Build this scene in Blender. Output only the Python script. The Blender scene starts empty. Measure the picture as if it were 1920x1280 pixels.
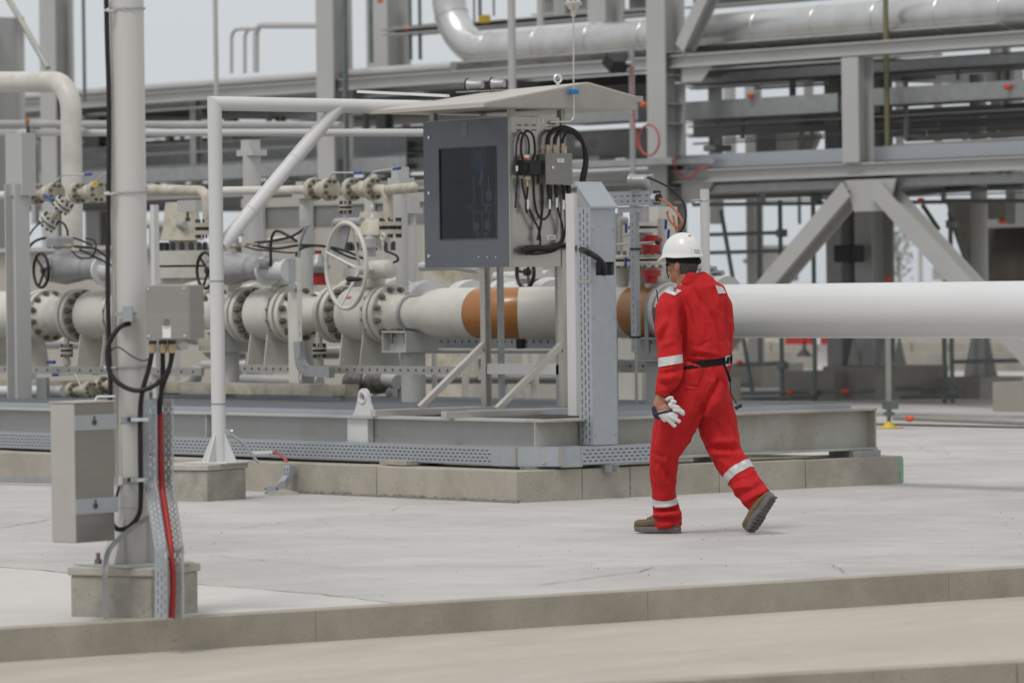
import bpy, math, random
from mathutils import Vector, Matrix, noise
random.seed(7)
SC = bpy.context.scene
COL = SC.collection
# ------------------------------------------------------------------ camera
# world x runs along the pipeline skid (towards the right foreground), y across it, z up; the skid plinth's near corner is the origin
FPX = 8700.0; CX, CY = 960.0, 640.0; ROLL = 0.0125; BETA = math.radians(51); PITCH = math.atan(104/8700.0)
FH = Vector((-math.sin(BETA), math.cos(BETA), 0)); R0 = Vector((math.cos(BETA), math.sin(BETA), 0))
FW = (FH*math.cos(PITCH) + Vector((0, 0, -math.sin(PITCH)))).normalized()
U0 = R0.cross(FW).normalized()
RC = R0*math.cos(ROLL) - U0*math.sin(ROLL); UC = R0*math.sin(ROLL) + U0*math.cos(ROLL)
CAM = -(R0*0.02 + FH*32.5) + Vector((0, 0, 1.52))
def ray(px, py):
    return FW + RC*((px-CX)/FPX) - UC*((py-CY)/FPX)
def P(px, py, v=None, u=None, z=None, d=None):
    "point of the place seen at a photo pixel, on the plane y=v, x=u, z=z or at distance d"
    r = ray(px, py)
    if v is not None: t = (v-CAM.y)/r.y
    elif u is not None: t = (u-CAM.x)/r.x
    elif z is not None: t = (z-CAM.z)/r.z
    else: t = d
    return CAM + r*t
def px_of(p):
    q = Vector(p)-CAM; w = q.dot(FW)
    return (CX+FPX*q.dot(RC)/w, CY-FPX*q.dot(UC)/w, w)
cd = bpy.data.cameras.new("camera"); cam = bpy.data.objects.new("camera", cd); COL.objects.link(cam)
cam.matrix_world = Matrix(((RC.x, UC.x, -FW.x, CAM.x), (RC.y, UC.y, -FW.y, CAM.y), (RC.z, UC.z, -FW.z, CAM.z), (0, 0, 0, 1)))
cd.sensor_width = 36; cd.lens = 36*FPX/1920; cd.clip_start = 0.5; cd.clip_end = 20000
cd.dof.use_dof = True; cd.dof.focus_distance = 28.4; cd.dof.aperture_fstop = 3.9; cd.dof.aperture_blades = 9
SC.camera = cam
# ------------------------------------------------------------------ light: overcast sky and a weak wide sun
SUN_EL, SUN_AZ = math.radians(58), math.radians(200)
w = bpy.data.worlds.new("World"); SC.world = w; w.use_nodes = True
nt = w.node_tree; nt.nodes.clear()
def nn(t, **k):
    n = nt.nodes.new(t)
    for a, b in k.items(): setattr(n, a, b)
    return n
out = nn('ShaderNodeOutputWorld'); bg = nn('ShaderNodeBackground'); bg.inputs[1].default_value = 0.098
sky = nn('ShaderNodeTexSky'); sky.sky_type = 'NISHITA'; sky.sun_disc = False; sky.sun_elevation = SUN_EL
sky.sun_rotation = SUN_AZ; sky.dust_density = 4; sky.air_density = 1
tc = nn('ShaderNodeTexCoord'); sep = nn('ShaderNodeSeparateXYZ'); rmp = nn('ShaderNodeValToRGB')
nt.links.new(tc.outputs['Generated'], sep.inputs[0]); nt.links.new(sep.outputs[2], rmp.inputs[0])
e = rmp.color_ramp.elements
e[0].position = 0.0; e[0].color = (6.35, 6.7, 7.05, 1); e[1].position = 1.0; e[1].color = (9.4, 9.45, 9.55, 1)
x = rmp.color_ramp.elements.new(0.012); x.color = (6.5, 6.85, 7.2, 1)
x = rmp.color_ramp.elements.new(0.25); x.color = (7.5, 7.65, 7.8, 1)
cl = nn('ShaderNodeTexNoise'); cl.inputs['Scale'].default_value = 3.0; cl.inputs['Detail'].default_value = 4
nt.links.new(tc.outputs['Generated'], cl.inputs['Vector'])
cr = nn('ShaderNodeMapRange'); cr.inputs[1].default_value = 0.3; cr.inputs[2].default_value = 0.7
cr.inputs[3].default_value = 0.93; cr.inputs[4].default_value = 1.07
nt.links.new(cl.outputs['Fac'], cr.inputs[0])
mx = nn('ShaderNodeMix', data_type='RGBA'); mx.inputs[0].default_value = 0.9
nt.links.new(sky.outputs[0], mx.inputs[6]); nt.links.new(rmp.outputs[0], mx.inputs[7])
ml = nn('ShaderNodeMix', data_type='RGBA', blend_type='MULTIPLY'); ml.inputs[0].default_value = 1
nt.links.new(mx.outputs[2], ml.inputs[6]); nt.links.new(cr.outputs[0], ml.inputs[7])
nt.links.new(ml.outputs[2], bg.inputs[0]); nt.links.new(bg.outputs[0], out.inputs[0])
sd = bpy.data.lights.new("sun", 'SUN'); so = bpy.data.objects.new("sun", sd); COL.objects.link(so)
sd.energy = 1.5; sd.angle = math.radians(14); sd.color = (1, 0.97, 0.93)
# sun stands behind and to the left of the camera, high
sdir = (-FH*0.55 - R0*0.35 + Vector((0, 0, 1.1))).normalized()
so.rotation_euler = sdir.to_track_quat('Z', 'Y').to_euler()
sky.sun_elevation = math.asin(sdir.z); sky.sun_rotation = math.atan2(sdir.x, sdir.y)
SC.view_settings.view_transform = 'Standard'; SC.view_settings.look = 'None'
SC.view_settings.exposure = -0.09; SC.view_settings.gamma = 1
SC.cycles.max_bounces = 8; SC.cycles.use_denoising = True
# ------------------------------------------------------------------ materials
MATS = {}
def mat(name, c, rough=0.5, metal=0.0, var=0.08, vs=6.0, c2=None, c2amt=0.0, c2s=3.0, bump=0.0, bs=60.0, coat=0.0, stretch=None, spec=0.5, fleck=0.0, aniso=None):
    if name in MATS: return MATS[name]
    m = bpy.data.materials.new(name); m.use_nodes = True; t = m.node_tree; N = t.nodes; L = t.links
    b = N['Principled BSDF']; b.inputs['Roughness'].default_value = rough; b.inputs['Metallic'].default_value = metal
    b.inputs['Specular IOR Level'].default_value = spec; b.inputs['Coat Weight'].default_value = coat
    tcd = N.new('ShaderNodeTexCoord'); mp = N.new('ShaderNodeMapping')
    L.new(tcd.outputs['Object'], mp.inputs[0])
    if stretch: mp.inputs['Scale'].default_value = stretch
    n1 = N.new('ShaderNodeTexNoise'); n1.inputs['Scale'].default_value = vs; n1.inputs['Detail'].default_value = 6; n1.inputs['Roughness'].default_value = 0.6
    L.new(mp.outputs[0], n1.inputs['Vector'])
    mr = N.new('ShaderNodeMapRange'); mr.inputs[1].default_value = 0.3; mr.inputs[2].default_value = 0.7
    mr.inputs[3].default_value = 1-var; mr.inputs[4].default_value = 1+var
    L.new(n1.outputs['Fac'], mr.inputs[0])
    mm = N.new('ShaderNodeMix'); mm.data_type = 'RGBA'; mm.blend_type = 'MULTIPLY'; mm.inputs[0].default_value = 1
    mm.inputs[6].default_value = (*c, 1); L.new(mr.outputs[0], mm.inputs[7])
    src = mm.outputs[2]
    if c2:
        n2 = N.new('ShaderNodeTexNoise'); n2.inputs['Scale'].default_value = c2s; n2.inputs['Detail'].default_value = 8; n2.inputs['Roughness'].default_value = 0.65
        L.new(mp.outputs[0], n2.inputs['Vector'])
        r2 = N.new('ShaderNodeMapRange'); r2.inputs[1].default_value = 0.48; r2.inputs[2].default_value = 0.68
        r2.inputs[4].default_value = c2amt; L.new(n2.outputs['Fac'], r2.inputs[0])
        m2 = N.new('ShaderNodeMix'); m2.data_type = 'RGBA'; L.new(r2.outputs[0], m2.inputs[0]); L.new(src, m2.inputs[6]); m2.inputs[7].default_value = (*c2, 1)
        src = m2.outputs[2]
    if fleck:
        n3 = N.new('ShaderNodeTexNoise'); n3.inputs['Scale'].default_value = 35; n3.inputs['Detail'].default_value = 3
        L.new(mp.outputs[0], n3.inputs['Vector'])
        r3 = N.new('ShaderNodeMapRange'); r3.inputs[1].default_value = 0.66; r3.inputs[2].default_value = 0.72; r3.inputs[4].default_value = fleck
        L.new(n3.outputs['Fac'], r3.inputs[0])
        m3 = N.new('ShaderNodeMix'); m3.data_type = 'RGBA'; L.new(r3.outputs[0], m3.inputs[0]); L.new(src, m3.inputs[6])
        m3.inputs[7].default_value = (c[0]*.35, c[1]*.35, c[2]*.35, 1); src = m3.outputs[2]
    L.new(src, b.inputs['Base Color'])
    rr = N.new('ShaderNodeMapRange'); rr.inputs[3].default_value = max(0.05, rough-0.08); rr.inputs[4].default_value = min(1, rough+0.08)
    L.new(n1.outputs['Fac'], rr.inputs[0]); L.new(rr.outputs[0], b.inputs['Roughness'])
    if bump:
        nb = N.new('ShaderNodeTexNoise'); nb.inputs['Scale'].default_value = bs; nb.inputs['Detail'].default_value = 5
        L.new(mp.outputs[0], nb.inputs['Vector'])
        bp = N.new('ShaderNodeBump'); bp.inputs['Strength'].default_value = bump; bp.inputs['Distance'].default_value = 0.01
        L.new(nb.outputs['Fac'], bp.inputs['Height']); L.new(bp.outputs[0], b.inputs['Normal'])
    MATS[name] = m; return m
M = dict(
 cream=mat('cream_paint', (.56, .55, .50), .42, var=.06, vs=5, c2=(.38, .35, .27), c2amt=.55, c2s=3.2, bump=.05, bs=30),
 creamdirty=mat('dirty_cream_paint', (.48, .45, .37), .55, var=.1, vs=9, c2=(.27, .23, .15), c2amt=.75, c2s=7, bump=.08),
 white=mat('white_paint', (.59, .59, .585), .38, var=.03, vs=3, c2=(.48, .47, .44), c2amt=.25, c2s=1.5),
 pipewhite=mat('glossy_white_pipe', (.62, .62, .62), .33, var=.02, vs=2, coat=.15),
 steelgrey=mat('light_grey_paint', (.46, .46, .45), .45, var=.05, vs=3, c2=(.31, .30, .28), c2amt=.3, c2s=1.5),
 skid=mat('skid_grey_paint', (.42, .425, .41), .5, var=.05, vs=3, c2=(.30, .29, .25), c2amt=.4, c2s=3, fleck=.25),
 skiddirty=mat('dusty_skid_paint', (.40, .395, .36), .6, var=.1, vs=2.5, c2=(.30, .265, .20), c2amt=.75, c2s=2.2, fleck=.4),
 columnpaint=mat('off_white_column_paint', (.56, .555, .54), .45, var=.03, vs=2, c2=(.48, .47, .44), c2amt=.3, c2s=2, fleck=.1),
 rack=mat('rack_grey_steel', (.42, .42, .41), .5, var=.07, vs=2, c2=(.32, .31, .29), c2amt=.4, c2s=1),
 rackdark=mat('dark_rack_steel', (.33, .33, .322), .6, var=.15, vs=2),
 galv=mat('galvanised_steel', (.39, .415, .445), .42, .45, var=.05, vs=14, c2=(.34, .36, .385), c2amt=.3, c2s=25),
 galvdull=mat('dull_galvanised_steel', (.33, .338, .342), .5, .35, var=.12, vs=10, c2=(.24, .245, .25), c2amt=.4, c2s=6),
 inox=mat('brushed_stainless', (.48, .455, .42), .3, .85, var=.05, vs=4, stretch=(1, 1, 12), bump=.02, bs=40),
 inoxdull=mat('matt_stainless', (.42, .41, .385), .45, .6, var=.06, vs=5, stretch=(1, 1, 6)),
 inoxlight=mat('pale_stainless', (.60, .57, .53), .34, .8, var=.05, vs=3, c2=(.50, .46, .42), c2amt=.4, c2s=2),
 inoxmid=mat('mid_brushed_stainless', (.37, .355, .33), .35, .75, var=.05, vs=5, stretch=(1, 1, 10)),
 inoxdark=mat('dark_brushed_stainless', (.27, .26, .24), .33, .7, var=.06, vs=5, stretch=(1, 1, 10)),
 alu=mat('aluminium_cladding', (.60, .60, .59), .34, .85, var=.12, vs=2.5, c2=(.45, .44, .42), c2amt=.4, c2s=1.2, bump=.25, bs=4),
 door=mat('slate_grey_door', (.115, .125, .142), .30, .4, var=.07, vs=2, coat=.2),
 black=mat('black_rubber', (.013, .012, .013), .55, var=.2, vs=10),
 cable=mat('black_cable', (.018, .015, .017), .5, spec=.35, var=.15, vs=20),
 dark=mat('dark_steel_and_hole_shade', (.05, .05, .05), .6, var=.2),  # dark parts; also the shade inside holes, slots and gaps, given as colour
 bolt=mat('dark_bolt_steel', (.15, .13, .095), .5, .4, var=.3, vs=30),
 boltgrey=mat('grey_bolt_steel', (.21, .20, .185), .4, .6, var=.25, vs=30),
 boltblack=mat('black_stud_nut', (.05, .05, .052), .5, .3, var=.3, vs=30),
 brown=mat('brown_band_paint', (.34, .135, .03), .36, var=.04, vs=3, coat=.2),
 brown2=mat('brown_coating', (.33, .16, .055), .4, var=.07, vs=5, coat=.1),
 conc=mat('cast_concrete', (.385, .355, .30), .85, var=.13, vs=2.5, c2=(.28, .255, .205), c2amt=.6, c2s=3.5, bump=.35, bs=45, fleck=.6),
 concgrey=mat('grey_concrete', (.36, .345, .30), .88, var=.16, vs=5, c2=(.20, .185, .15), c2amt=.6, c2s=4, bump=.5, bs=30, fleck=.5),
 concfar=mat('far_concrete', (.33, .31, .275), .9, var=.15, vs=1.5, c2=(.24, .22, .19), c2amt=.6, c2s=1),
 conccap=mat('concrete_grout_cap', (.42, .40, .355), .88, var=.1, vs=8, bump=.4, bs=40, fleck=.4),
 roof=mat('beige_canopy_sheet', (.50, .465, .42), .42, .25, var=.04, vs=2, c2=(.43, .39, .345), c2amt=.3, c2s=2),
 blue=mat('blue_plastic', (.02, .06, .28), .4, var=.1),
 bluebright=mat('bright_blue_clip', (.0, .17, .50), .35, var=.05),
 orange=mat('orange_plastic', (.60, .085, .025), .5, var=.08),
 red=mat('red_plastic', (.38, .018, .015), .45, var=.1),
 redcable=mat('red_cable', (.36, .06, .055), .45, var=.1),
 yellow=mat('yellow_paint', (.62, .42, .03), .5, var=.1),
 brass=mat('brass_gland', (.52, .40, .28), .4, .55, var=.15, vs=40),
 copper=mat('copper_orange_cable', (.50, .17, .07), .4, .1, var=.1),
 paper=mat('white_label', (.75, .75, .74), .5, var=.02),
 ink=mat('black_print', (.03, .03, .03), .6),
 scaff=mat('scaffold_tube', (.15, .175, .165), .5, .4, var=.2, vs=4),
 scafflight=mat('light_scaffold_tube', (.30, .31, .29), .45, .4, var=.15, vs=4, c2=(.30, .26, .12), c2amt=.5, c2s=2),
 alucast=mat('cast_aluminium_grey', (.37, .37, .375), .4, .35, var=.12, vs=9, c2=(.22, .20, .17), c2amt=.4, c2s=6),
 chrome=mat('bright_zinc', (.72, .75, .78), .25, .8, var=.05),
)
# ------------------------------------------------------------------ mesh builder
def V(*a): return Vector(a)
def basis(axis):
    a = Vector(axis).normalized(); h = V(0, 0, 1) if abs(a.z) < .95 else V(1, 0, 0)
    x = h.cross(a).normalized(); return a, x, a.cross(x)
class MB:
    def __init__(s): s.v = []; s.f = []
    def add(s, vs, fs):
        o = len(s.v); s.v += [Vector(q) for q in vs]; s.f += [tuple(i+o for i in f) for f in fs]; return s
    def box(s, x0, x1, y0, y1, z0, z1, T=None):
        vs = [V(x, y, z) for x in (x0, x1) for y in (y0, y1) for z in (z0, z1)]
        if T: vs = [T @ q for q in vs]
        return s.add(vs, [(0, 1, 3, 2), (4, 6, 7, 5), (0, 4, 5, 1), (2, 3, 7, 6), (0, 2, 6, 4), (1, 5, 7, 3)])
    def obox(s, c, ex, ey, ez):
        "box from centre and three half-vectors"
        c = Vector(c); vs = [c+ex*i+ey*j+ez*k for i in (-1, 1) for j in (-1, 1) for k in (-1, 1)]
        return s.add(vs, [(0, 1, 3, 2), (4, 6, 7, 5), (0, 4, 5, 1), (2, 3, 7, 6), (0, 2, 6, 4), (1, 5, 7, 3)])
    def bar(s, p0, p1, w, h, up=None):
        p0 = Vector(p0); p1 = Vector(p1); a = (p1-p0); l = a.length; a = a/l
        up = Vector(up) if up else (V(0, 0, 1) if abs(a.z) < .9 else V(0, 1, 0))
        x = a.cross(up).normalized(); y = x.cross(a).normalized()
        return s.obox((p0+p1)/2, a*l/2, x*w/2, y*h/2)
    def cyl(s, p0, p1, r0, r1=None, n=24, cap=True):
        r1 = r0 if r1 is None else r1; p0 = Vector(p0); p1 = Vector(p1)
        a, x, y = basis(p1-p0); vs = []
        for p, r in ((p0, r0), (p1, r1)):
            vs += [p+(x*math.cos(2*math.pi*i/n)+y*math.sin(2*math.pi*i/n))*r for i in range(n)]
        fs = [(i, (i+1) % n, n+(i+1) % n, n+i) for i in range(n)]
        if cap: fs += [tuple(range(n))[::-1], tuple(range(n, 2*n))]
        return s.add(vs, fs)
    def lathe(s, p, axis, prof, n=32, cap=True):
        p = Vector(p); a, x, y = basis(axis); vs = []
        for d, r in prof:
            vs += [p+a*d+(x*math.cos(2*math.pi*i/n)+y*math.sin(2*math.pi*i/n))*r for i in range(n)]
        fs = []
        for k in range(len(prof)-1):
            o = k*n
            fs += [(o+i, o+(i+1) % n, o+n+(i+1) % n, o+n+i) for i in range(n)]
        if cap: fs += [tuple(range(n))[::-1], tuple(range((len(prof)-1)*n, len(prof)*n))]
        return s.add(vs, fs)
    def tube(s, pts, r, n=10, closed=False, cap=True):
        pts = [Vector(q) for q in pts]; m = len(pts); rs = r if isinstance(r, (list, tuple)) else [r]*m
        T = []
        for i in range(m):
            if closed: t = pts[(i+1) % m]-pts[i-1]
            else: t = pts[min(i+1, m-1)]-pts[max(i-1, 0)]
            T.append(t.normalized() if t.length > 1e-9 else V(0, 0, 1))
        a, x, y = basis(T[0]); vs = []
        for i in range(m):
            if i:
                x = x - T[i]*x.dot(T[i]); x = x.normalized() if x.length > 1e-6 else basis(T[i])[1]
            y = T[i].cross(x)
            vs += [pts[i]+(x*math.cos(2*math.pi*k/n)+y*math.sin(2*math.pi*k/n))*rs[i] for k in range(n)]
        fs = []
        for i in range(m if closed else m-1):
            o = i*n; q = ((i+1) % m)*n
            fs += [(o+k, o+(k+1) % n, q+(k+1) % n, q+k) for k in range(n)]
        if cap and not closed: fs += [tuple(range(n))[::-1], tuple(range((m-1)*n, m*n))]
        return s.add(vs, fs)
    def torus(s, c, axis, R, r, n=40, k=10):
        a, x, y = basis(axis); c = Vector(c)
        return s.tube([c+(x*math.cos(2*math.pi*i/n)+y*math.sin(2*math.pi*i/n))*R for i in range(n)], r, k, closed=True)
    def prism(s, poly, vec):
        poly = [Vector(q) for q in poly]; vec = Vector(vec); n = len(poly)
        return s.add(poly+[q+vec for q in poly], [tuple(range(n))[::-1], tuple(range(n, 2*n))]+[(i, (i+1) % n, n+(i+1) % n, n+i) for i in range(n)])
    def sph(s, c, rx, ry=None, rz=None, n=20, m=12, R=None):
        ry = ry or rx; rz = rz or rx; c = Vector(c); vs = [V(0, 0, rz)]
        for j in range(1, m):
            t = math.pi*j/m
            vs += [V(rx*math.sin(t)*math.cos(2*math.pi*i/n), ry*math.sin(t)*math.sin(2*math.pi*i/n), rz*math.cos(t)) for i in range(n)]
        vs.append(V(0, 0, -rz)); fs = [(0, 1+i, 1+(i+1) % n) for i in range(n)]
        for j in range(m-2):
            o = 1+j*n; fs += [(o+i, o+n+i, o+n+(i+1) % n, o+(i+1) % n) for i in range(n)]
        o = 1+(m-2)*n; fs += [(o+(i+1) % n, o+i, len(vs)-1) for i in range(n)]
        if R: vs = [R @ q for q in vs]
        return s.add([c+q for q in vs], fs)
    def ibeam(s, p0, p1, h, w, tf=.012, tw=.008, up=None):
        p0 = Vector(p0); p1 = Vector(p1); a = (p1-p0); l = a.length; a /= l
        up = Vector(up) if up else (V(0, 0, 1) if abs(a.z) < .9 else V(0, 1, 0))
        x = a.cross(up).normalized(); y = x.cross(a).normalized(); c = (p0+p1)/2
        s.obox(c+y*(h/2-tf/2), a*l/2, x*w/2, y*tf/2); s.obox(c-y*(h/2-tf/2), a*l/2, x*w/2, y*tf/2)
        return s.obox(c, a*l/2, x*tw/2, y*(h/2-tf))
    def perf(s, o, dl, dw, L, W, rows=4, pitch=.03, slot=.018, sw=.006, t=.002, stag=True):
        "perforated sheet: strips between rows of real slots"
        o = Vector(o); dl = Vector(dl).normalized(); dw = Vector(dw).normalized(); nrm = dl.cross(dw).normalized()
        def q(a0, a1, b0, b1):
            c = o+dl*(a0+a1)/2+dw*(b0+b1)/2
            s.obox(c, dl*(a1-a0)/2, dw*(b1-b0)/2, nrm*t/2)
        gap = (W-rows*sw)/(rows+1); b = 0
        for r_ in range(rows):
            q(0, L, b, b+gap); b += gap
            a = 0; off = (pitch/2 if (stag and r_ % 2) else 0)+(pitch-slot)*.8
            pos = off
            while pos+slot < L-.004:
                q(a, pos, b, b+sw); a = pos+slot; pos += pitch
            q(a, L, b, b+sw); b += sw
        q(0, L, b, W); return s
    def build(s, name, m, parent=None, smooth=40, bevel=0, **k):
        o0 = ORI[parent] if parent else None
        if o0 is None:
            lo = [min(q[i] for q in s.v) for i in range(3)]; hi = [max(q[i] for q in s.v) for i in range(3)]
            o0 = V((lo[0]+hi[0])/2, (lo[1]+hi[1])/2, lo[2])
        me = bpy.data.meshes.new(name); me.from_pydata([q-o0 for q in s.v], [], s.f); me.update()
        ms = m if isinstance(m, (list, tuple)) else [m]
        for q in ms: me.materials.append(M[q] if isinstance(q, str) else q)
        if smooth: me.shade_smooth(); me.set_sharp_from_angle(angle=math.radians(smooth))
        o = bpy.data.objects.new(name, me); COL.objects.link(o); ORI[o] = o0
        if parent: o.parent = parent
        else: o.location = o0
        if bevel:
            b = o.modifiers.new('bevel', 'BEVEL'); b.width = bevel; b.segments = 2; b.limit_method = 'ANGLE'; b.angle_limit = math.radians(50)
            b.harden_normals = False
        tag(o, **k); return o
ORI = {}
def tag(o, label=None, cat=None, group=None, kind=None):
    if label: o['label'] = label
    if cat: o['category'] = cat
    if group: o['group'] = group
    if kind: o['kind'] = kind
    return o
def thing(name, loc, label, cat, group=None):
    o = bpy.data.objects.new(name, None); o.empty_display_size = .1; COL.objects.link(o); o.location = loc
    ORI[o] = Vector(loc); return tag(o, label, cat, group)
def spl(pts, k=8):
    "Catmull-Rom through points"
    pts = [Vector(q) for q in pts]; r = []
    e = [pts[0]*2-pts[1]]+pts+[pts[-1]*2-pts[-2]]
    for i in range(1, len(e)-2):
        a, b, c, d = e[i-1:i+3]
        for j in range(k):
            t = j/k
            r.append(.5*((2*b)+(c-a)*t+(2*a-5*b+4*c-d)*t*t+(3*b-a-3*c+d)*t**3))
    r.append(pts[-1]); return r
def bend(pts, rad, k=8):
    "polyline with rounded corners"
    pts = [Vector(q) for q in pts]; r = [pts[0]]
    for i in range(1, len(pts)-1):
        a, b, c = pts[i-1:i+2]; d0 = (a-b).normalized(); d1 = (c-b).normalized(); ang = d0.angle(d1)
        t = min(rad/math.tan(ang/2), (a-b).length*.49, (c-b).length*.49); rr = t*math.tan(ang/2)
        ctr = b+(d0+d1).normalized()*(rr/math.sin(ang/2)); s0 = b+d0*t-ctr; s1 = b+d1*t-ctr; tot = s0.angle(s1); ax = s0.cross(s1).normalized()
        for j in range(k+1): r.append(ctr+Matrix.Rotation(tot*j/k, 3, ax) @ s0)
    r.append(pts[-1]); return r
X, Y, Z = V(1, 0, 0), V(0, 1, 0), V(0, 0, 1)
# ------------------------------------------------------------------ setting: slab, road, terrain
def ground_mat(name, base, dark, light, crack=True, streak=None):
    m = bpy.data.materials.new(name); m.use_nodes = True; t = m.node_tree; N = t.nodes; L = t.links; b = N['Principled BSDF']
    b.inputs['Roughness'].default_value = .9; b.inputs['Specular IOR Level'].default_value = .25
    tcd = N.new('ShaderNodeTexCoord'); mp = N.new('ShaderNodeMapping'); L.new(tcd.outputs['Object'], mp.inputs[0])
    if streak: mp.inputs['Rotation'].default_value = (0, 0, streak); 
    def noi(sc, det=6, vec=None, rg=.6):
        n = N.new('ShaderNodeTexNoise'); n.inputs['Scale'].default_value = sc; n.inputs['Detail'].default_value = det; n.inputs['Roughness'].default_value = rg
        L.new(vec or mp.outputs[0], n.inputs['Vector']); return n.outputs['Fac']
    def rng(s_, a, bb, c, d):
        r = N.new('ShaderNodeMapRange'); L.new(s_, r.inputs[0])
        for i, q in enumerate((a, bb, c, d)): r.inputs[i+1].default_value = q
        return r.outputs[0]
    def mix(f, a, bcol):
        q = N.new('ShaderNodeMix'); q.data_type = 'RGBA'
        if isinstance(f, float): q.inputs[0].default_value = f
        else: L.new(f, q.inputs[0])
        if isinstance(a, tuple): q.inputs[6].default_value = (*a, 1)
        else: L.new(a, q.inputs[6])
        q.inputs[7].default_value = (*bcol, 1); return q.outputs[2]
    s2 = N.new('ShaderNodeMapping'); L.new(mp.outputs[0], s2.inputs[0]); s2.inputs['Scale'].default_value = (1, 2.6, 1) if streak else (1, 1, 1)
    c = mix(rng(noi(.35, 5, s2.outputs[0]), .35, .65, 0, .8), base, dark)
    c = mix(rng(noi(1.3, 8, s2.outputs[0]), .45, .7, 0, .6), c, light)
    c = mix(rng(noi(6, 8), .5, .8, 0, .35), c, dark)
    c = mix(rng(noi(70, 3), .6, .75, 0, .25), c, dark)
    c = mix(rng(noi(11, 2), .745, .765, 0, .6), c, (.10, .09, .08))
    if crack:
        dv = N.new('ShaderNodeTexNoise'); dv.inputs['Scale'].default_value = .8; dv.inputs['Detail'].default_value = 5; L.new(mp.outputs[0], dv.inputs['Vector'])
        mxv = N.new('ShaderNodeVectorMath'); mxv.operation = 'SCALE'; mxv.inputs['Scale'].default_value = .9; L.new(dv.outputs['Color'], mxv.inputs[0])
        av = N.new('ShaderNodeVectorMath'); av.operation = 'ADD'; L.new(mp.outputs[0], av.inputs[0]); L.new(mxv.outputs[0], av.inputs[1])
        vo = N.new('ShaderNodeTexVoronoi'); vo.feature = 'DISTANCE_TO_EDGE'; vo.inputs['Scale'].default_value = .16; L.new(av.outputs[0], vo.inputs['Vector'])
        c = mix(rng(vo.outputs['Distance'], .0, .0016, .45, 0), c, (.2, .18, .16))
    L.new(c, b.inputs['Base Color'])
    bp = N.new('ShaderNodeBump'); bp.inputs['Strength'].default_value = .35; bp.inputs['Distance'].default_value = .004; L.new(noi(45, 6), bp.inputs['Height']); L.new(bp.outputs[0], b.inputs['Normal'])
    return m
slabm = ground_mat('slab_concrete', (.465, .45, .435), (.355, .34, .325), (.54, .525, .505))
roadm = ground_mat('road_concrete', (.45, .408, .35), (.375, .34, .288), (.50, .462, .405), crack=False, streak=BETA+.5)
farm = ground_mat('terrain_soil', (.30, .28, .24), (.24, .23, .19), (.36, .34, .30), crack=False)
def gp(px, py, z): return P(px, py, z=z)
STEP = -.142
k0, k1 = gp(0, 1180, 0), gp(1920, 1065, 0); kd = (k1-k0).normalized(); kn = V(-kd.y, kd.x, 0)      # kn points away from the camera
e0, e1 = k0-kd*60, k1+kd*60
def sheet(name, a, b, depth_vec, z0, z1, m, **k):
    mb = MB(); mb.prism([V(a.x, a.y, z0), V(b.x, b.y, z0), V(b.x, b.y, z0)+depth_vec, V(a.x, a.y, z0)+depth_vec], V(0, 0, z1-z0))
    return mb.build(name, m, smooth=0, **k)
sheet('yard_slab', e0, e1, kn*104, STEP-.25, 0, slabm, label='pale grey concrete yard slab', kind='structure')
g0, g1 = P(1180, 1281, z=STEP), P(1920, 1240, z=STEP); gd = (g1-g0).normalized(); h0, h1 = g0-gd*14, g1+gd*14
# kerb: the slab's cast edge strip, with joints, a little proud of the slab
kb = MB(); n = 12; jl = 1.95; base_pt = gp(590, 1146, 0)
for i in range(-9, 9):
    a = base_pt+kd*(i*jl+.0008); b2 = base_pt+kd*((i+1)*jl-.0008)
    kb.prism([V(a.x, a.y, STEP-.05)-kn*.012, V(b2.x, b2.y, STEP-.05)-kn*.012, V(b2.x, b2.y, STEP-.05)+kn*.13, V(a.x, a.y, STEP-.05)+kn*.13], V(0, 0, .058-STEP))
kerbm = mat('kerb_concrete', (.335, .305, .252), .9, var=.16, vs=2.5, c2=(.235, .21, .165), c2amt=.6, c2s=1.6, bump=.25, bs=50, fleck=.3)
kb.build('kerb', kerbm, smooth=0, bevel=.004, label='concrete edge of the yard slab', kind='structure')
mb = MB(); r0, r1 = k0-kd*14, k1+kd*14; print('cross', (r0-h0).dot(kn), (r1-h1).dot(kn))
mb.prism([V(h0.x, h0.y, STEP-.2), V(h1.x, h1.y, STEP-.2), V(r1.x, r1.y, STEP-.2)+kn*.02, V(r0.x, r0.y, STEP-.2)+kn*.02], V(0, 0, .2))
mb.build('road', roadm, smooth=0, label='beige concrete road strip below the kerb', kind='structure')
sheet('lower_road', h0-gd*20-V(gd.y*-1, gd.x, 0)*10, h1+gd*20-V(gd.y*-1, gd.x, 0)*10, V(-gd.y, gd.x, 0)*9.99, STEP-.4, STEP-.16, roadm, label='lower concrete surface at the near edge', kind='structure')
kb2 = MB()
for i in range(-8, 8):
    a = g0+gd*(i*1.9+.004); b2 = g0+gd*((i+1)*1.9-.004); q = V(-gd.y, gd.x, 0)
    kb2.prism([V(a.x, a.y, STEP-.2)-q*.01, V(b2.x, b2.y, STEP-.2)-q*.01, V(b2.x, b2.y, STEP-.2)+q*.12, V(a.x, a.y, STEP-.2)+q*.12], V(0, 0, .203))
kb2.build('lower_kerb', kerbm, smooth=0, bevel=.006, label='concrete step at the bottom edge', kind='structure')
mb = MB(); mb.add([V(-9000, -9000, -.75), V(9000, -9000, -.75), V(9000, 9000, -.75), V(-9000, 9000, -.75)], [(0, 1, 2, 3)])
seam = mat('sea_water', (.30, .36, .40), .35, var=.1, vs=.01)
mb.build('sea', seam, smooth=0, label='pale sea beyond the site', kind='structure')
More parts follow.
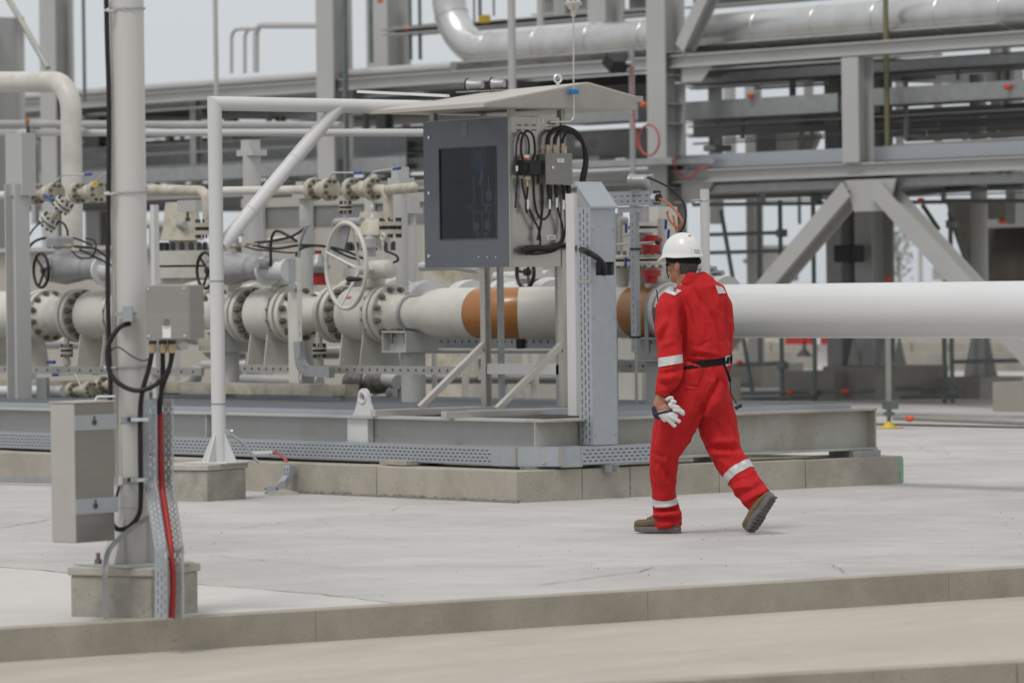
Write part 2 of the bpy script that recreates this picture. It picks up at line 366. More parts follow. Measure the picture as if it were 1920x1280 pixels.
mb = MB(); mb.add([V(-260, -260, -.6), V(260, -260, -.6), V(260, 260, -.6), V(-260, 260, -.6)], [(0, 1, 2, 3)]); mb.build('terrain', farm, smooth=0, label='bare ground round the site', kind='structure')

# paler strip of the slab near the kerb at left, joint lines and hairline cracks
palem = ground_mat('pale_slab_concrete', (.54, .52, .495), (.45, .43, .405), (.58, .56, .54), crack=False)
J = [(-300, 1038), (0, 1062), (133, 1073), (330, 1090), (472, 1102), (600, 1113), (738, 1129)]
top = [P(a, b, z=.004) for a, b in J]; bot = [P(a, 1180-(a/1920)*115-1.5, z=.004) for a, b in J]
mb = MB(); n = len(J); mb.add(top+bot, [(n+i, n+i+1, i+1, i) for i in range(n-1)]); mb.build('slab_strip', palem, smooth=0, label='paler concrete strip of the slab beside the kerb at left', kind='structure')
jm = mat('joint_dirt', (.20, .185, .165), .95, var=.3, vs=9)
rj = random.Random(11)
def crack(pts, w, z=.0065, wob=.02):
    q = []
    for a, b in zip(pts, pts[1:]):
        A, B = P(*a, z=z), P(*b, z=z); m_ = max(2, int((B-A).length/.12))
        for k in range(m_): t_ = k/m_; p_ = A.lerp(B, t_); q.append(p_+V(rj.uniform(-wob, wob), rj.uniform(-wob, wob), 0))
    q.append(P(*pts[-1], z=z)); L_, R_ = [], []
    for i, p_ in enumerate(q):
        d_ = (q[min(i+1, len(q)-1)]-q[max(i-1, 0)]).normalized(); s_ = V(-d_.y, d_.x, 0)*w*rj.uniform(.35, 1.2); L_.append(p_+s_); R_.append(p_-s_)
    k = len(q); return (L_+R_, [(i, i+1, k+i+1, k+i) for i in range(k-1)])
for pts, w_ in ((J, .007), ([(-200, 1002), (0, 988), (95, 972)], .006), ([(425, 992), (560, 975), (760, 962), (960, 956)], .0035), ([(560, 1066), (700, 1060), (930, 1058), (1190, 1063), (1460, 1054), (1700, 1038), (2000, 1024)], .0035), ([(1010, 1095), (1120, 1080), (1200, 1070), (1225, 1062)], .0045), ([(1500, 1053), (1560, 1056), (1590, 1074)], .003), ([(400, 1040), (520, 1052), (640, 1062)], .003), ([(1500, 960), (1700, 930), (1990, 915)], .0025)):
    mb = MB(); mb.add(*crack(pts, w_)); mb.build('slab_crack', jm, smooth=0, label='thin dark crack or joint line across the slab', kind='structure')

mb = MB(); rg_ = random.Random(4)
for k in range(260):
    px, py = rg_.uniform(-50, 1970), rg_.uniform(925, 1150)
    p_ = P(px, py, z=.004); 
    if (p_-k0).dot(kn) < .15 or (p_.x < .08 and p_.y > -.05): continue
    r_ = rg_.choice((.0014, .0018, .0022, .003, .0042))*rg_.uniform(.7, 1.2); mb.sph(p_+Z*r_*.3, r_, r_*rg_.uniform(.6, 1), r_*.7, n=6, m=4)
mb.build('grit', mat('grit_stone', (.22, .205, .18), .95, var=.4, vs=3), smooth=0, label='scattered tiny grit and pebbles on the slab', kind='stuff')
# ------------------------------------------------------------------ concrete plinth and skid frame
PT = .225; SB, ST = .262, .570; XW, YF = -.16, .30; XE = -15.0
t = thing('skid_plinth', (0, 0, 0), 'low concrete plinth of cast blocks under the grey pipeline skid', 'plinth')
j = -1.62; xs = [0, -1.62]
while xs[-1] > XE: xs.append(xs[-1]-random.choice((1.5, 1.75, .35, 1.6)))
for a, b in zip(xs, xs[1:]):
    mb = MB(); mb.box(b+.003, a-.003, 0+random.uniform(-.004, .004), .6, -.05, PT+random.uniform(-.004, .003)); mb.build('cast_block', 'conc', t, smooth=0, bevel=.006)
ys = [.603, 1.05, 1.9, 2.75, 3.74]
for a, b in zip(ys, ys[1:]):
    mb = MB(); mb.box(-.62, random.uniform(-.004, .003), a+.003, b-.003, -.05, PT-.02*(a/3.7)+random.uniform(-.003, .003)); mb.build('cast_block', 'conc', t, smooth=0, bevel=.006)
mb = MB(); mb.box(XE, -.624, .604, 3.7, -.05, PT-.03); mb.build('infill_slab', 'concgrey', t, smooth=0)
t = thing('skid', (-3, 1.5, PT), 'long grey steel skid frame with walkway grating carrying the pipeline valves', 'skid')
mb = MB(); mb.ibeam((XE, YF+.1, (SB+ST)/2), (XW-.1, YF+.1, (SB+ST)/2), ST-SB, .2, .016, .012)
for x_ in (-4.2, -7.4, -10.6): mb.box(x_-.006, x_+.006, YF+.012, YF+.09, SB+.016, ST-.016)
mb.build('side_beam', 'skid', t, smooth=0)
mb = MB(); mb.ibeam((XW, YF, (SB+ST)/2+.001), (XW, 3.54, (SB+ST)/2+.001), ST-SB, .2, .016, .012); mb.box(XW-.09, XW+.08, 3.53, 3.545, SB+.016, ST-.016)
mb.build('end_beam', 'skiddirty', t, smooth=0)
mb = MB(); mb.ibeam((XE, 3.44, (SB+ST)/2), (XW-.1, 3.44, (SB+ST)/2), ST-SB, .2, .016, .012); mb.build('side_beam', 'skid', t, smooth=0)
for x_ in (-1.9, -3.7, -5.6, -7.5, -9.4):
    mb = MB(); mb.ibeam((x_, YF+.21, (SB+ST)/2-.02), (x_, 3.33, (SB+ST)/2-.02), ST-SB-.04, .14, .012, .01); mb.build('cross_beam', 'rackdark', t, smooth=0)
for x_ in (-1.55, -5.6, -9.5, -.35):
    mb = MB(); mb.box(x_-.16, x_+.16, .1 if x_ != -.35 else .25, .5, PT+.004, SB-.002); mb.build('packing_pad', 'concgrey', t, smooth=0)
for y_ in (2.05, 3.4):
    mb = MB(); mb.box(-.30, -.03, y_-.14, y_+.14, PT-.02, SB-.002); mb.build('packing_pad', 'galvdull', t, smooth=0)
# grating edge plates + deck with real bearing bars
mb = MB(); mb.box(XE, -2.35, .43, .436, ST+.001, ST+.040); mb.build('grating_edge', 'galv', t, smooth=0)
mb = MB(); mb.box(-.226, -.22, 1.1, 3.42, ST+.002, ST+.040); mb.box(-.9, -.228, 3.41, 3.416, ST+.002, ST+.04); mb.build('grating_edge', 'galv', t, smooth=0)
for x0_, x1_ in ((XE, -9.02), (-9, -6.02), (-6, -3.72), (-3.7, -2.36), (-2.34, -.23)):
    mb = MB(); y = .44 if x1_ < -2.35 else 1.1
    while y < 3.40: mb.box(x0_, x1_, y, y+.004, ST+.008, ST+.036); y += .06
    x_ = x0_+.05
    while x_ < x1_: mb.box(x_, x_+.005, .44 if x1_ < -2.35 else 1.1, 3.4, ST+.030, ST+.038); x_ += .11
    mb.build('grating_panel', 'galv', t, smooth=0)
# lifting lug on the side beam
lp = P(676, 780, v=.36).x
mb = MB(); prof = [(-.155, 0), (.15, 0), (.135, .02), (.085, .11)]+[(.075*math.cos(a), .155+.075*math.sin(a)) for a in [math.radians(q) for q in range(0, 181, 20)]]+[(-.085, .11), (-.13, .02)]
ring = [(q[0]*.88, q[1]*.88) for q in prof]
hole = [(.028*math.cos(math.radians(q))-.005, .134+.026*math.sin(math.radians(q))) for q in range(0, 360, 30)]
def plate_with_hole(mb, c, outer, hole, th):
    "outer/hole in (x,z); bridged ring plate extruded along y"
    import bpy as _b
    from mathutils.geometry import tessellate_polygon
    vs = outer+hole; n, m_ = len(outer), len(hole)
    tri = tessellate_polygon([[V(a, b, 0) for a, b in outer], [V(a, b, 0) for a, b in hole]])
    f = [V(c[0]+a, c[1], c[2]+b) for a, b in vs]; g = [q+V(0, th, 0) for q in f]; k = n+m_
    mb.add(f+g, [tuple(q) for q in tri]+[tuple(i+k for i in q)[::-1] for q in tri]+[(i, (i+1) % n, k+(i+1) % n, k+i) for i in range(n)]+[(n+(i+1) % m_, n+i, k+n+i, k+n+(i+1) % m_) for i in range(m_)])
plate_with_hole(mb, (lp, .385, ST+.001), ring, hole, .022)
mb.box(lp-.125, lp+.125, YF+.03, YF+.085, SB+.02, ST-.018)
lug = mb.build('lifting_lug', 'white', t, smooth=0); mb = MB(); mb.torus((lp-.005, .385, ST+.135), Y, .040, .012, 20, 6); mb.build('lug_ring', 'white', lug)
mb = MB(); rn = random.Random(5); xq = -2.6; pts_ = []
while xq < .03: pts_.append((xq, .012+rn.random()*.03, .006+rn.random()*.016)); xq += .035
vs = []
for xq, a_, b_ in pts_: vs += [V(xq, .002, .001), V(xq, -a_, .001), V(xq, -a_*.4, b_), V(xq, .002, b_*1.3)]
mb.add(vs, [(4*i+k, 4*i+(k+1) % 4, 4*i+4+(k+1) % 4, 4*i+4+k) for i in range(len(pts_)-1) for k in range(4)]+[(0, 1, 2, 3), tuple(4*len(pts_)-4+k for k in (3, 2, 1, 0))])
mb.build('mortar_bead', mat('dirty_mortar', (.16, .15, .13), .95, var=.4, vs=30), smooth=0, label='crumbly dark mortar bead along the foot of the plinth near its corner', cat='mortar')
mb = MB(); mb.box(.0015, .003, 3.70, 3.741, .01, .195); mb.build('paint_mark', mat('green_mark', (.22, .40, .30), .8, var=.2, vs=20), smooth=0, label='faint green paint mark on the right end of the plinth', cat='paint mark')
# pallets of dark gap under the tray are real gaps. -------------- perforated cable tray round the plinth corner
TZ0, TZ1, TY = .252, .372, .2
def perf_tray(name, o, dl, L, label, lid=False, group=None, w=.17, z0=TZ0, z1=TZ1, pitch=.052, rows=4, back=None):
    "channel tray laid on its side: perforated web facing out, lips returning inwards"
    dl = Vector(dl).normalized(); inn = V(-dl.y, dl.x, 0); r = thing(name, o, label, 'cable tray', group)
    o = Vector(o); mb = MB(); mb.perf(V(o.x, o.y, z0), dl, Z, L, z1-z0, rows, pitch, .03, .0075, .003); mb.build('perforated_web', 'galv', r, smooth=0)
    mb = MB(); c = o+dl*L/2+inn*.05; mb.obox(V(c.x, c.y, z1+.003), dl*L/2, inn*.05, Z*.003); mb.obox(V(c.x, c.y, z0-.003), dl*L/2, inn*.05, Z*.002)
    mb.build('tray_lip', 'galv', r, smooth=0)
    mb = MB(); c = o+dl*L/2+inn*.1; mb.obox(V(c.x, c.y, (z0+z1)/2), dl*L/2, inn*.0015, Z*(z1-z0)/2); mb.build('tray_back', 'galvdull', r, smooth=0)
    return r
xa = -.52; tg = 'perforated trays along the skid plinth'
perf_tray('cable_tray', (-14, TY, TZ0), X, 14+xa, 'long perforated galvanised tray fixed along the left side of the skid', group=tg)
c0 = V(xa, TY, 0); c1 = V(xa+.16, TY, 0); c2 = P(1045, 850, u=.03); 
r = thing('tray_corner', (-.2, .2, TZ0), 'plain galvanised corner piece joining the two perforated trays at the plinth corner', 'cable tray', tg)
ptz = [V(xa+.004, TY-.004, 0), V(xa+.27, TY-.004, 0), V(.03, TY+.18, 0), V(.034, TY+.36, 0)]
for k, (a, b) in enumerate(zip(ptz, ptz[1:])):
    d_ = (b-a).normalized(); i_ = V(-d_.y, d_.x, 0)
    mb = MB(); mb.obox(V((a.x+b.x)/2, (a.y+b.y)/2, (TZ0+TZ1)/2-.002)+i_*.001, d_*(b-a).length/2, i_*.0015, Z*((TZ1-TZ0)/2+.006)); mb.build('corner_plate', 'galv', r, smooth=0)
    mb = MB(); mb.obox(V((a.x+b.x)/2, (a.y+b.y)/2, TZ1+.008)+i_*.03, d_*((b-a).length/2-.001), i_*.03, Z*.003); mb.build('tray_lip', 'galv', r, smooth=0)
for q in ptz[1:3]:
    mb = MB(); mb.box(q.x-.016, q.x+.014, q.y-.012, q.y+.02, TZ0-.004, TZ1+.006); mb.build('joint_strap', 'inoxdull', r, smooth=0)
perf_tray('cable_tray', (.034, TY+.362, TZ0), Y, .88, 'short perforated galvanised tray at the foot of the tall cable riser', group=tg)
for k_, (x_, y_) in enumerate(((xa+.36, TY+.06), (.03, TY+.62))):
    mb = MB(); z0_, z1_ = TZ0-.062, TZ0-.008; w_ = .030
    T_ = Matrix.Translation(V(x_, y_, 0)) @ (Matrix.Rotation(0, 4, 'Z') if k_ == 0 else Matrix.Rotation(math.radians(90), 4, 'Z'))
    for s_ in (-1, 1): mb.box(s_*w_-.003, s_*w_+.003, -.07, .25, z0_, z1_, T_)
    mb.box(-w_, w_, -.07, .25, z0_-.005, z0_-.0005, T_); mb.build('strut_bracket', 'galvdull', smooth=0, label='open end of a strut channel under the tray, ' + ('at the plinth corner' if k_ == 0 else 'below the tall riser'), cat='bracket', group='strut channel brackets under the trays')
# earthing channel on the ground left
a = P(0, 903, z=.02); b = P(92, 905, z=.02); d_ = (b-a).normalized()
mb = MB(); mb.bar(a-d_*3+Z*.02, b+d_*.9+Z*.02, .04, .05); mb.build('ground_channel', 'galvdull', smooth=0, label='galvanised strip lying on the slab along the plinth at far left', cat='channel')
# ------------------------------------------------------------------ tall galvanised riser duct
RX1, RX0, RY0 = .02, -.13, .69; RY1 = RY0+.225; RZ0 = TZ1+.012; RZ1 = P(1120, 388, u=RX1).z; RZ2 = P(1100, 343, u=RX0).z
t = thing('cable_riser', (-.05, .8, RZ0), 'tall galvanised vertical cable duct with sloping cap, plain front and perforated side', 'cable duct')
H = RZ1-RZ0
mb = MB(); sq = P(1117, 491, u=RX1), P(1142, 516, u=RX1)
ya, yb, za, zb = sq[0].y, RY1-.012, sq[1].z, sq[0].z
mb.box(RX1-.003, RX1, RY0, RY1, RZ0, za); mb.box(RX1-.003, RX1, RY0, RY1, zb, RZ1); mb.box(RX1-.003, RX1, RY0, ya, za, zb); mb.box(RX1-.003, RX1, yb, RY1, za, zb)
mb.box(RX1-.0035, RX1+.0015, RY0-.003, RY0+.004, RZ0, RZ1); mb.box(RX1-.0035, RX1+.0015, RY1-.004, RY1+.002, RZ0, RZ1)
mb.build('front_cover', 'galv', t, smooth=0)
mb = MB(); mb.perf((RX0, RY0, RZ0), Z, X, H, RX1-RX0-.005, 3, .055, .036, .009, .003)
mb.build('perforated_side', 'galv', t, smooth=0)
mb = MB(); mb.box(RX0, RX1-.004, RY1-.003, RY1, RZ0, RZ1); mb.box(RX0, RX0+.003, RY0+.003, RY1-.004, RZ0, RZ2-.004); mb.build('back_panel', 'galvdull', t, smooth=0)
for y_ in (RY0, RY1-.004):
    mb = MB(); mb.prism([V(RX0, y_, RZ1), V(RX1-.004, y_, RZ1), V(RX0, y_, RZ2)], V(0, .003, 0)); mb.build('cap_side', 'galvdull', t, smooth=0)
mb = MB(); mb.prism([V(RX0-.01, RY0-.012, RZ2+.008), V(RX1+.018, RY0-.012, RZ1+.004), V(RX1+.018, RY0-.012, RZ1-.012), V(RX1+.014, RY0-.012, RZ1-.012), V(RX1+.012, RY0-.012, RZ1), V(RX0-.01, RY0-.012, RZ2+.003)], V(0, .25, 0)); mb.build('sloping_cap', 'galv', t, smooth=0)
for y_ in (RY0+.02, RY1-.02):
    for z_ in (RZ0+.07, RZ0+.9, RZ1-.16):
        mb = MB(); mb.cyl((RX1, y_, z_), (RX1+.006, y_, z_), .007, n=10); mb.build('rivet', 'galvdull', t)
mb = MB(); mb.box(RX1-.05, RX1-.045, ya, yb, za, zb); mb.box(RX1-.045, RX1-.003, ya-.002, ya, za, zb); mb.build('cable_opening', 'dark', t, smooth=0)
mb = MB(); z_ = P(1090, 528, u=RX1).z; mb.box(RX0-.004, RX1+.004, RY0-.006, RY0-.002, z_-.012, z_+.012); mb.box(RX1+.001, RX1+.005, RY0-.006, RY0+.04, z_-.012, z_+.012); mb.build('strap', 'inoxdull', t, smooth=0)
# white galvanised channel post left of the riser
mb = MB(); q = P(1074, 700, v=.95).x; mb.box(q-.055, q+.035, .95, .954, ST+.01, 2.18); mb.box(q-.058, q-.055, .95, 1.05, ST+.01, 2.18); mb.box(q+.035, q+.038, .95, 1.05, ST+.01, 2.18)
mb.build('channel_post', 'white', smooth=0, label='slim white channel post between the cabinet leg and the tall duct', cat='post')
# ------------------------------------------------------------------ instrument cabinet on its stainless stand, with canopy
LV = 1.36; ARM0 = .28
t = thing('cabinet_stand', (-1.4, LV, ST), 'stainless steel stand with two legs and diagonal struts under the instrument cabinet', 'stand')
UL = P(911, 640, v=LV).x; UR = P(1057, 640, v=LV).x; ztop1 = P(905, 500, v=LV).z
for u_, nm in ((UL, 1), (UR, 2)):
    mb = MB(); mb.box(u_-.03, u_+.03, LV-.03, LV+.03, ST+.052, 2.54); mb.build('leg', 'inox', t, smooth=0, bevel=.004)
    mb = MB(); mb.box(u_-.026, u_+.034, ARM0 if nm == 1 else ARM0-.06, LV+.06, ST-.002, ST+.05); mb.build('foot_arm', 'inoxlight', t, smooth=0, bevel=.004)
    mb = MB(); s_ = .52 if nm == 1 else .6; mb.bar((u_+.002, LV-.64, ST+.052), (u_+.002, LV-.02, P(905 if nm == 1 else 1060, 645, v=LV).z), .045, .045, up=X); mb.build('diagonal_strut', 'inoxlight', t, smooth=0, bevel=.003)
mb = MB(); mb.box(UL+.1, UL+.13, LV+.032, LV+.075, ST+.05, 2.2); mb.build('rear_post', 'galvdull', t, smooth=0)
mb = MB(); z_ = P(980, 692, v=LV).z; mb.box(UL+.032, UR-.032, LV-.02, LV+.025, z_-.04, z_+.04); mb.build('cross_rail', 'white', t, smooth=0, bevel=.004)
mb = MB(); mb.box(UR-.07, UR-.035, LV-.02, LV+.03, ST+.05, 2.2); mb.build('rear_post', 'galvdull', t, smooth=0)
# cabinet
CV1 = LV-.032; cx1 = P(960, 400, v=CV1-.42).x
CV0 = CV1-.46
CU0, CU1 = P(799, 400, v=CV0).x, P(960, 400, v=CV0).x
CZ0, CZ1 = P(963, 500, v=CV0).z, P(957, 219, v=CV0).z
t = thing('instrument_cabinet', ((CU0+CU1)/2, (CV0+CV1)/2, CZ0), 'large stainless instrument cabinet with slate grey glazed door under the beige canopy', 'cabinet')
mb = MB(); w_ = .003
mb.box(CU0, CU1, CV1-w_, CV1, CZ0, CZ1); mb.box(CU1-w_, CU1, CV0+.004, CV1-w_, CZ0, CZ1); mb.box(CU0, CU0+w_, CV0+.004, CV1-w_, CZ0, CZ1)
mb.box(CU0+w_, CU1-w_, CV0+.004, CV1-w_, CZ0, CZ0+w_); mb.box(CU0+w_, CU1-w_, CV0+.004, CV1-w_, CZ1-w_, CZ1)
mb.build('shell', 'inox', t, smooth=0)
def dz(py): return P(880, py, v=CV0).z
def dx(px): return P(px, 400, v=CV0).x
wx0, wx1, wz0, wz1 = dx(829), dx(934), dz(447), dz(278)
mb = MB(); y0_, y1_ = CV0-.018, CV0
mb.box(CU0, wx0, y0_, y1_, CZ0+.004, CZ1-.004); mb.box(wx1, CU1-.012, y0_, y1_, CZ0+.004, CZ1-.004); mb.box(wx0, wx1, y0_, y1_, wz1, CZ1-.004); mb.box(wx0, wx1, y0_, y1_, CZ0+.004, wz0)
d = mb.build('door', 'door', t, smooth=0)
mb = MB(); g_ = .004
for a in ((wx0-.008, wx0, wz0-.008, wz1+.008), (wx1, wx1+.008, wz0-.008, wz1+.008), (wx0, wx1, wz1, wz1+.008), (wx0, wx1, wz0-.008, wz0)): mb.box(a[0], a[1], y0_-.005, y0_-.0005, a[2], a[3])
mb.build('window_gasket', 'dark', d, smooth=0)
glass = bpy.data.materials.new('tinted_glass'); glass.use_nodes = True; gt = glass.node_tree; gt.nodes.clear()
go = gt.nodes.new('ShaderNodeOutputMaterial'); gm = gt.nodes.new('ShaderNodeMixShader'); tr = gt.nodes.new('ShaderNodeBsdfTransparent'); gl = gt.nodes.new('ShaderNodeBsdfGlossy'); fr = gt.nodes.new('ShaderNodeFresnel')
tr.inputs[0].default_value = (.56, .59, .64, 1); gl.inputs[1].default_value = .03; gm.inputs[0].default_value = .05; gt.links.new(tr.outputs[0], gm.inputs[1]); gt.links.new(gl.outputs[0], gm.inputs[2]); gt.links.new(gm.outputs[0], go.inputs[0])
mb = MB(); mb.box(wx0, wx1, y0_+.004, y0_+.008, wz0, wz1); mb.build('window_pane', glass, d, smooth=0)
mb = MB(); mb.box(CU1-.011, CU1+.002, y0_-.001, y1_+.003, CZ0, CZ1); mb.build('hinge_strip', 'inoxdull', t, smooth=0)
for py in (258, 362, 480):
    mb = MB(); q = P(805, py, v=y0_); mb.cyl(q, q-Y*.008, .012, n=14); mb.build('lock', 'chrome', d)
for px in (898, 914, 930):
    mb = MB(); q = P(px, 482, v=y0_); mb.cyl(q, q-Y*.004, .006, n=10); mb.build('screw', 'chrome', d)
mb = MB(); q = P(871, 243, v=y0_); mb.box(q.x-.035, q.x+.035, y0_-.0025, y0_-.0005, q.z-.05, q.z+.05); pl = mb.build('embossed_plate', mat('plate_outline', (.19, .20, .225), .4, .4), d, smooth=0)
mb = MB()
for k in range(5): mb.box(q.x-.026, q.x+.026, y0_-.004, y0_-.003, q.z-.04+k*.018, q.z-.036+k*.018)
mb.build('plate_lines', 'door', pl, smooth=0)
# inside the cabinet: instruments behind the glass
mb = MB(); mb.box(wx0-.12, wx1+.06, CV1-.04, CV1-.036, CZ0+.05, CZ1-.05); mb.build('mounting_plate', mat('inside_plate', (.14, .155, .18), .5, .3), t, smooth=0)
iy = CV1-.30
def ip(px, py): return P(px, py, v=iy)
q = ip(899, 296); mb = MB(); mb.cyl(q+Y*.1, q, .14, n=32); gg = mb.build('transmitter_gauge', mat('dark_blue_gauge', (.02, .05, .10), .4, .2), t)
mb = MB(); mb.cyl(q-Y*.001, q-Y*.012, .105, n=32); mb.build('gauge_face', mat('teal_gauge_face', (.06, .17, .21), .3), gg)
mb = MB(); mb.box(q.x-.05, q.x+.05, q.y-.016, q.y-.013, q.z-.03, q.z+.05); mb.build('gauge_display', mat('display_green', (.12, .34, .32), .3), gg, smooth=0)
for px, py, r_ in ((917, 366, .045), (915, 422, .045), (894, 425, .040)):
    q = ip(px, py); mb = MB(); mb.cyl(q+Y*.04, q, r_, n=20); o_ = mb.build('pressure_gauge', 'boltgrey', t)
    mb = MB(); mb.cyl(q-Y*.0005, q-Y*.004, r_*.82, n=20); mb.build('gauge_face', mat('gauge_dial_grey', (.5, .52, .53), .4), o_)
mb = MB()
for px in (889, 905, 917): mb.tube([ip(px, 330), ip(px, 440)], .008, 8)
mb.tube([ip(882, 385), ip(925, 385)], .012, 8); mb.tube([ip(882, 398), ip(925, 398)], .01, 8); mb.tube([ip(905, 320), ip(905, 345)], .02, 10)
mb.build('instrument_tubing', 'inox', t)
for px, py in ((886, 390), (903, 388), (918, 392), (902, 440), (916, 440), (906, 344)):
    q = ip(px, py); mb = MB(); mb.cyl(q-Y*.03, q+Y*.03, .022, n=12); mb.cyl(q-X*.035, q+X*.035, .013, n=10); mb.build('tube_fitting', 'inoxdull' if px != 903 else 'black', t)
mb = MB(); mb.tube(spl([ip(838, 350), ip(855, 342), ip(872, 342), ip(877, 360), ip(874, 400), ip(862, 430), ip(840, 446)]), .011, 8); mb.build('inner_cable', 'cable', t)
q = ip(874, 343); mb = MB(); mb.box(q.x-.03, q.x+.03, q.y-.02, q.y+.02, q.z-.03, q.z+.03); mb.build('cable_clip', 'black', t, smooth=0)
# side: vents, labels
def sp(px, py): return P(px, py, u=CU1)
mb = MB()
for py in (235, 244):
    for px in (973, 987, 1001):
        q = sp(px, py); mb.box(CU1+.0005, CU1+.004, q.y-.02, q.y+.02, q.z-.004, q.z+.004)
mb.build('vent_slots', 'dark', t, smooth=0)
for px, py, w_, h_ in ((1014, 226, .03, .02), (1028, 238, .032, .018), (1033, 445, .045, .018)):
    q = sp(px, py); mb = MB(); mb.box(CU1+.0005, CU1+.0025, q.y-w_, q.y+w_, q.z-h_, q.z+h_); lb = mb.build('label', 'paper', t, smooth=0)
    mb = MB()
    if py == 226: mb.box(CU1+.003, CU1+.004, q.y-.003, q.y+.003, q.z-.012, q.z+.012); mb.box(CU1+.003, CU1+.004, q.y-.007, q.y-.0031, q.z+.006, q.z+.009)
    else:
        for k in range(4): mb.box(CU1+.003, CU1+.004, q.y-.022+k*.012, q.y-.015+k*.012, q.z-.003, q.z+.004)
    mb.build('label_print', 'ink', lb, smooth=0)
# canopy: hipped folded sheet with a flat eave
def cp(px, py, v): return P(px, py, v=v)
EV0 = CV0-.42; EV1 = LV+.22
zeave = P(905, 192, v=EV0).z
EU0 = P(690, 208, v=EV0).x; EU1 = P(908, 190, v=EV0).x
apex = P(1100, 154, v=(EV0+EV1)/2+.1)
t = thing('canopy', ((CU0+CU1)/2, LV, CZ1), 'beige folded sheet-metal canopy over the instrument cabinet', 'canopy')
A_, B_ = V(EU0, EV0, zeave-.012), V(EU1, EV0, zeave)
Cc = P(1192, 180, u=EU1); Cc.x = EU1; D_ = V(EU0, Cc.y, Cc.z+.0); ry = P(1103, 154, u=EU1-.0).y
R1 = V(EU1, ry, P(1103, 154, u=EU1).z); R2 = V(EU0+.28, ry, R1.z-.02)
th = V(0, 0, -.012)
mb = MB()
def slab(mb, poly): mb.prism(poly, th)
slab(mb, [A_, B_, R1, R2])
slab(mb, [R2, R1, Cc, V(EU0, Cc.y, Cc.z)])
slab(mb, [A_, R2, V(EU0, Cc.y, Cc.z)])
mb.build('roof_sheet', 'roof', t, smooth=0)
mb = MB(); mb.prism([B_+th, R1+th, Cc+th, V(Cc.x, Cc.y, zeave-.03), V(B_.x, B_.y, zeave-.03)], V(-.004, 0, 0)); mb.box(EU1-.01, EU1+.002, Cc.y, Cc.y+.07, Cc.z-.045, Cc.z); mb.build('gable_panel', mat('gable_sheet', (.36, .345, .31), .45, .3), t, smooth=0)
mb = MB(); mb.box(EU0, EU1, EV0-.004, EV0, zeave-.035, zeave-.012); mb.box(EU0, EU1-.005, EV0, Cc.y, zeave-.034, zeave-.030); mb.build('soffit', 'roof', t, smooth=0)
for u_ in (UL, UR):
    for v_ in (CV0+.02, LV):
        mb = MB(); mb.box(u_-.025, u_+.025, v_-.02, v_+.02, CZ1+.001 if v_ < LV-.1 else 2.54, zeave-.036); mb.build('support_post', 'inoxdull', t, smooth=0)
q = P(1047, 152, v=ry); mb = MB(); mb.torus(P(1046, 148, v=ry-.15), (1, -.3, 0), .028, .008, 20, 8); q = P(1046, 155, v=ry-.15); mb.cyl(q, q-Z*.05, .013, n=10); mb.build('lifting_eye', 'chrome', t)
mb = MB(); pa, pb = P(672, 172, v=EV0+.5), P(840, 180, v=EV0+.5); mb.bar(pa, pb, .03, .02); mb.build('edge_rail', 'paper', t, smooth=0)
# vent mast with little cowl, clipped to the gable
t = thing('vent_mast', P(1080, 226, u=EU1+.03), 'thin stainless vent tube with small round cowl rising past the canopy, blue clip', 'vent pipe')
uu = EU1+.035; g = lambda px, py: P(px, py, u=uu)
mb = MB(); mb.tube(bend([P(1032, 229, u=uu), g(1076, 228), g(1075, 30)], .05), .0065, 10); mb.build('tube', 'inoxlight', t)
mb = MB(); q = g(1075, 32); mb.lathe(q, Z, [(0, .016), (.05, .02), (.055, .032), (.085, .05), (.087, .062), (.105, .064), (.112, .05), (.114, .01)], 20); mb.build('cowl', 'inoxlight', t)
mb = MB()
for k in range(8): a = k*math.pi/4; mb.cyl(q+V(math.cos(a)*.045, math.sin(a)*.045, .112), q+V(math.cos(a)*.045, math.sin(a)*.045, .125), .006, n=8)
mb.build('cowl_studs', 'chrome', t)
mb = MB(); q = g(1076, 172); mb.box(q.x-.02, q.x+.02, q.y-.035, q.y+.035, q.z-.017, q.z+.017); mb.build('clip', 'bluebright', t, smooth=0, bevel=.006)
mb = MB(); q = P(1031, 230, u=CU1+.01); mb.cyl(q, q+Y*.05, .014, n=12); mb.build('tube_fitting', 'inoxdull', t)
# beacons on canopy
for px, py, s_ in ((879, 160, 1), (925, 158, .8)):
    q = P(px, py, v=LV); t = thing('horn_beacon', q, 'round alarm horn with dark mouth on the canopy, ' + ('left one' if s_ == 1 else 'right one, half hidden'), 'horn', 'alarm horns on the canopy')
    a_ = (-X*.9-Y*.35).normalized(); mb = MB(); mb.lathe(q, a_, [(-.12*s_, .028), (-.02, .033), (0, .046), (.012, .048)], 24); mb.build('body', 'alucast', t)
    mb = MB(); mb.lathe(q+a_*.008, a_, [(0, .05), (.006, .049), (.003, .03), (-.006, .015), (-.008, .001)], 24, cap=False); mb.torus(q+a_*.008, a_, .047, .007, 24, 6); mb.build('mouth', 'black', t)
    mb = MB(); mb.box(q.x-.12, q.x+.12, q.y-.03, q.y+.05, q.z-.052, q.z-.044); mb.build('base_plate', 'galvdull', t, smooth=0)
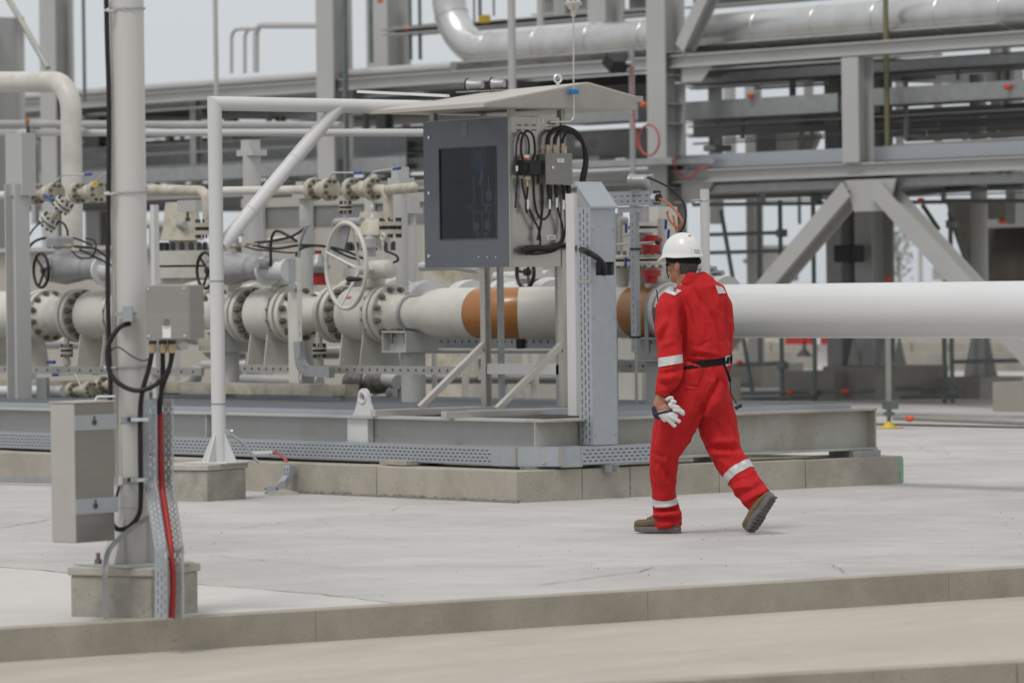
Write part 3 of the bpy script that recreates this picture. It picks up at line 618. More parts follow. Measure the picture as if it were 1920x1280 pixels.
# ------------------------------------------------------------------ junction box, switch and cables on the cabinet side
SU = CU1+.10
t = thing('junction_box', P(1048, 345, u=SU), 'small stainless junction box with white label on the cabinet side', 'junction box')
a0, a1 = P(1023, 287, u=SU), P(1074, 346, u=SU)
y0_, y1_, z0_, z1_ = a0.y, a1.y, a1.z, a0.z
mb = MB(); mb.box(CU1+.012, SU-.012, y0_+.006, y1_-.006, z0_+.004, z1_-.004); mb.build('body', 'inoxdark', t, smooth=0, bevel=.004)
mb = MB(); mb.box(SU-.012, SU, y0_, y1_, z0_, z1_); dd = mb.build('lid', 'inoxdark', t, smooth=0, bevel=.003)
mb = MB(); q = P(1051, 301, u=SU); mb.box(SU+.0005, SU+.002, q.y-.032, q.y+.032, q.z-.014, q.z+.014); lb = mb.build('label', 'paper', dd, smooth=0)
mb = MB()
for k in range(5): mb.box(SU+.0025, SU+.003, q.y-.02+k*.008, q.y-.015+k*.008, q.z-.003, q.z+.004)
mb.build('label_print', 'ink', lb, smooth=0)
mb = MB(); q = P(1036, 314, u=SU); mb.cyl(q, q+X*.006, .012, n=14); mb.build('lock', 'chrome', dd)
mb = MB(); q = P(1071, 317, u=SU); mb.box(SU+.0005, SU+.002, q.y-.008, q.y+.008, q.z-.004, q.z+.004); mb.build('marker', 'yellow', dd, smooth=0)
jb = (y0_, y1_, z0_, z1_)
for px in (1027, 1040, 1055):
    q = P(px, 287, u=SU-.05); mb = MB(); mb.lathe(q, Z, [(0, .017), (.015, .017), (.016, .02), (.035, .02), (.036, .014), (.07, .013)], 12); mb.build('gland', 'brass', t)
for px in (1030, 1043, 1057, 1066):
    q = P(px, 347, u=SU-.05); mb = MB(); mb.lathe(q, -Z, [(0, .018), (.05, .017), (.09, .011), (.14, .008)], 10); mb.build('gland', 'black', t)
t = thing('isolator_switch', P(990, 326, u=CU1), 'black rotary isolator switch with orange collar beside the junction box', 'switch')
q = P(982, 315, u=CU1); mb = MB(); mb.box(CU1+.002, CU1+.09, q.y-.065, q.y+.095, q.z-.055, q.z+.055); mb.build('housing', 'black', t, smooth=0, bevel=.008)
mb = MB(); q2 = P(988, 315, u=CU1+.09); mb.cyl(q2, q2+X*.03, .035, n=20); mb.box(q2.x+.03, q2.x+.045, q2.y-.01, q2.y+.01, q2.z-.03, q2.z+.03); mb.build('knob', 'black', t)
mb = MB(); q3 = P(987, 302, u=CU1+.06); mb.cyl(q3, q3+Z*.022, .026, n=16); mb.build('collar', 'orange', t)
mb = MB(); mb.cyl(q3+Z*.022, q3+Z*.045, .022, n=16); mb.build('collar_ring', 'paper', t)
mb = MB(); q4 = P(988, 332, u=CU1+.06); mb.cyl(q4, q4-Z*.02, .026, n=16); mb.cyl(q4-Z*.02, q4-Z*.07, .012, n=10); mb.build('lower_gland', 'brass', t)
mb = MB(); q5 = P(969, 316, u=CU1+.092); mb.box(q5.x, q5.x+.002, q5.y-.01, q5.y+.01, q5.z-.02, q5.z+.02); mb.build('label', 'paper', t, smooth=0)
def cable(name, pts, r, m, label, plane=None, cat='cable', group=None, n=8, k=8):
    mb = MB(); mb.tube(spl(pts, k), r, n); return mb.build(name, m, label=label, cat=cat, group=group)
cg = 'black cables on the cabinet side'
s = lambda px, py, o=.05: P(px, py, u=CU1+o)
cable('cable', [s(980, 302), s(977, 280), s(980, 255), s(990, 246), s(1000, 256), s(1003, 285), s(999, 300), s(1000, 340), s(1002, 375), s(1008, 402), s(1018, 411), s(1028, 404), s(1033, 385), s(1034, 350)], .009, 'cable', 'black cable looping up beside the switch and under the junction box', group=cg)
cable('cable', [s(990, 300), s(992, 275), s(988, 256), s(976, 250), s(969, 268), s(968, 300), s(970, 330), s(966, 390)], .007, 'cable', 'black cable curving over the left of the isolator switch', group=cg)
cable('cable', [s(978, 335), s(982, 360), s(990, 385), s(1000, 410), s(1010, 430), s(1013, 455), s(1005, 470), s(985, 474)], .008, 'cable', 'black cable falling from the switch with a white tag', group=cg)
cable('cable', [s(990, 338), s(989, 360), s(986, 385), s(988, 400)], .008, 'cable', 'short black cable hanging under the isolator switch', group=cg)
cable('cable', [s(1043, 375), s(1048, 400), s(1054, 420), s(1055, 440), s(1048, 455), s(1033, 462), s(1005, 461), s(985, 462)], .008, 'cable', 'black cable from the junction box bottom curving back to the left', group=cg)
cable('cable', [s(1057, 375), s(1060, 400), s(1060, 430), s(1054, 455), s(1040, 470), s(1010, 476), s(985, 476)], .008, 'cable', 'outer black cable from the junction box curving under the others', group=cg)
cable('cable', [s(1027, 272), s(1029, 255), s(1040, 244), s(1060, 240), s(1082, 250), s(1095, 275), s(1097, 305), s(1092, 330), s(1088, 362, .03)], .017, 'cable', 'thick black cable arching over the junction box into the riser cap', group=cg, n=10)
cable('cable', [s(1040, 272), s(1042, 258), s(1052, 246), s(1068, 244), s(1086, 258), s(1099, 285), s(1099, 315), s(1093, 345), s(1091, 362, .03)], .015, 'cable', 'second thick black cable arching over the junction box', group=cg, n=10)
cable('cable', [s(1055, 272), s(1056, 260), s(1062, 250), s(1075, 250), s(1086, 262)], .011, 'cable', 'short black cable arching from the right gland', group=cg)
cable('cable', [s(1016, 345), s(1017, 380), s(1014, 420), s(1008, 450)], .010, 'cable', 'straight black cable dropping left of the junction box glands', group=cg)
cable('cable', [s(980, 470), s(1000, 466), s(1030, 466), s(1050, 460), s(1070, 462), P(1095, 470, u=RX1+.04), P(1118, 482, u=RX1+.05), P(1131, 497, u=RX1+.045), P(1132, 513, u=RX1-.01)], .022, 'cable', 'thick black hose running from the cabinet into the square hole of the riser', n=12)
for k_, (px, py) in enumerate(((990, 383), (1031, 383), (1044, 380), (1057, 384))):
    q = s(px, py, .062); mb = MB(); mb.bar(q-Z*.035, q+Z*.035, .018, .004, up=X); mb.build('cable_tag', 'paper', smooth=0, label='small white tag on a black cable, ' + ('below the switch', 'left under the junction box', 'middle under the junction box', 'right under the junction box')[k_], cat='tag', group='white cable tags')
# ------------------------------------------------------------------ main pipeline on the skid
V1 = 2.2
def stn(px, R, v=V1, py=588):
    "x of a ring of radius R on the line whose left-most visible point is at photo pixel px"
    p = P(px, py, v=v); dd = (p-CAM).dot(FW); off = R*math.sin(BETA)*FPX/dd
    return P(px+off, py, v=v).x
ZC = P(770, 588, v=V1).z
PR = .202
def flange(mb, x, R, t=.05, v=V1, z=None, n=48):
    z = ZC if z is None else z
    mb.lathe((x, v, z), X, [(-t, R*.985), (-t+.004, R), (-.004, R), (0, R*.985)], n); return mb
BOLT = {}
def bolt_mesh(key, r, l, m):
    if key in BOLT: return BOLT[key]
    mb = MB(); mb.cyl((0, 0, 0), (l*.55, 0, 0), r, n=6); mb.cyl((l*.55, 0, 0), (l*.62, 0, 0), r*.9, n=12); mb.cyl((l*.6, 0, 0), (l, 0, 0), r*.58, n=12)
    me = bpy.data.meshes.new('bolt'); me.from_pydata(mb.v, [], mb.f); me.materials.append(M[m]); BOLT[key] = me; return me
def bolts(parent, x, rb, nb=12, r=.020, l=.05, side=1, v=V1, z=None, m='bolt', vis=None, ph=None):
    z = ZC if z is None else z; me = bolt_mesh((round(r, 3), round(l, 3), m), r, l, m); ph = math.pi/nb if ph is None else ph
    for k in range(nb):
        a = ph+2*math.pi*k/nb; y_, z_ = math.cos(a)*rb, math.sin(a)*rb
        if y_ > rb*.75 and vis != 'all': continue          # far side of the pipe: hidden by the flange itself
        o = bpy.data.objects.new('bolt', me); COL.objects.link(o); o.parent = parent
        o.location = V(x, v+y_, z+z_)-ORI[parent]; o.rotation_euler = (random.uniform(0, 1), 0, 0 if side > 0 else math.pi)
vg = 'cream ball valves in the main pipeline'
def ball_valve(name, Lx, Rx, bl, br, Rb, label, Rf=.235, leftpair=True, rightpair=True):
    "flanged valve: xs of flange stations (right faces), barrel body between, studs, base legs"
    x0, x1 = bl, br; t = thing(name, ((x0+x1)/2, V1, .9), label, 'valve', vg)
    mb = MB(); mb.lathe((0, V1, ZC), X, [(x0-.10, Rb*.55), (x0-.002, Rb*.62), (x0, Rb*.93), (x0+.02, Rb), (x0+(x1-x0)*.5, Rb*1.035), (x1-.02, Rb), (x1, Rb*.93), (x1+.002, Rb*.62), (x1+.10, Rb*.55)], 56)
    mb.build('body', 'cream', t, smooth=32)
    if leftpair:
        mb = MB(); flange(mb, Lx, Rf); b = mb.build('flange', 'cream', t)
        bolts(t, Lx+.001, Rf*.84, 14, .024, .075, 1, m='bolt')
    if rightpair:
        mb = MB(); flange(mb, Rx, Rf); mb.build('flange', 'cream', t)
        bolts(t, Rx-.052, Rf*.84, 14, .022, .075, -1, m='boltgrey')
    for x_ in (x0+.06, x1-.035):
        mb = MB(); z0 = ZC-.46; mb.prism([V(x_, V1-.21, z0), V(x_, V1+.21, z0), V(x_, V1+.16, ZC-Rb*.75), V(x_, V1-.165, ZC-Rb*.75)], V(.012, 0, 0)); mb.box(x_-.03, x_+.04, V1-.21, V1+.21, z0-.012, z0)
        mb.build('support_leg', 'cream', t, smooth=0)
    return t
def pipe_spool(x0, x1, r, m, label, name='pipe_spool', flL=None, flR=None, Rf=.235, group='cream pipe spools between the valves', nb=12, bm='bolt'):
    t = thing(name, ((x0+x1)/2, V1, ZC-r), label, 'pipe', group)
    mb = MB(); mb.cyl((x0, V1, ZC), (x1, V1, ZC), r, n=48); mb.build('pipe', m, t)
    if flL is not None:
        mb = MB(); flange(mb, flL, Rf); mb.lathe((flL, V1, ZC), X, [(0, r+.045), (.05, r+.02), (.11, r+.002)], 40); mb.build('flange', m, t); bolts(t, flL+.001, Rf*.84, nb, .026, .05, 1, m=bm)
    if flR is not None:
        mb = MB(); flange(mb, flR, Rf); mb.build('flange', m, t)
    return t
RF = .236
# stations (right-hand faces) read from the photograph
S = {k: stn(px, RF) for k, px in dict(a0=46, a1=55, b0=110, b1=119, c0=204, c1=213, d0=356, d1=366, e0=426, e1=436, f0=510, f1=521, g0=593, g1=605, h0=686, h1=697).items()}
fl = .045
B = {k: stn(px, .215) for k, px in dict(v0a=-60, v0b=22, v1a=136, v1b=192, v2a=453, v2b=497, v3a=624, v3b=676).items()}
# valve left of frame edge
t0 = ball_valve('ball_valve', S['a0']-.9, S['a0'], B['v0a'], B['v0b'], .215, 'cream ball valve cut by the left photo edge, behind the grey column', leftpair=False)
pipe_spool(S['a1'], S['b0'], .155, 'cream', 'short cream spool between the two leftmost flanges, with rusty brown bolts', flL=S['a1'], flR=S['b0'])
t1 = ball_valve('ball_valve', S['b1'], S['c0'], B['v1a'], B['v1b'], .215, 'cream ball valve directly behind the tall lamp-post column, grey actuator above')
pipe_spool(S['c1'], S['d0'], .155, 'cream', 'cream spool behind the stainless junction box, left of the white post', flL=S['c1'], flR=S['d0'])
sp_ = pipe_spool(S['d1'], S['e0'], .155, 'cream', 'cream tee spool with rounded sump and small side flange left of the white post', flL=S['d1'], flR=S['e0'])
xm = (S['d1']+.05); mb = MB(); mb.lathe((xm-.02, V1-.02, ZC-.12), -Z, [(0, .155), (.12, .155), (.18, .14), (.23, .10), (.26, .05), (.29, .05), (.30, .05)], 32); mb.build('sump', 'creamdirty', sp_)
mb = MB(); q = V(stn(374, 0)+.06, V1-.16, ZC); mb.cyl(q, q-Y*.18, .055, n=24); mb.cyl(q-Y*.18, q-Y*.215, .075, n=28); mb.cyl(q-Y*.218, q-Y*.25, .075, n=28); sn = mb.build('side_nozzle', 'white', sp_)
for a in range(4): mb = MB(); mb.cyl(q+V(math.cos(a*1.571+.78)*.05, -.25, math.sin(a*1.571+.78)*.05), q+V(math.cos(a*1.571+.78)*.05, -.275, math.sin(a*1.571+.78)*.05), .013, n=6); mb.build('bolt', 'boltgrey', sn)
t2 = ball_valve('ball_valve', S['e1'], S['f0'], B['v2a'], B['v2b'], .215, 'cream ball valve right of the white post, below the grey actuator')
pipe_spool(S['f1'], S['g0'], .145, 'cream', 'cream spool behind the slotted cable riser, left of the big handwheel valve', flL=S['f1'], flR=S['g0'])
t3 = ball_valve('ball_valve', S['g1'], S['h0'], B['v3a'], B['v3b'], .215, 'cream ball valve with the big cream handwheel and orange mark')
q = P(655, 558, v=V1-.17); a_ = math.asin(min(.95, (q.z-ZC)/.222)); n_ = V(0, -math.cos(a_), math.sin(a_)); mb = MB(); mb.obox(V(q.x, V1, ZC)+n_*.2235, X*.032, n_*.0015, n_.cross(X)*.012); mb.build('orange_mark', 'orange', t3, smooth=0)
# big spool: neck, reducer, brown band, offset bends, long white pipe
V2 = 2.85
mp_ = thing('main_pipeline', (S['h1']+2, V1, ZC-PR), 'main pipeline from cream reducer through brown bands to the long white pipe at right', 'pipeline')
mb = MB(); flange(mb, S['h1'], RF); mb.lathe((S['h1'], V1, ZC), X, [(0, .19), (.02, .175), (.10, .148)], 48); mb.build('flange', 'cream', mp_)
bolts(mp_, S['h1']+.001, RF*.84, 12, .023, .055, 1, m='boltgrey')
r0_ = .132; xr0, xr1 = stn(756, r0_), stn(800, .195); xb0, xb1 = stn(866, PR), stn(915, PR)
mb = MB(); pf = [(S['h1']+.10, .148), (S['h1']+.12, r0_), (xr0, r0_)]
for k in range(1, 9): tt = k/8; pf.append((xr0+(xr1-xr0)*tt, r0_+(PR-r0_)*(3*tt*tt-2*tt**3)))
pf.append((xb0-.004, PR)); mb.lathe((0, V1, ZC), X, pf, 56, cap=False); mb.build('reducer', 'cream', mp_)
mb = MB(); xg = stn(745, .15); mb.torus((xg, V1, ZC), X, r0_+.012, .016, 40, 8); mb.build('clamp_ring', 'galvdull', mp_)
# centreline with two 45 degree bends
pa_ = P(938, 588, v=V1); pa_.z = ZC; pb_x = pa_.x+(V2-V1); Z2 = ZC-.0
path = bend([V(xb0, V1, ZC), V(pa_.x, V1, ZC), V(pb_x, V2, Z2), V(9, V2, Z2)], .42, 10)
# split into coloured lengths by photo pixel of the centreline
def seg(path, f): return [p for p in path if f(px_of(p)[0])]
def dense(path, st=.04):
    r = []
    for a, b in zip(path, path[1:]):
        n_ = max(1, int((b-a).length/st))
        for k in range(n_): r.append(a.lerp(b, k/n_))
    return r+[path[-1]]
dp = dense(path); out_ = []
cuts = [(-9999, 966, 'brown', 'brown_band'), (966, 1190, 'cream', 'offset_pipe'), (1190, 1262, 'brown2', 'brown_coating'), (1262, 1e9, 'pipewhite', 'white_pipe')]
for k, (a, b, m, nm) in enumerate(cuts):
    ii = [i for i, p in enumerate(dp) if a <= px_of(p)[0] < b]
    pts = dp[ii[0]:ii[-1]+2]; mb = MB(); mb.tube(pts, PR, 56, cap=False); mb.build(nm, m, mp_)
xc = P(1262, 580, v=V2).x
mb = MB(); mb.lathe((xc-.06, V2, Z2), X, [(0, PR+.002), (.0, PR+.02), (.045, PR+.025), (.05, PR+.002)], 56, cap=False); mb.build('pipe_collar', 'white', mp_)
mb = MB(); xr_ = P(1252, 580, v=V2).x; mb.torus((xr_, V2, Z2), X, PR+.014, .018, 56, 8); mb.cyl((xr_, V2-PR-.014, Z2), (xr_, V2-PR-.014, Z2-.36), .016, n=12); mb.build('u_bolt', 'galvdull', mp_)
# pipe supports
for px, lab, x_l in ((775, 'grey tubular pipe support with box head below the cream reducer', 0), (427, 'grey tubular pipe support with box head behind the white post', 0)):
    v_ = V1; q = P(px, 700, v=v_); t = thing('pipe_support', (q.x, v_, ST), lab, 'pipe support', 'tubular pipe supports'); dpx = (q-CAM).dot(FW)/FPX
    zt, zb = P(px, 620, v=v_).z, P(px, 657, v=v_).z
    mb = MB(); mb.cyl((q.x, v_, ST-.05), (q.x, v_, zb-.012), .099, n=36); mb.build('tube_column', 'steelgrey', t)
    mb = MB(); hx = .17; mb.box(q.x-.19, q.x+.12, v_-.17, v_+.17, zt-.012, zt); mb.box(q.x-.19, q.x+.12, v_-.17, v_+.17, zb-.012, zb); mb.box(q.x-.19, q.x-.18, v_-.165, v_+.165, zb+.001, zt-.013); mb.box(q.x+.11, q.x+.12, v_-.165, v_+.165, zb+.001, zt-.013); mb.box(q.x-.178, q.x+.108, v_-.10, v_-.085, zb+.001, zt-.013)
    mb.build('box_head', 'steelgrey', t, smooth=0)
    for s_ in (-.1, .07):
        mb = MB(); mb.cyl((q.x+s_, v_-.135, zt-.10), (q.x+s_, v_-.135, zt+.02), .012, n=10); mb.cyl((q.x+s_, v_-.135, zt-.045), (q.x+s_, v_-.135, zt-.02), .02, n=6); mb.build('u_bolt_leg', 'boltgrey', t)
# low cream support beam and grey rails below valves
def rail(name, px0, py0, px1, py1, v, w, h, m, label, cat='rail', group=None, holes=0, parent=None):
    a = P(px0, py0, v=v); b = P(px1, py1, v=v); z_ = (a.z+b.z)/2; a.z = b.z = z_
    mb = MB(); mb.bar(a, b, w, h)
    o = mb.build(name, m, parent, smooth=0, **(dict(label=label, cat=cat, group=group) if not parent else {}))
    if holes:
        L_ = (b-a).length; n_ = int(L_/holes)
        hb = MB()
        for k in range(n_): x_ = a.x+(k+.5)*holes; hb.box(x_-.010, x_+.010, v-w/2-.002, v-w/2-.0005, z_-.010, z_+.010)
        hb.build('punched_holes', 'dark', o, smooth=0)
    return o
rg = 'rails under the valve line'
rail('support_beam', -400, 722, 660, 722, V1-.12, .14, .09, 'creamdirty', 'dirty cream beam carrying the valve legs along the skid', 'beam')
rail('slotted_rail', -400, 692, 380, 692, V1-.32, .03, .065, 'inoxdull', 'dull slotted rail under the left valves', 'rail', rg, .17)
rail('slotted_rail', 455, 695, 860, 690, V1-.32, .03, .065, 'inoxdull', 'dull slotted rail under the handwheel valve', 'rail', rg, .10)
rail('slotted_rail', 1150, 689, 1330, 684, 3.0, .03, .10, 'inoxdull', 'punched steel rail low behind the riser, left of the worker', 'rail', rg, .15)
rail('punched_tray', 800, 640, 1060, 640, 2.6, .05, .11, 'galv', 'small punched cable tray under the brown-banded pipe with black clip', 'cable tray', None, .09)
q = P(976, 637, v=2.56); mb = MB(); mb.box(q.x-.045, q.x+.045, 2.545, 2.57, q.z-.07, q.z+.07); mb.build('black_clip', 'black', smooth=0, bevel=.01, label='black clip on the small punched tray below the pipe', cat='clip')
for px, v_, w_ in ((636, V1-.1, .05), (30, V1-.1, .05), (735, 3.1, .05), (545, 3.1, .09), (585, 3.1, .09)):
    a = P(px, 730, v=v_); mb = MB(); mb.box(a.x-w_, a.x+w_, v_-.03, v_+.03, ST-.03, a.z+.02); mb.build('beam_leg', 'steelgrey', smooth=0, label='short grey leg of the beam at ' + {636: 'the right end of the cream beam', 30: 'the far left edge', 735: 'the back, just left of the pipe support', 545: 'the back under the middle spool', 585: 'the back right of the slotted riser'}[px], cat='leg', group='short legs under the valve beams')
# far drain pipes low on the skid
def pipe_px(name, pts, r, m, label, cat='pipe', group=None, rad=.12, n=16, parent=None, v=None):
    q = [P(a, b, v=(c if c is not None else v)) for a, b, c in [(p + (None,))[:3] for p in pts]]
    mb = MB(); mb.tube(bend(q, rad) if len(q) > 2 else q, r, n)
    return mb.build(name, m, parent, **({} if parent else dict(label=label, cat=cat, group=group)))
dg = 'low drain pipes behind the valves'
pipe_px('drain_pipe', [(-60, 726), (330, 728), (365, 716), (372, 690)], .055, 'steelgrey', 'grey low drain pipe bending up behind the left column', group=dg, v=2.9)
pipe_px('drain_pipe', [(380, 742), (240, 742)], .045, 'steelgrey', 'straight grey pipe low behind the white post', group=dg, v=3.2)
pipe_px('drain_pipe', [(455, 712), (530, 714), (600, 716)], .05, 'steelgrey', 'grey low pipe under the middle valve', group=dg, v=3.0)
for px in (665, 705):
    q = P(px, 716, v=2.9); mb = MB(); mb.lathe(q, (1, -.25, 0), [(-.09, .07), (-.05, .095), (0, .10), (.05, .10), (.06, .085), (.13, .07), (.15, .04)], 24); mb.build('strainer_body', 'boltgrey', label='dark rounded strainer low under the handwheel valve, ' + ('left' if px == 665 else 'right')+' of a pair', cat='strainer', group='dark strainers under the skid pipe')
pipe_px('drain_pipe', [(690, 710), (725, 712), (745, 716)], .06, 'steelgrey', 'short grey pipe right of the dark strainers', group=dg, v=2.9)
# ------------------------------------------------------------------ white post with beam and brace, on its concrete block
BR = 33.6
def rotblock(cx, cy, wx, wy, ang, z0, z1, parent, name, m, bev=.01):
    T = Matrix.Translation(V(cx, cy, 0)) @ Matrix.Rotation(ang, 4, 'Z'); mb = MB()
    mb.box(-wx/2, wx/2, -wy/2, wy/2, z0, z1, T); return mb.build(name, m, parent, smooth=0, bevel=bev)
cA, cB, cC = P(389, 940, z=0), P(336, 937, z=0), P(495, 930, z=0)
ex = R0*math.cos(.53)-FH*math.sin(.53); ey = R0*math.sin(.53)+FH*math.cos(.53)     # block faces as seen
WB = (cC-cA).length*.0+.50
ctr = cA + ey*(WB/2) - ex*(WB/2)
ang = math.atan2(ex.y, ex.x)
t = thing('post_footing', (ctr.x, ctr.y, 0), 'weathered concrete footing block of the white post', 'footing')
rotblock(ctr.x, ctr.y, WB, WB, ang, -.03, .22, t, 'block', 'concgrey', .006)
rotblock(ctr.x, ctr.y, WB+.03, WB+.03, ang, .222, .262, t, 'grout_cap', 'conccap', .006)
pd = (ctr-CAM).dot(FW)
def pp(px, py, d=pd): return P(px, py, d=d)
t = thing('white_post', (ctr.x, ctr.y, .262), 'tall white steel post with mitred top beam and diagonal brace left of the cabinet', 'post')
pw = 27/8700*pd
pc = pp(409, 780); pt = pp(406, 190)
mb = MB(); mb.box(-pw/2*.93, pw/2*.93, -pw/2*.93, pw/2*.93, 0, 0, None); mb = MB()
base = V(ctr.x, ctr.y, 0); base = pp(411, 860); base.z = .262; top = V(base.x, base.y, pp(404, 181).z)
rr = pw/2; mb.lathe(base, Z, [(0, rr), (top.z-.262-rr*2.0, rr)], 36); post = mb.build('tube', 'white', t)
bv = (P(800, 195, v=base.y)-top)
beam_end = V(top.x+2.9, base.y, top.z-rr)
# top beam runs parallel to the skid towards the canopy
dirb = (P(800, 196, d=pd+1.2)-V(base.x, base.y, top.z-rr)); dirb.z = 0; dirb.normalize()
zc_ = top.z-rr; sdv = V(-dirb.y, dirb.x, 0); n_ = 40; v0_ = []; v1_ = []; v2_ = []
for i in range(n_):
    a_ = 2*math.pi*i/n_; ca, sa = rr*math.cos(a_), rr*math.sin(a_)
    v0_.append(V(base.x, base.y, zc_-rr)+dirb*ca+sdv*sa); v1_.append(V(base.x, base.y, zc_)+dirb*ca+sdv*sa-Z*ca); v2_.append(V(base.x, base.y, zc_)+dirb*3.15+sdv*sa-Z*ca)
mb = MB(); mb.add(v0_+v1_, [(i, (i+1) % n_, n_+(i+1) % n_, n_+i) for i in range(n_)]); mb.build('mitre_joint', 'white', t)
mb = MB(); mb.add(v1_+v2_, [(i, n_+i, n_+(i+1) % n_, (i+1) % n_) for i in range(n_)]+[tuple(range(n_, 2*n_))[::-1]]); mb.build('top_beam', 'white', t)
hit = V(base.x, base.y, top.z-rr)+dirb*.0
b0 = V(base.x, base.y, 0); 
ln = lambda px, py: (lambda tt: V(base.x, base.y, 0)+dirb*tt)(0)
def onplane(px, py):
    r = ray(px, py); nrm = V(-dirb.y, dirb.x, 0); tt = (V(base.x, base.y, 0)-CAM).dot(nrm)/r.dot(nrm); return CAM+r*tt
q0, q1 = onplane(415, 462), onplane(634, 200)
mb = MB(); mb.cyl(q0, q1, rr*1.02, n=32); mb.build('diagonal_brace', 'white', t)
mb = MB()
for f_ in (.25, .62): c_ = q0.lerp(q1, f_); mb.torus(c_, q1-q0, rr*1.04, .003, 32, 6)
mb.build('band_clamps', 'chrome', t)
mb = MB(); zb = .262
for a in (0, 90, 180, 270):
    d_ = Matrix.Rotation(math.radians(a)+ang, 3, 'Z') @ X; n_ = Matrix.Rotation(math.radians(a+90)+ang, 3, 'Z') @ X
    g = MB(); b_ = V(base.x, base.y, 0); c_ = [b_+d_*rr*.9+Z*zb, b_+d_*(rr+.105)+Z*zb, b_+d_*(rr+.09)+Z*(zb+.03), b_+d_*rr*.95+Z*(zb+.22)]; g.prism([q-n_*.005 for q in c_], n_*.010); g.build('gusset', 'white', t, smooth=0)
rotblock(base.x, base.y, .36, .36, ang, .263, .275, t, 'base_plate', 'white', .002)
for zz, nm in ((pp(409, 527).z, 0), (pp(409, 757).z, 1)):
    mb = MB(); mb.lathe((base.x, base.y, zz), Z, [(-.006, rr+.0015), (.006, rr+.0015)], 36, cap=False); mb.build('band', 'galvdull', t)
mb = MB(); q = pp(424, 808); mb.cyl(q-R0*.02, q+R0*.05, .012, n=10); mb.box(q.x-.02, q.x+.03, q.y-.02, q.y+.02, q.z-.03, q.z+.015); mb.build('earth_clamp', 'chrome', t)
mb = MB(); mb.tube(spl([pp(430, 812), pp(450, 826), pp(468, 845), pp(480, 862), pp(486, 866)]), .011, 8); mb.build('earth_strap', 'galvdull', label='grey earthing strap curving down from the white post to its footing', cat='strap')
# red cable and elbow duct beside the footing
mb = MB(); mb.bar(P(470, 848, v=.1), P(513, 847, v=.1), .022, .024); mb.build('conduit', 'white', smooth=0, label='short white conduit ending below the tray, red cable leaving it', cat='conduit')
mb = MB(); mb.tube(spl([P(513, 847, v=.1), P(524, 851, v=.09), P(535, 861, v=.06), P(541, 873, v=.02)]), .012, 8); mb.build('red_cable', 'redcable', label='short red cable dropping from the tray into the elbow duct', cat='cable')
t = thing('elbow_duct', P(540, 915, v=-.15), 'galvanised slotted elbow duct on the slab beside the footing', 'duct')
E = [P(543, 873, v=-.05), P(540, 893, v=-.07), P(530, 908, v=-.12), P(517, 919, v=-.2), P(500, 920, v=-.26)]
for k, (a, b) in enumerate(zip(E, E[1:])):
    mb = MB(); mb.bar(a, b+(b-a)*.05, .07, .05, up=-Y); mb.build('duct_segment', 'galv', t, smooth=0, bevel=.002)
mb = MB()
for a, b in zip(E, E[1:]):
    for f_ in (.35, .75):
        c_ = a.lerp(b, f_); dd_ = (b-a).normalized()
        for s_ in (-1, 1): sd_ = dd_.cross(Y).normalized(); mb.obox(c_+sd_*.016*s_-Y*.0265, dd_*.011, sd_*.004, Y*.001)
mb.build('duct_slots', 'dark', t, smooth=0)
a_ = P(560, 927, z=.0); mb = MB(); mb.lathe((E[3].x+.12, E[3].y-.02, 0), Z, [(0, .13), (.02, .10), (.03, .06), (.045, .0)], 18, cap=False); mb.build('mortar_lump', 'concgrey', label='low lump of mortar round the elbow duct on the slab', cat='mortar')
# ------------------------------------------------------------------ tall near column (lamp post) with boxes
bc = P(232, 1160, z=0); ND = 21.75
def np_(px, py, d=ND): return P(px, py, d=d)
nx, ny = R0*math.cos(.45)-FH*math.sin(.45), R0*math.sin(.45)+FH*math.cos(.45); ang2 = math.atan2(nx.y, nx.x)
cc = np_(251, 1000); cc.z = 0; blk_top = np_(250, 1062, 21.6).z
t = thing('column_footing', (cc.x, cc.y, 0), 'rough concrete footing block of the tall near column beside the kerb', 'footing')
W2 = 240/8700*21.7/(math.cos(.45)+math.sin(.45))
rotblock(cc.x, cc.y, W2*.97, W2*.97, ang2, -.02, blk_top-.04, t, 'block', 'concgrey', .006)
rotblock(cc.x, cc.y, W2*1.02, W2*1.02, ang2, blk_top-.039, blk_top, t, 'grout_cap', 'conccap', .006)
t = thing('near_column', (cc.x, cc.y, blk_top), 'tall round grey-white column in the left foreground with cables strapped to it', 'column')
colr = 33.5/8700*ND
cb = np_(250, 1050); cb.z = blk_top; ct = np_(245, 0); ct = V(cb.x, cb.y, ct.z+.6)
mb = MB(); mb.cyl(cb, ct, colr, n=48); mb.build('tube', 'columnpaint', t)
mb = MB(); z_ = np_(250, 949).z; mb.lathe((cb.x, cb.y, z_), Z, [(-.002, colr+.0005), (0, colr+.003), (.004, colr+.003), (.006, colr+.0005)], 48, cap=False); mb.build('weld_band', 'columnpaint', t)
for k, a in enumerate((20, 110, 200, 290)):
    d_ = Matrix.Rotation(math.radians(a)+ang2-.35, 3, 'Z') @ X; n_ = Matrix.Rotation(math.radians(a+90)+ang2-.35, 3, 'Z') @ X
    g = MB(); b_ = V(cb.x, cb.y, 0); c_ = [b_+d_*colr*.9+Z*(blk_top+.014), b_+d_*(colr+.10)+Z*(blk_top+.014), b_+d_*(colr+.085)+Z*(blk_top+.04), b_+d_*colr*.95+Z*(blk_top+.24)]; g.prism([q-n_*.005 for q in c_], n_*.010); g.build('gusset', 'columnpaint', t, smooth=0)
rotblock(cb.x, cb.y, .40, .40, ang2-.35, blk_top+.001, blk_top+.013, t, 'base_plate', 'steelgrey', .002)
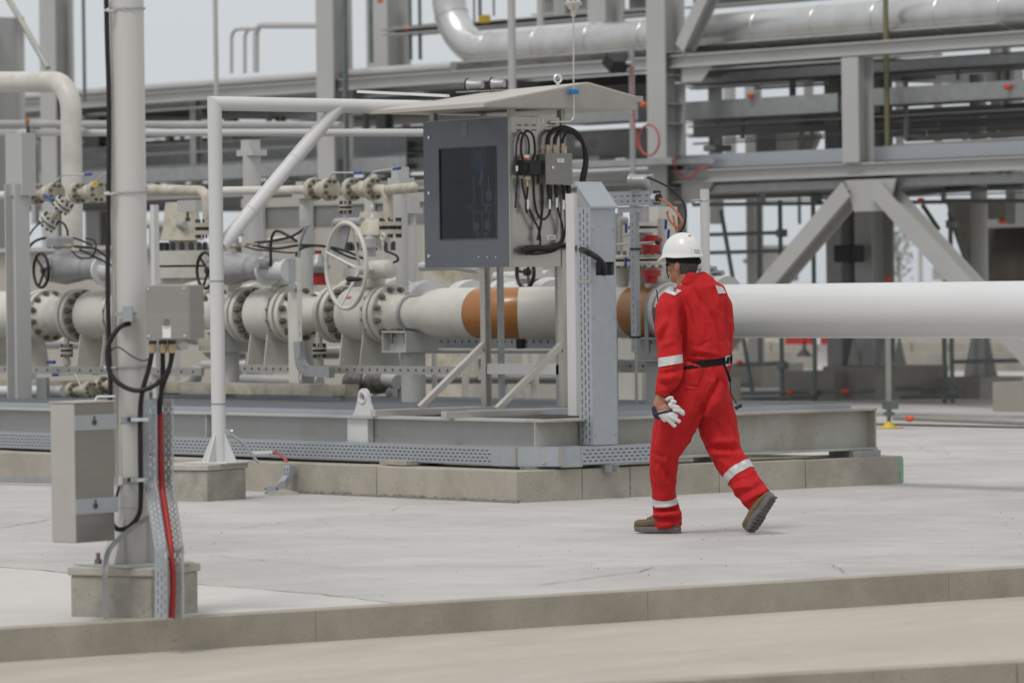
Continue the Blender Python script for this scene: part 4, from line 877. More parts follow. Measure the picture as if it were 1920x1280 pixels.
q = np_(184, 1040, 21.65); mb = MB(); mb.cyl(V(q.x, q.y, blk_top+.013), V(q.x, q.y, blk_top+.065), .010, n=10); mb.cyl(V(q.x, q.y, blk_top+.013), V(q.x, q.y, blk_top+.035), .02, n=6); mb.build('anchor_bolt', 'boltgrey', t)
# two thin conduits and chains
nf = ND-colr-.02
mb_g = 'thin conduits on the near column'
for px0, px1, pyb in ((212, 214, 908), (222, 226, 908)):
    d_ = nf+.03; t2_ = thing('thin_conduit', np_(px1, pyb, d_), 'thin pale conduit running up the near column, ' + ('left' if px0 == 212 else 'right') + ' of two', 'conduit', mb_g)
    mb = MB(); mb.tube([np_(px0, -6, d_), np_(px1-2, 360, d_), np_(px1, 895, d_)], .0095, 10); mb.build('tube', 'cream', t2_)
    mb = MB(); q = np_(px1, 893, d_); mb.cyl(q, q-Z*.038, .014, n=12); mb.build('end_gland', 'paper', t2_)
def chain(py, px0, px1, lab):
    t_ = thing('chain_strap', np_(px0, py), lab, 'chain', 'chains round the near column'); mb = MB(); n_ = 15
    for k in range(n_):
        a = math.radians(-100+200*(k+.5)/n_); d0 = (-FH*math.cos(a)+R0*math.sin(a)); c_ = V(cb.x, cb.y, np_(250, py-1.5*math.sin(a)).z)+d0*(colr+.005); tan = (R0*math.cos(a)+FH*math.sin(a))
        ring = [c_+tan*(.0095*math.cos(q))+(Z if k % 2 else (Z*.55+d0*.5))*(.006*math.sin(q)) for q in [i*math.pi/4 for i in range(8)]]
        mb.tube(ring, .0018, 6, closed=True)
    mb.build('links', 'galv', t_); mb = MB(); q = np_(208, py, nf); mb.tube(spl([np_(196, py, nf-.02), np_(204, py+2, nf-.03), np_(216, py, nf)]), .0055, 8); mb.cyl(np_(200, py-1, nf-.03), np_(204, py+1, nf-.03), .009, n=8); mb.build('tension_hook', 'chrome', t_)
chain(19, 213, 276, 'steel chain strap at the very top of the near column'); chain(362, 216, 280, 'steel chain strap round the middle of the near column'); chain(688, 222, 284, 'steel chain strap just below the junction box loop')
cb_g = 'black cables on the near column'
cable('cable', [np_(199, -8, nf), np_(201, 80, nf), np_(204, 180, nf), np_(204, 330, nf), np_(202, 520, nf), np_(204, 640, nf), np_(207, 720, nf), np_(205, 800, nf), np_(206, 860, nf), np_(206, 900, nf)], .0115, 'cable', 'long thick dark cable hanging down the left of the near column', group=cb_g, n=12)
cable('cable', [np_(245, 606, nf-.06), np_(225, 613, nf-.07), np_(207, 638, nf-.07), np_(201, 665, nf-.07), np_(207, 700, nf-.08), np_(228, 722, nf-.09), np_(258, 732, nf-.1), np_(290, 722, nf-.1), np_(315, 695, nf-.1), np_(325, 655, nf-.09)], .0115, 'cable', 'thick black cable making a wide round loop below the junction box', group=cb_g, n=12)
cable('cable', [np_(286, 655, nf-.06), np_(279, 690, nf-.06), np_(268, 730, nf-.06), np_(263, 770, nf-.05), np_(263, 850, nf-.05), np_(264, 930, nf-.05), np_(260, 965, nf-.06), np_(240, 988, nf-.07), np_(218, 990, nf-.07), np_(206, 965, nf-.05), np_(204, 920, nf-.04), np_(206, 890, nf-.04)], .0115, 'cable', 'black cable from the left gland sweeping down into a U-loop at the column foot', group=cb_g, n=12)
cable('cable', [np_(305, 655, nf-.05), np_(305, 700, nf-.04), np_(302, 740, nf-.02), np_(299, 775, nf)], .0115, 'cable', 'black cable from the middle gland dropping into the red conduit', group=cb_g, n=12)
cable('cable', [np_(322, 655, nf-.05), np_(318, 690, nf-.03), np_(305, 725, nf-.03), np_(297, 760, nf-.01)], .010, 'cable', 'black cable from the right gland crossing towards the red conduit', group=cb_g, n=12)
cable('cable', [np_(207, 662, nf-.08), np_(212, 653, nf-.08), np_(225, 652, nf-.08), np_(248, 668, nf-.08), np_(268, 676, nf-.08), np_(280, 672, nf-.08)], .0032, 'cable', 'very thin black wire curving from the loop to the left gland', group=cb_g)
cable('cable', [np_(224, 912, nf+.02), np_(215, 935, nf), np_(190, 955, nf-.02), np_(150, 978, 21.35), np_(130, 985, 21.3), np_(122, 992, 21.3), np_(125, 1002, 21.3), np_(134, 1005, 21.32)], .006, 'cable', 'thin black cable from the conduit end to the back of the lower cabinet', group=cb_g)
# cable clamps
for py in (786, 899):
    t_ = thing('cable_clamp', np_(250, py), 'zinc strap clamp holding the black cable to the column, ' + ('upper one beside the cabinet bracket' if py == 786 else 'lower one near the column foot'), 'clamp', 'zinc strap clamps on the near column'); mb = MB(); mb.lathe(V(cb.x, cb.y, np_(250, py).z), Z, [(-.014, colr+.003), (.014, colr+.003)], 40, cap=False); mb.build('band', 'galv', t_)
    mb = MB(); q = np_(262, py, nf-.055); mb.box(q.x-.03, q.x+.03, q.y-.03, q.y+.03, q.z-.008, q.z+.008); mb.torus(q, Z, .020, .006, 16, 6); mb.build('saddle', 'chrome', t_, smooth=0)
    mb = MB(); q = np_(243, py, nf-.0); mb.cyl(q, q-FH*.004, .012, n=10); mb.build('hole', 'dark', t_)
# junction box on the column
q = np_(290, 585, nf-.02)
jx = R0*math.cos(.16)-FH*math.sin(.16); jy = R0*math.sin(.16)+FH*math.cos(.16)
t = thing('junction_box', np_(300, 637, nf), 'square stainless junction box fixed on the near column above three cable glands', 'junction box')
fc = np_(315, 585, nf-.20)
hw = 41.5/8700*(nf-.2)/math.cos(.0); hh = 51.5/8700*(nf-.2)
def ob(mb, c, a, b, cc_): mb.obox(c, jx*a, jy*b, Z*cc_); return mb
jx = R0*math.cos(.42)-FH*math.sin(.42); jy = R0*math.sin(.42)+FH*math.cos(.42); hw = 41.5/8700*(nf-.2)/math.cos(.42)
# front face seen on the right, left flank narrower
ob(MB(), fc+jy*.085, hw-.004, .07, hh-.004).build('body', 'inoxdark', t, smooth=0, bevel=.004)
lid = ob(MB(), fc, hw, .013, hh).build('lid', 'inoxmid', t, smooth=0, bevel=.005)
ob(MB(), fc+jx*.0-jy*.0145+R0*.0-Z*(hh-.035)+jx*.0, .022, .001, .027).build('label', 'paper', lid, smooth=0)
mb = MB()
for k in range(5): mb.obox(fc-jy*.0162-Z*(hh-.055)+Z*k*.009, jx*(.016-.003*(k % 2)), jy*.0003, Z*.0012)
mb.build('label_print', 'ink', lid, smooth=0)
for a in (-1, 1):
    for b in (-1, 1):
        mb = MB(); q = fc-jy*.013+jx*a*(hw-.018)+Z*b*(hh-.018); mb.cyl(q, q-jy*.004, .006, n=10); mb.build('lid_screw', 'chrome', lid)
for px in (286, 305, 322):
    q = np_(px, 638, nf-.12); mb = MB(); mb.lathe(q, -Z, [(0, .019), (.018, .019)], 12); mb.build('gland_nut', 'dark', t); mb = MB(); mb.lathe(q-Z*.018, -Z, [(0, .017), (.012, .017), (.013, .02), (.04, .018)], 12); mb.build('gland', 'brass', t)
q = np_(240, 588, nf-.10); mb = MB(); mb.obox(q, R0*.022, FH*.04, Z*.035); mb.build('side_bracket', 'galv', t, smooth=0)
q = np_(236, 588, nf-.03); mb = MB(); mb.obox(q, R0*.05, FH*.03, Z*.006); mb.build('bracket_arm', 'galv', t, smooth=0)
# lower stainless cabinet
t = thing('lower_cabinet', np_(150, 1015, 21.5), 'narrow stainless cabinet hung low on the left side of the near column', 'cabinet')
lc = np_(146, 756, 21.2); lx = R0*math.cos(.66)-FH*math.sin(.66); ly = R0*math.sin(.66)+FH*math.cos(.66)
e0_, e1_ = np_(141, 756, 21.15), np_(145, 1018, 21.15)
wA = 50/8700*21.2/math.cos(.66); wB = 64/8700*21.3/math.sin(.66)*1.0
hcl = (e0_.z-e1_.z)
def quad(a, ea, eb, h, th=.003): return a
corner = V(e0_.x, e0_.y, e1_.z)
mb = MB(); c_ = corner-lx*wA/2+ly*wB/2+Z*hcl/2; mb.obox(c_, lx*wA/2, ly*wB/2, Z*hcl/2); mb.build('body', 'inoxdark', t, smooth=0, bevel=.005)  # same stainless as the front; the side's shade is put into the colour
mb = MB(); mb.obox(corner-lx*wA/2-ly*.003+Z*hcl/2, lx*(wA/2-.004), ly*.002, Z*(hcl/2-.004)); mb.build('front_panel', 'inoxlight', t, smooth=0)
mb = MB(); mb.obox(c_+Z*(hcl/2+.004), lx*(wA/2+.006), ly*(wB/2+.006), Z*.004); mb.build('rain_lid', 'inoxlight', t, smooth=0)
mb = MB(); q = corner-lx*.03-ly*.004+Z*.075; mb.obox(q, lx*.028, ly*.002, Z*.055); mb.build('hatch', 'inoxlight', t, smooth=0)
for dz_ in (hcl*.86, hcl*.26):
    mb = MB(); q = corner+ly*wB*.5+Z*dz_+lx*.006; mb.obox(q, ly*wB*.55, lx*.004, Z*.035); mb.obox(corner+Z*dz_+ly*.0-lx*.01, lx*.014, ly*.004, Z*.035)
    br = mb.build('mounting_bracket', 'galv', t, smooth=0)
    mb = MB(); q = corner+ly*wB*.45+Z*dz_+lx*.011; mb.cyl(q, q+lx*.003, .014, n=14); q = q+Z*.022; mb.cyl(q, q+lx*.003, .006, n=10); mb.build('bracket_holes', 'dark', br)
mb = MB(); q = np_(200, 748, 21.25); mb.tube(bend([np_(178, 751, 21.4), np_(182, 743, 21.4), np_(216, 743, 21.4)], .01), .004, 8); mb.build('lifting_handle', 'paper', t)
# perforated risers with red corrugated conduit
rtop, rbot = 750, 1150
t = thing('cable_tray', np_(305, 1150, nf), 'vertical perforated cable tray with dog-leg on the right of the near column', 'cable tray')
dvar = lambda py, d: d+(21.20-nf)*min(1, max(0, (py-900)/140))
L1 = [(284, 752), (284, 905), (302, 1030), (302, 1160)]; dA = nf+.02
def strip(mb, pts, wpx, d, sl=None, rows=3, t_=.002, dirw=R0):
    for (a, b) in zip(pts, pts[1:]):
        A = np_(a[0], a[1], dvar(a[1], d)); Bp = np_(b[0], b[1], dvar(b[1], d)); L = (Bp-A).length; dl = (Bp-A).normalized(); W = wpx/8700*d
        mb.perf(A-dirw*W/2, dl, dirw, L, W, rows, .042, .024, .006, t_)
mb = MB(); strip(mb, [(282, 750), (282, 900), (303, 1030), (303, 1160)], 25, dA, rows=3, dirw=R0); mb.build('perforated_web', 'galv', t, smooth=0)
mb = MB()
for (a, b) in zip([(294, 750), (294, 902), (314, 1032), (314, 1160)], [(294, 902), (314, 1032), (314, 1160)]): mb.bar(np_(*a, dvar(a[1], dA-.04)), np_(*b, dvar(b[1], dA-.04)), .004, .085, up=FH)
mb.build('side_lip', 'galv', t, smooth=0)
mb = MB(); strip(mb, [(316, 748), (316, 900), (333, 1030), (333, 1160)], 22, dA+.05, rows=3, dirw=(R0*.8+FH*.6).normalized()); mb.build('perforated_flank', 'rackdark', t, smooth=0)  # inner flank in shade, its darkness put into the colour
mb = MB()
for (a, b) in zip([(324, 748), (324, 900), (343, 1030), (344, 1160)], [(324, 900), (343, 1030), (344, 1160)]): mb.bar(np_(*a, dvar(a[1], dA+.02)), np_(*b, dvar(b[1], dA+.02)), .004, .05, up=FH)
mb.build('side_lip', 'galv', t, smooth=0)
mb = MB(); pts = spl([np_(x_, y_, dvar(y_, dA+.01)) for x_, y_ in ((300, 771), (301, 850), (303, 910), (312, 970), (320, 1030), (324, 1090), (322, 1158))], 60)
dd_ = dense(pts, .003); rs = [.0135+.0018*math.sin(i*1.25) for i in range(len(dd_))]; mb.tube(dd_, rs, 12)
t = mb.build('corrugated_conduit', 'red', smooth=60, label='red corrugated conduit inside the dog-leg tray on the near column', cat='conduit')
# earthing strap over the block
mb = MB(); pts = spl([np_(281, 968, nf-.0), np_(262, 980, nf-.05), np_(235, 1000, 21.5), np_(205, 1030, 21.4), np_(197, 1070, 21.33), np_(198, 1110, 21.33), np_(199, 1160, 21.33)], 6)
for a, b in zip(pts, pts[1:]): mb.bar(a, b, .024, .004, up=-FH)
mb.build('earth_strap', 'galvdull', smooth=60, label='flat grey earthing strap draped over the near footing block', cat='strap')
# ------------------------------------------------------------------ handwheels, actuators and small-bore piping on the skid
def wheel(mb, c, n, R, r, spokes=3, hub=.04, dish=.0, ph=.5, rs=None):
    n = Vector(n).normalized(); a, x, y = basis(n); mb.torus(c, n, R, r, 48, 10); hc = Vector(c)-n*dish; rs = rs or r*.7
    for k in range(spokes):
        an = ph+2*math.pi*k/spokes; mb.tube([hc, Vector(c)+(x*math.cos(an)+y*math.sin(an))*R], rs, 8)
    mb.cyl(hc-n*.02, hc+n*.025, hub, n=20); return mb
WN = (-Y+X*-.13).normalized()
# big cream handwheel
wv = V1-.42; wc = P(649, 498, v=wv); sc_ = (wc-CAM).dot(FW)/FPX
t = thing('large_handwheel', wc, 'large cream handwheel with three spokes on the valve left of the reducer', 'handwheel')
WN2 = (-Y-X*.16).normalized(); mb = MB(); mb.torus(wc, WN2, 80*sc_, 4.2*sc_, 64, 12); mb.build('rim', 'cream', t)
hub = P(675, 506, v=V1-.28)
a, bx, by = basis(WN2)
for px, py in ((612, 473), (661, 427), (640, 571)):
    q = P(px, py, v=wv); q = wc+(q-wc).normalized()*0+(q-wc); mb = MB(); mb.tube([hub, q], [.014, .010], 10); mb.build('spoke', 'white', t)
mb = MB(); mb.cyl(hub+WN2*.03, hub-WN2*.06, .04, n=24); mb.cyl(hub-WN2*.06, hub-WN2*.20, .022, n=16); mb.build('hub', 'cream', t)
mb = MB(); q = P(658, 523, v=wv-.02); mb.lathe(P(677, 523, v=wv+.02), (-1, -.3, 0), [(0, .012), (.02, .018), (.07, .02), (.12, .024), (.135, .018), (.15, .006)], 14); mb.build('crank_grip', 'black', t)
# gear housing behind the handwheel
q = P(712, 518, v=V1-.08); t = thing('gear_housing', q, 'cream gear housing on the valve neck behind the large handwheel', 'gear housing')
mb = MB(); a_, b_ = P(690, 505, v=V1-.1), P(735, 505, v=V1-.1); mb.lathe(a_, X, [(0, .05), (.02, .075), ((b_-a_).length-.02, .075), ((b_-a_).length, .05)], 24); mb.build('housing', 'cream', t)
mb = MB(); q = P(700, 530, v=V1-.02); mb.cyl(V(q.x, V1, ZC+.19), V(q.x, V1, ZC+.36), .085, n=28); mb.cyl(V(q.x, V1, ZC+.215), V(q.x, V1, ZC+.235), .115, n=28); mb.build('neck', 'cream', t)
mb = MB(); q = P(693, 474, v=V1-.1); mb.lathe(V(q.x, q.y, P(0, 496, v=V1).z), Z, [(0, .05), (.07, .05), (.071, .08), (.085, .08), (.086, .06), (.14, .055), (.17, .02)], 20); mb.build('top_switch', 'alucast', t)
mb = MB(); q = P(695, 453, v=V1-.1); mb.sph(q, .028, n=16, m=10); mb.build('indicator_dome', mat('pale_green_glass', (.45, .66, .56), .2), t)
q = P(718, 470, v=V1-.1); mb = MB(); mb.cyl(q-Z*.06, q+Z*.04, .006, n=8); mb.torus(P(718, 444, v=V1-.1), Y, .024, .012, 20, 8); mb.cyl(q+Z*.04, P(718, 450, v=V1-.1), .01, n=8); mb.build('lifting_eye', 'cream', t)
cable('cable', [P(722, 470, v=V1-.14), P(732, 474, v=V1-.14), P(744, 480, v=V1-.14), P(746, 488, v=V1-.14), P(738, 492, v=V1-.14)], .010, 'cable', 'short black cable hooking right of the gear housing', group='black actuator cables')
# grey electric actuators
def actuator(ox, lab, big=True):
    v_ = V1-.18; g = lambda px, py, o=0: P(px+ox, py, v=v_+o)
    t = thing('valve_actuator', g(150, 545), lab, 'actuator', 'grey electric actuators on the valves')
    a_, b_ = g(97, 503), g(190, 503); L = (b_-a_).length
    mb = MB(); mb.lathe(a_, X, [(-.02, .06), (0, .10), (.02, .125), (L*.28, .145), (L*.32, .14), (L*.5, .125), (L*.72, .10), (L*.73, .105), (L*.98, .105), (L, .10)], 36); mb.build('gear_case', 'alucast', t)
    mb = MB(); q = g(118, 487); mb.lathe(q, Z, [(-.02, .11), (.05, .085), (.10, .07)], 24); mb.build('neck', 'alucast', t)
    mb = MB(); q = g(112, 454); mb.box(q.x-.095, q.x+.10, q.y-.09, q.y+.09, q.z-.055, q.z+.05); mb.build('terminal_box', 'alucast', t, smooth=0, bevel=.02)
    mb = MB(); q = g(98, 462, -.095); mb.cyl(q, q-Y*.006, .010, n=12); mb.build('status_lamp', mat('pale_green_glass', (.45, .66, .56), .2), t)
    mb = MB(); q = g(124, 461, -.06); mb.lathe(q, X, [(0, .022), (.02, .022), (.021, .016), (.05, .018), (.08, .012)], 14); mb.build('cable_gland', 'brass', t)
    mb = MB(); q = g(77, 507, -.15); wheel(mb, q, WN, 35*sc_, 3.2*sc_, 3, .03, .03, .2, 2.6*sc_); mb.build('handwheel', 'black', t)
    mb = MB(); mb.cyl(q-WN*.02, g(100, 508, -.02), .018, n=12); mb.build('wheel_shaft', 'alucast', t)
    mb = MB(); q = V(g(185, 540).x, V1, 0); mb.cyl(V(q.x, V1, ZC+.2), V(q.x, V1, ZC+.30), .075, n=24); mb.cyl(V(q.x, V1, ZC+.245), V(q.x, V1, ZC+.265), .11, n=24); mb.build('mounting_neck', 'cream', t)
    mb = MB(); q = g(192, 507); mb.cyl(q, q+X*.03, .125, n=32); mb.cyl(q+X*.031, q+X*.3, .075, n=28); mb.cyl(q+X*.3, q+X*.33, .1, n=28); mb.build('drive_flange', 'white', t)
    return t
actuator(0, 'grey electric actuator with black handwheel at far left, above the leftmost valves')
actuator(308, 'grey electric actuator behind the white post, right of which stands a slotted riser')
q = P(483, 495, v=V1-.34); mb = MB(); mb.cyl(q, q+Y*.2, .045, n=24); mb.cyl(q-Y*.01, q, .04, n=24); mb.build('motor_cap', 'alucast', label='round grey motor cap on the actuator right of the white post', cat='motor cap')
# cables round the actuators
v_ = V1-.25; ag = 'black actuator cables'; g = lambda px, py: P(px, py, v=v_)
cable('cable', [g(50, 470), g(62, 455), g(76, 448), g(92, 446)], .012, 'cable', 'black cable running into the left of the leftmost actuator box', group=ag)
cable('cable', [g(48, 462), g(56, 440), g(68, 424), g(80, 416)], .008, 'cable', 'thin black cable rising from the grey column to the inclined branch valve', group=ag)
cable('cable', [g(108, 414), g(120, 420), g(126, 432), g(127, 442)], .010, 'cable', 'black cable dropping from the inclined branch to the actuator box', group=ag)
cable('cable', [g(140, 462), g(160, 464), g(178, 466), g(190, 474), g(202, 482)], .012, 'cable', 'thick black cable leaving the leftmost actuator to the right', group=ag)
cable('cable', [g(138, 446), g(155, 452), g(172, 460)], .009, 'cable', 'black cable from the top of the leftmost actuator box', group=ag)
cable('cable', [g(134, 470), g(148, 482), g(166, 484), g(176, 476), g(180, 462), g(176, 450), g(160, 447)], .007, 'cable', 'thin black cable looping over the leftmost actuator', group=ag)
cable('cable', [g(150, 468), g(175, 480), g(195, 490), g(215, 500)], .010, 'cable', 'black cable sloping down right behind the near column', group=ag)
cable('cable', [g(478, 455), g(500, 453), g(525, 449), g(548, 443), g(566, 432), g(574, 426)], .011, 'cable', 'black cable rising right from the actuator to the top of the slotted riser', group=ag)
cable('cable', [g(475, 457), g(490, 463), g(520, 466), g(560, 460), g(600, 461), g(640, 468), g(680, 484)], .011, 'cable', 'long black cable running right through the large handwheel', group=ag)
cable('cable', [g(555, 480), g(562, 468), g(580, 462), g(610, 462), g(650, 480), g(672, 487)], .010, 'cable', 'second black cable behind the large handwheel rim', group=ag)
cable('cable', [g(508, 500), g(508, 455), g(514, 436), g(524, 434), g(540, 442), g(556, 452)], .012, 'cable', 'black cable arch standing behind the actuator', group=ag)
cable('cable', [g(560, 484), g(562, 462), g(568, 440), g(576, 424), g(582, 422)], .013, 'galvdull', 'grey flexible cable rising from the slotted riser top', group=ag)
cable('cable', [g(458, 462), g(480, 468), g(505, 470), g(530, 473), g(556, 474)], .007, 'cable', 'thin black wire between the actuator and slotted riser', group=ag)
for px, py, lab in ((466, 456, 'left'), (478, 458, 'right')):
    q = g(px, py); mb = MB(); mb.lathe(q-X*.02, X, [(0, .022), (.02, .022), (.022, .015), (.07, .013)], 12); mb.build('cable_gland', 'brass', label='brass cable gland beside the white post, '+lab+' one', cat='gland', group='brass glands beside the white post')
# slotted riser in front of the middle valve and white plates
v_ = V1-.48; g = lambda px, py: P(px, py, v=v_)
a0, a1 = g(556, 483), g(566, 640); t = thing('slotted_riser', g(560, 720), 'narrow vertical slotted cable riser in front of the middle spool, curving right at its foot', 'cable duct')
mb = MB(); mb.perf(V(a0.x, v_, a1.z), Z, X, a0.z-a1.z, .062, 1, .086, .028, .009, .003); mb.build('slotted_front', 'inoxlight', t, smooth=0)
mb = MB(); q0_, q1_ = g(541, 484), g(555, 548); mb.perf(V(q0_.x, v_+.0, q1_.z), Z, X, q0_.z-q1_.z, .085, 3, .034, .022, .010, .003); mb.build('slotted_flank', 'galvdull', t, smooth=0)
mb = MB(); pt_ = bend([g(561, 640), g(563, 694), g(622, 698)], .24, 6)
for a_, b_ in zip(pt_, pt_[1:]): mb.bar(a_, b_, .055, .085, up=X+Z*.3)
mb.build('curved_foot', 'galvdull', t, smooth=0)
mb = MB(); q0_, q1_ = g(543, 718), g(543, 548); mb.box(g(535, 600).x, g(553, 600).x, v_+.03, v_+.04, q0_.z, q1_.z); mb.box(g(535, 600).x-.004, g(535, 600).x-.0005, v_+.03, v_+.1, q0_.z, q1_.z); mb.build('channel_post', 'cream', smooth=0, label='pale cream channel post left of the slotted riser', cat='post')
# grey column at far left, second thin post left of the near column
v_ = 1.35; q = P(37, 755, v=v_); zt = P(37, 345, v=v_).z; dx_ = 15/8700*38.5/math.cos(BETA)
t = thing('rack_post', (q.x, v_, ST), 'grey H-section post at far left standing on the skid in front of the valves', 'post')
mb = MB(); mb.ibeam((q.x, v_, ST-.01), (q.x, v_, zt), .16, .15, .012, .01, up=X); mb.build('section', 'steelgrey', t, smooth=0)
mb = MB(); mb.box(q.x-.14, q.x+.12, v_-.02, v_+.12, zt-.10, P(30, 250, v=v_).z); mb.build('upper_plate', 'rack', t, smooth=0)
v_ = 1.5; q = P(85, 752, v=v_); mb = MB(); zt = P(85, 708, v=v_).z; mb.box(q.x-.06, q.x-.05, v_-.05, v_+.08, ST, zt); mb.box(q.x-.05, q.x+.09, v_-.05, v_-.04, ST, zt); mb.build('angle_bracket', 'galvdull', smooth=0, label='short grey angle bracket on the skid behind the lower cabinet', cat='bracket')
v_ = 1.9; a, b = P(284, 384, v=v_), P(293, 700, v=v_); mb = MB(); mb.box(a.x-.02, a.x+.035, v_, v_+.05, ST, a.z); mb.build('slim_post', 'white', smooth=0, label='slim white post just right of the near column, behind the junction box', cat='post')
# low white pipe with small valves at far left
v_ = 1.8; pipe_px('low_white_pipe', [(-60, 733), (120, 733)], .048, 'white', 'low white pipe at far left behind the grey post', v=v_)
def small_valve(pts, Rf, m, lab, v_, grp, lever=None, name='small_valve', dark='bolt'):
    "a row of flange discs (photo pixels) along the skid axis with narrow bodies between"
    q = [P(px, py, v=v_) for px, py in pts]; t = thing(name, q[0]-Z*Rf, lab, 'valve', grp)
    mb = MB(); mb.cyl(q[0], q[-1], Rf*.42, n=20); mb.lathe((q[0]+q[-1])/2, X, [(-.07, Rf*.5), (-.04, Rf*.72), (.04, Rf*.72), (.07, Rf*.5)], 20); mb.build('body', m, t)
    for p_ in q:
        mb = MB(); mb.lathe(p_, X, [(-.05, Rf), (-.028, Rf), (-.027, Rf*.96), (-.022, Rf*.96), (-.021, Rf), (.0, Rf)], 28); f_ = mb.build('flange', m, t)
        bolts(f_, p_.x+.001, Rf*.74, 8, Rf*.16, .03, 1, v=p_.y, z=p_.z, m=dark)
    if lever:
        (ax, ay), (bx_, by_), (cx_, cy_) = lever; L_ = [P(ax, ay, v=v_-.02), P(bx_, by_, v=v_-.02), P(cx_, cy_, v=v_-.02)]
        mb = MB(); mb.tube(bend(L_, .03, 4), .008, 8); mb.cyl(L_[0]-Z*.04, L_[0]+Z*.0, .022, n=12); lv = mb.build('lever', 'inoxlight', t)
        mb = MB(); e_ = L_[-1]; d_ = (e_-L_[-2]).normalized(); mb.tube([e_-d_*.0, e_+d_*.09], .013, 8); mb.build('blue_grip', 'blue', lv)
    return t
svg = 'small flanged ball valves on the upper line'
small_valve([(140, 733), (172, 731)], .075, 'creamdirty', 'small flanged valve on the low white pipe behind the lower cabinet', 1.8, 'small low flanged valves', lever=((150, 722), (140, 700), (110, 702)))
small_valve([(195, 722), (225, 722)], .075, 'creamdirty', 'second small flanged valve low behind the near column', 1.9, 'small low flanged valves', lever=((200, 715), (210, 700), (185, 700)))
VU = 2.35
ul = 'pipes of the upper small-bore line'
small_valve([(72, 364), (106, 362)], .095, 'creamdirty', 'small flanged valve on the upper line at far left, blue handle below', VU, svg, lever=((100, 345), (118, 328), (160, 327)))
small_valve([(150, 362), (184, 360)], .095, 'creamdirty', 'small flanged valve on the upper line just left of the near column, yellow tag', VU, svg, lever=((178, 342), (196, 326), (212, 322)))
q = P(178, 345, v=VU-.12); mb = MB(); mb.box(q.x-.035, q.x+.035, q.y, q.y+.003, q.z-.022, q.z+.022); t = mb.build('yellow_tag', 'yellow', smooth=0, label='yellow tag with black dot on the upper-line valve at left', cat='tag'); mb = MB(); mb.cyl(q-Y*.001, q-Y*.002, .009, n=10); mb.build('dot', 'ink', t)
mb = MB(); q0_, q1_ = P(83, 366, v=VU-.2), P(100, 376, v=VU-.2); mb.tube([q0_, q1_], .016, 8); mb.build('blue_handle', 'blue', label='blue lever handle hanging in front of the far left upper valve', cat='handle')
pipe_px('upper_pipe', [(-40, 366), (12, 366)], .035, 'white', 'white stub of the upper line at the far left edge', group=ul, v=VU)
# inclined branch
a_, b_ = P(128, 372, v=VU), P(90, 418, v=VU-.1); dr = (b_-a_).normalized(); t = thing('inclined_branch', b_, 'inclined branch with two dark-bolted flange pairs below the upper line at left', 'branch pipe')
mb = MB(); mb.cyl(a_, b_, .035, n=20); mb.build('neck', 'creamdirty', t)
for f_ in (.25, .95):
    c_ = a_.lerp(b_, f_); mb = MB(); mb.cyl(c_-dr*.03, c_-dr*.008, .09, n=28); mb.cyl(c_+dr*.008, c_+dr*.03, .09, n=28); fg = mb.build('flange_pair', 'cream', t); mb = MB(); mb.cyl(c_-dr*.0079, c_+dr*.0079, .07, n=20)
    aa, xx, yy = basis(dr)
    mb.build('gasket', 'dark', fg, smooth=0)
    for k in range(8): d_ = (xx*math.cos(k*.785)+yy*math.sin(k*.785))*.072; mb = MB(); mb.cyl(c_+d_-dr*.05, c_+d_+dr*.055, .013, n=6); mb.build('bolt', 'dark', fg, smooth=0)
pipe_px('upper_pipe', [(282, 356), (388, 358), (390, 425)], .045, 'creamdirty', 'dirty cream pipe elbowing down behind the white post', group=ul, v=VU, rad=.12)
pipe_px('upper_pipe', [(420, 358), (575, 356)], .036, 'cream', 'cream pipe passing behind the diagonal brace', group=ul, v=VU)
small_valve([(592, 355), (622, 355)], .095, 'creamdirty', 'left of the two flanged valves above the large handwheel, blue lever up', VU, svg, lever=((611, 338), (626, 324), (665, 324)))
small_valve([(664, 355), (703, 354)], .095, 'creamdirty', 'right of the two flanged valves above the large handwheel, raised lever', VU, svg, lever=((688, 336), (702, 322), (738, 317)))
pipe_px('upper_pipe', [(706, 355), (728, 356), (728, 412)], .042, 'creamdirty', 'dirty cream pipe turning down to the bolted flange right of the handwheel', group=ul, v=VU, rad=.10)
pipe_px('upper_pipe', [(728, 356, VU), (774, 352, VU-.5)], .042, 'creamdirty', 'capped cream stub pointing towards the cabinet', group=ul)
q = P(776, 352, v=VU-.5); mb = MB(); mb.sph(q-X*.01, .044, n=16, m=10); mb.build('stub_cap', 'creamdirty', label='rounded cap on the cream stub left of the cabinet', cat='cap')
def vflange(px, py, v_, R, m, t, gap=.03, nb=8, th=.035):
    "horizontal flange pair seen edge-on"
    q = P(px, py, v=v_); mb = MB(); mb.cyl(q+Z*gap/2, q+Z*(gap/2+th), R, n=32); mb.cyl(q-Z*(gap/2+th), q-Z*gap/2, R, n=32); mb.build('flange_pair', m, t)
    mb = MB(); mb.cyl(q-Z*gap/2, q+Z*gap/2, R*.72, n=24)
    for k in range(nb): a = k*2*math.pi/nb; d_ = V(math.cos(a), math.sin(a), 0)*R*.82; mb.cyl(q+d_-Z*(gap/2+th+.03), q+d_+Z*(gap/2+th+.03), R*.1, n=8)
    mb.build('studs', 'dark', t); return q
t = thing('pipe_flange', P(732, 428, v=VU), 'horizontal bolted flange pair under the down-turned pipe right of the handwheel', 'flange', 'horizontal flange pairs'); vflange(732, 427, VU, .10, 'creamdirty', t)
t = thing('pipe_flange', P(386, 428, v=VU), 'horizontal bolted flange pair half hidden behind the white post', 'flange', 'horizontal flange pairs'); vflange(384, 429, VU, .09, 'creamdirty', t)
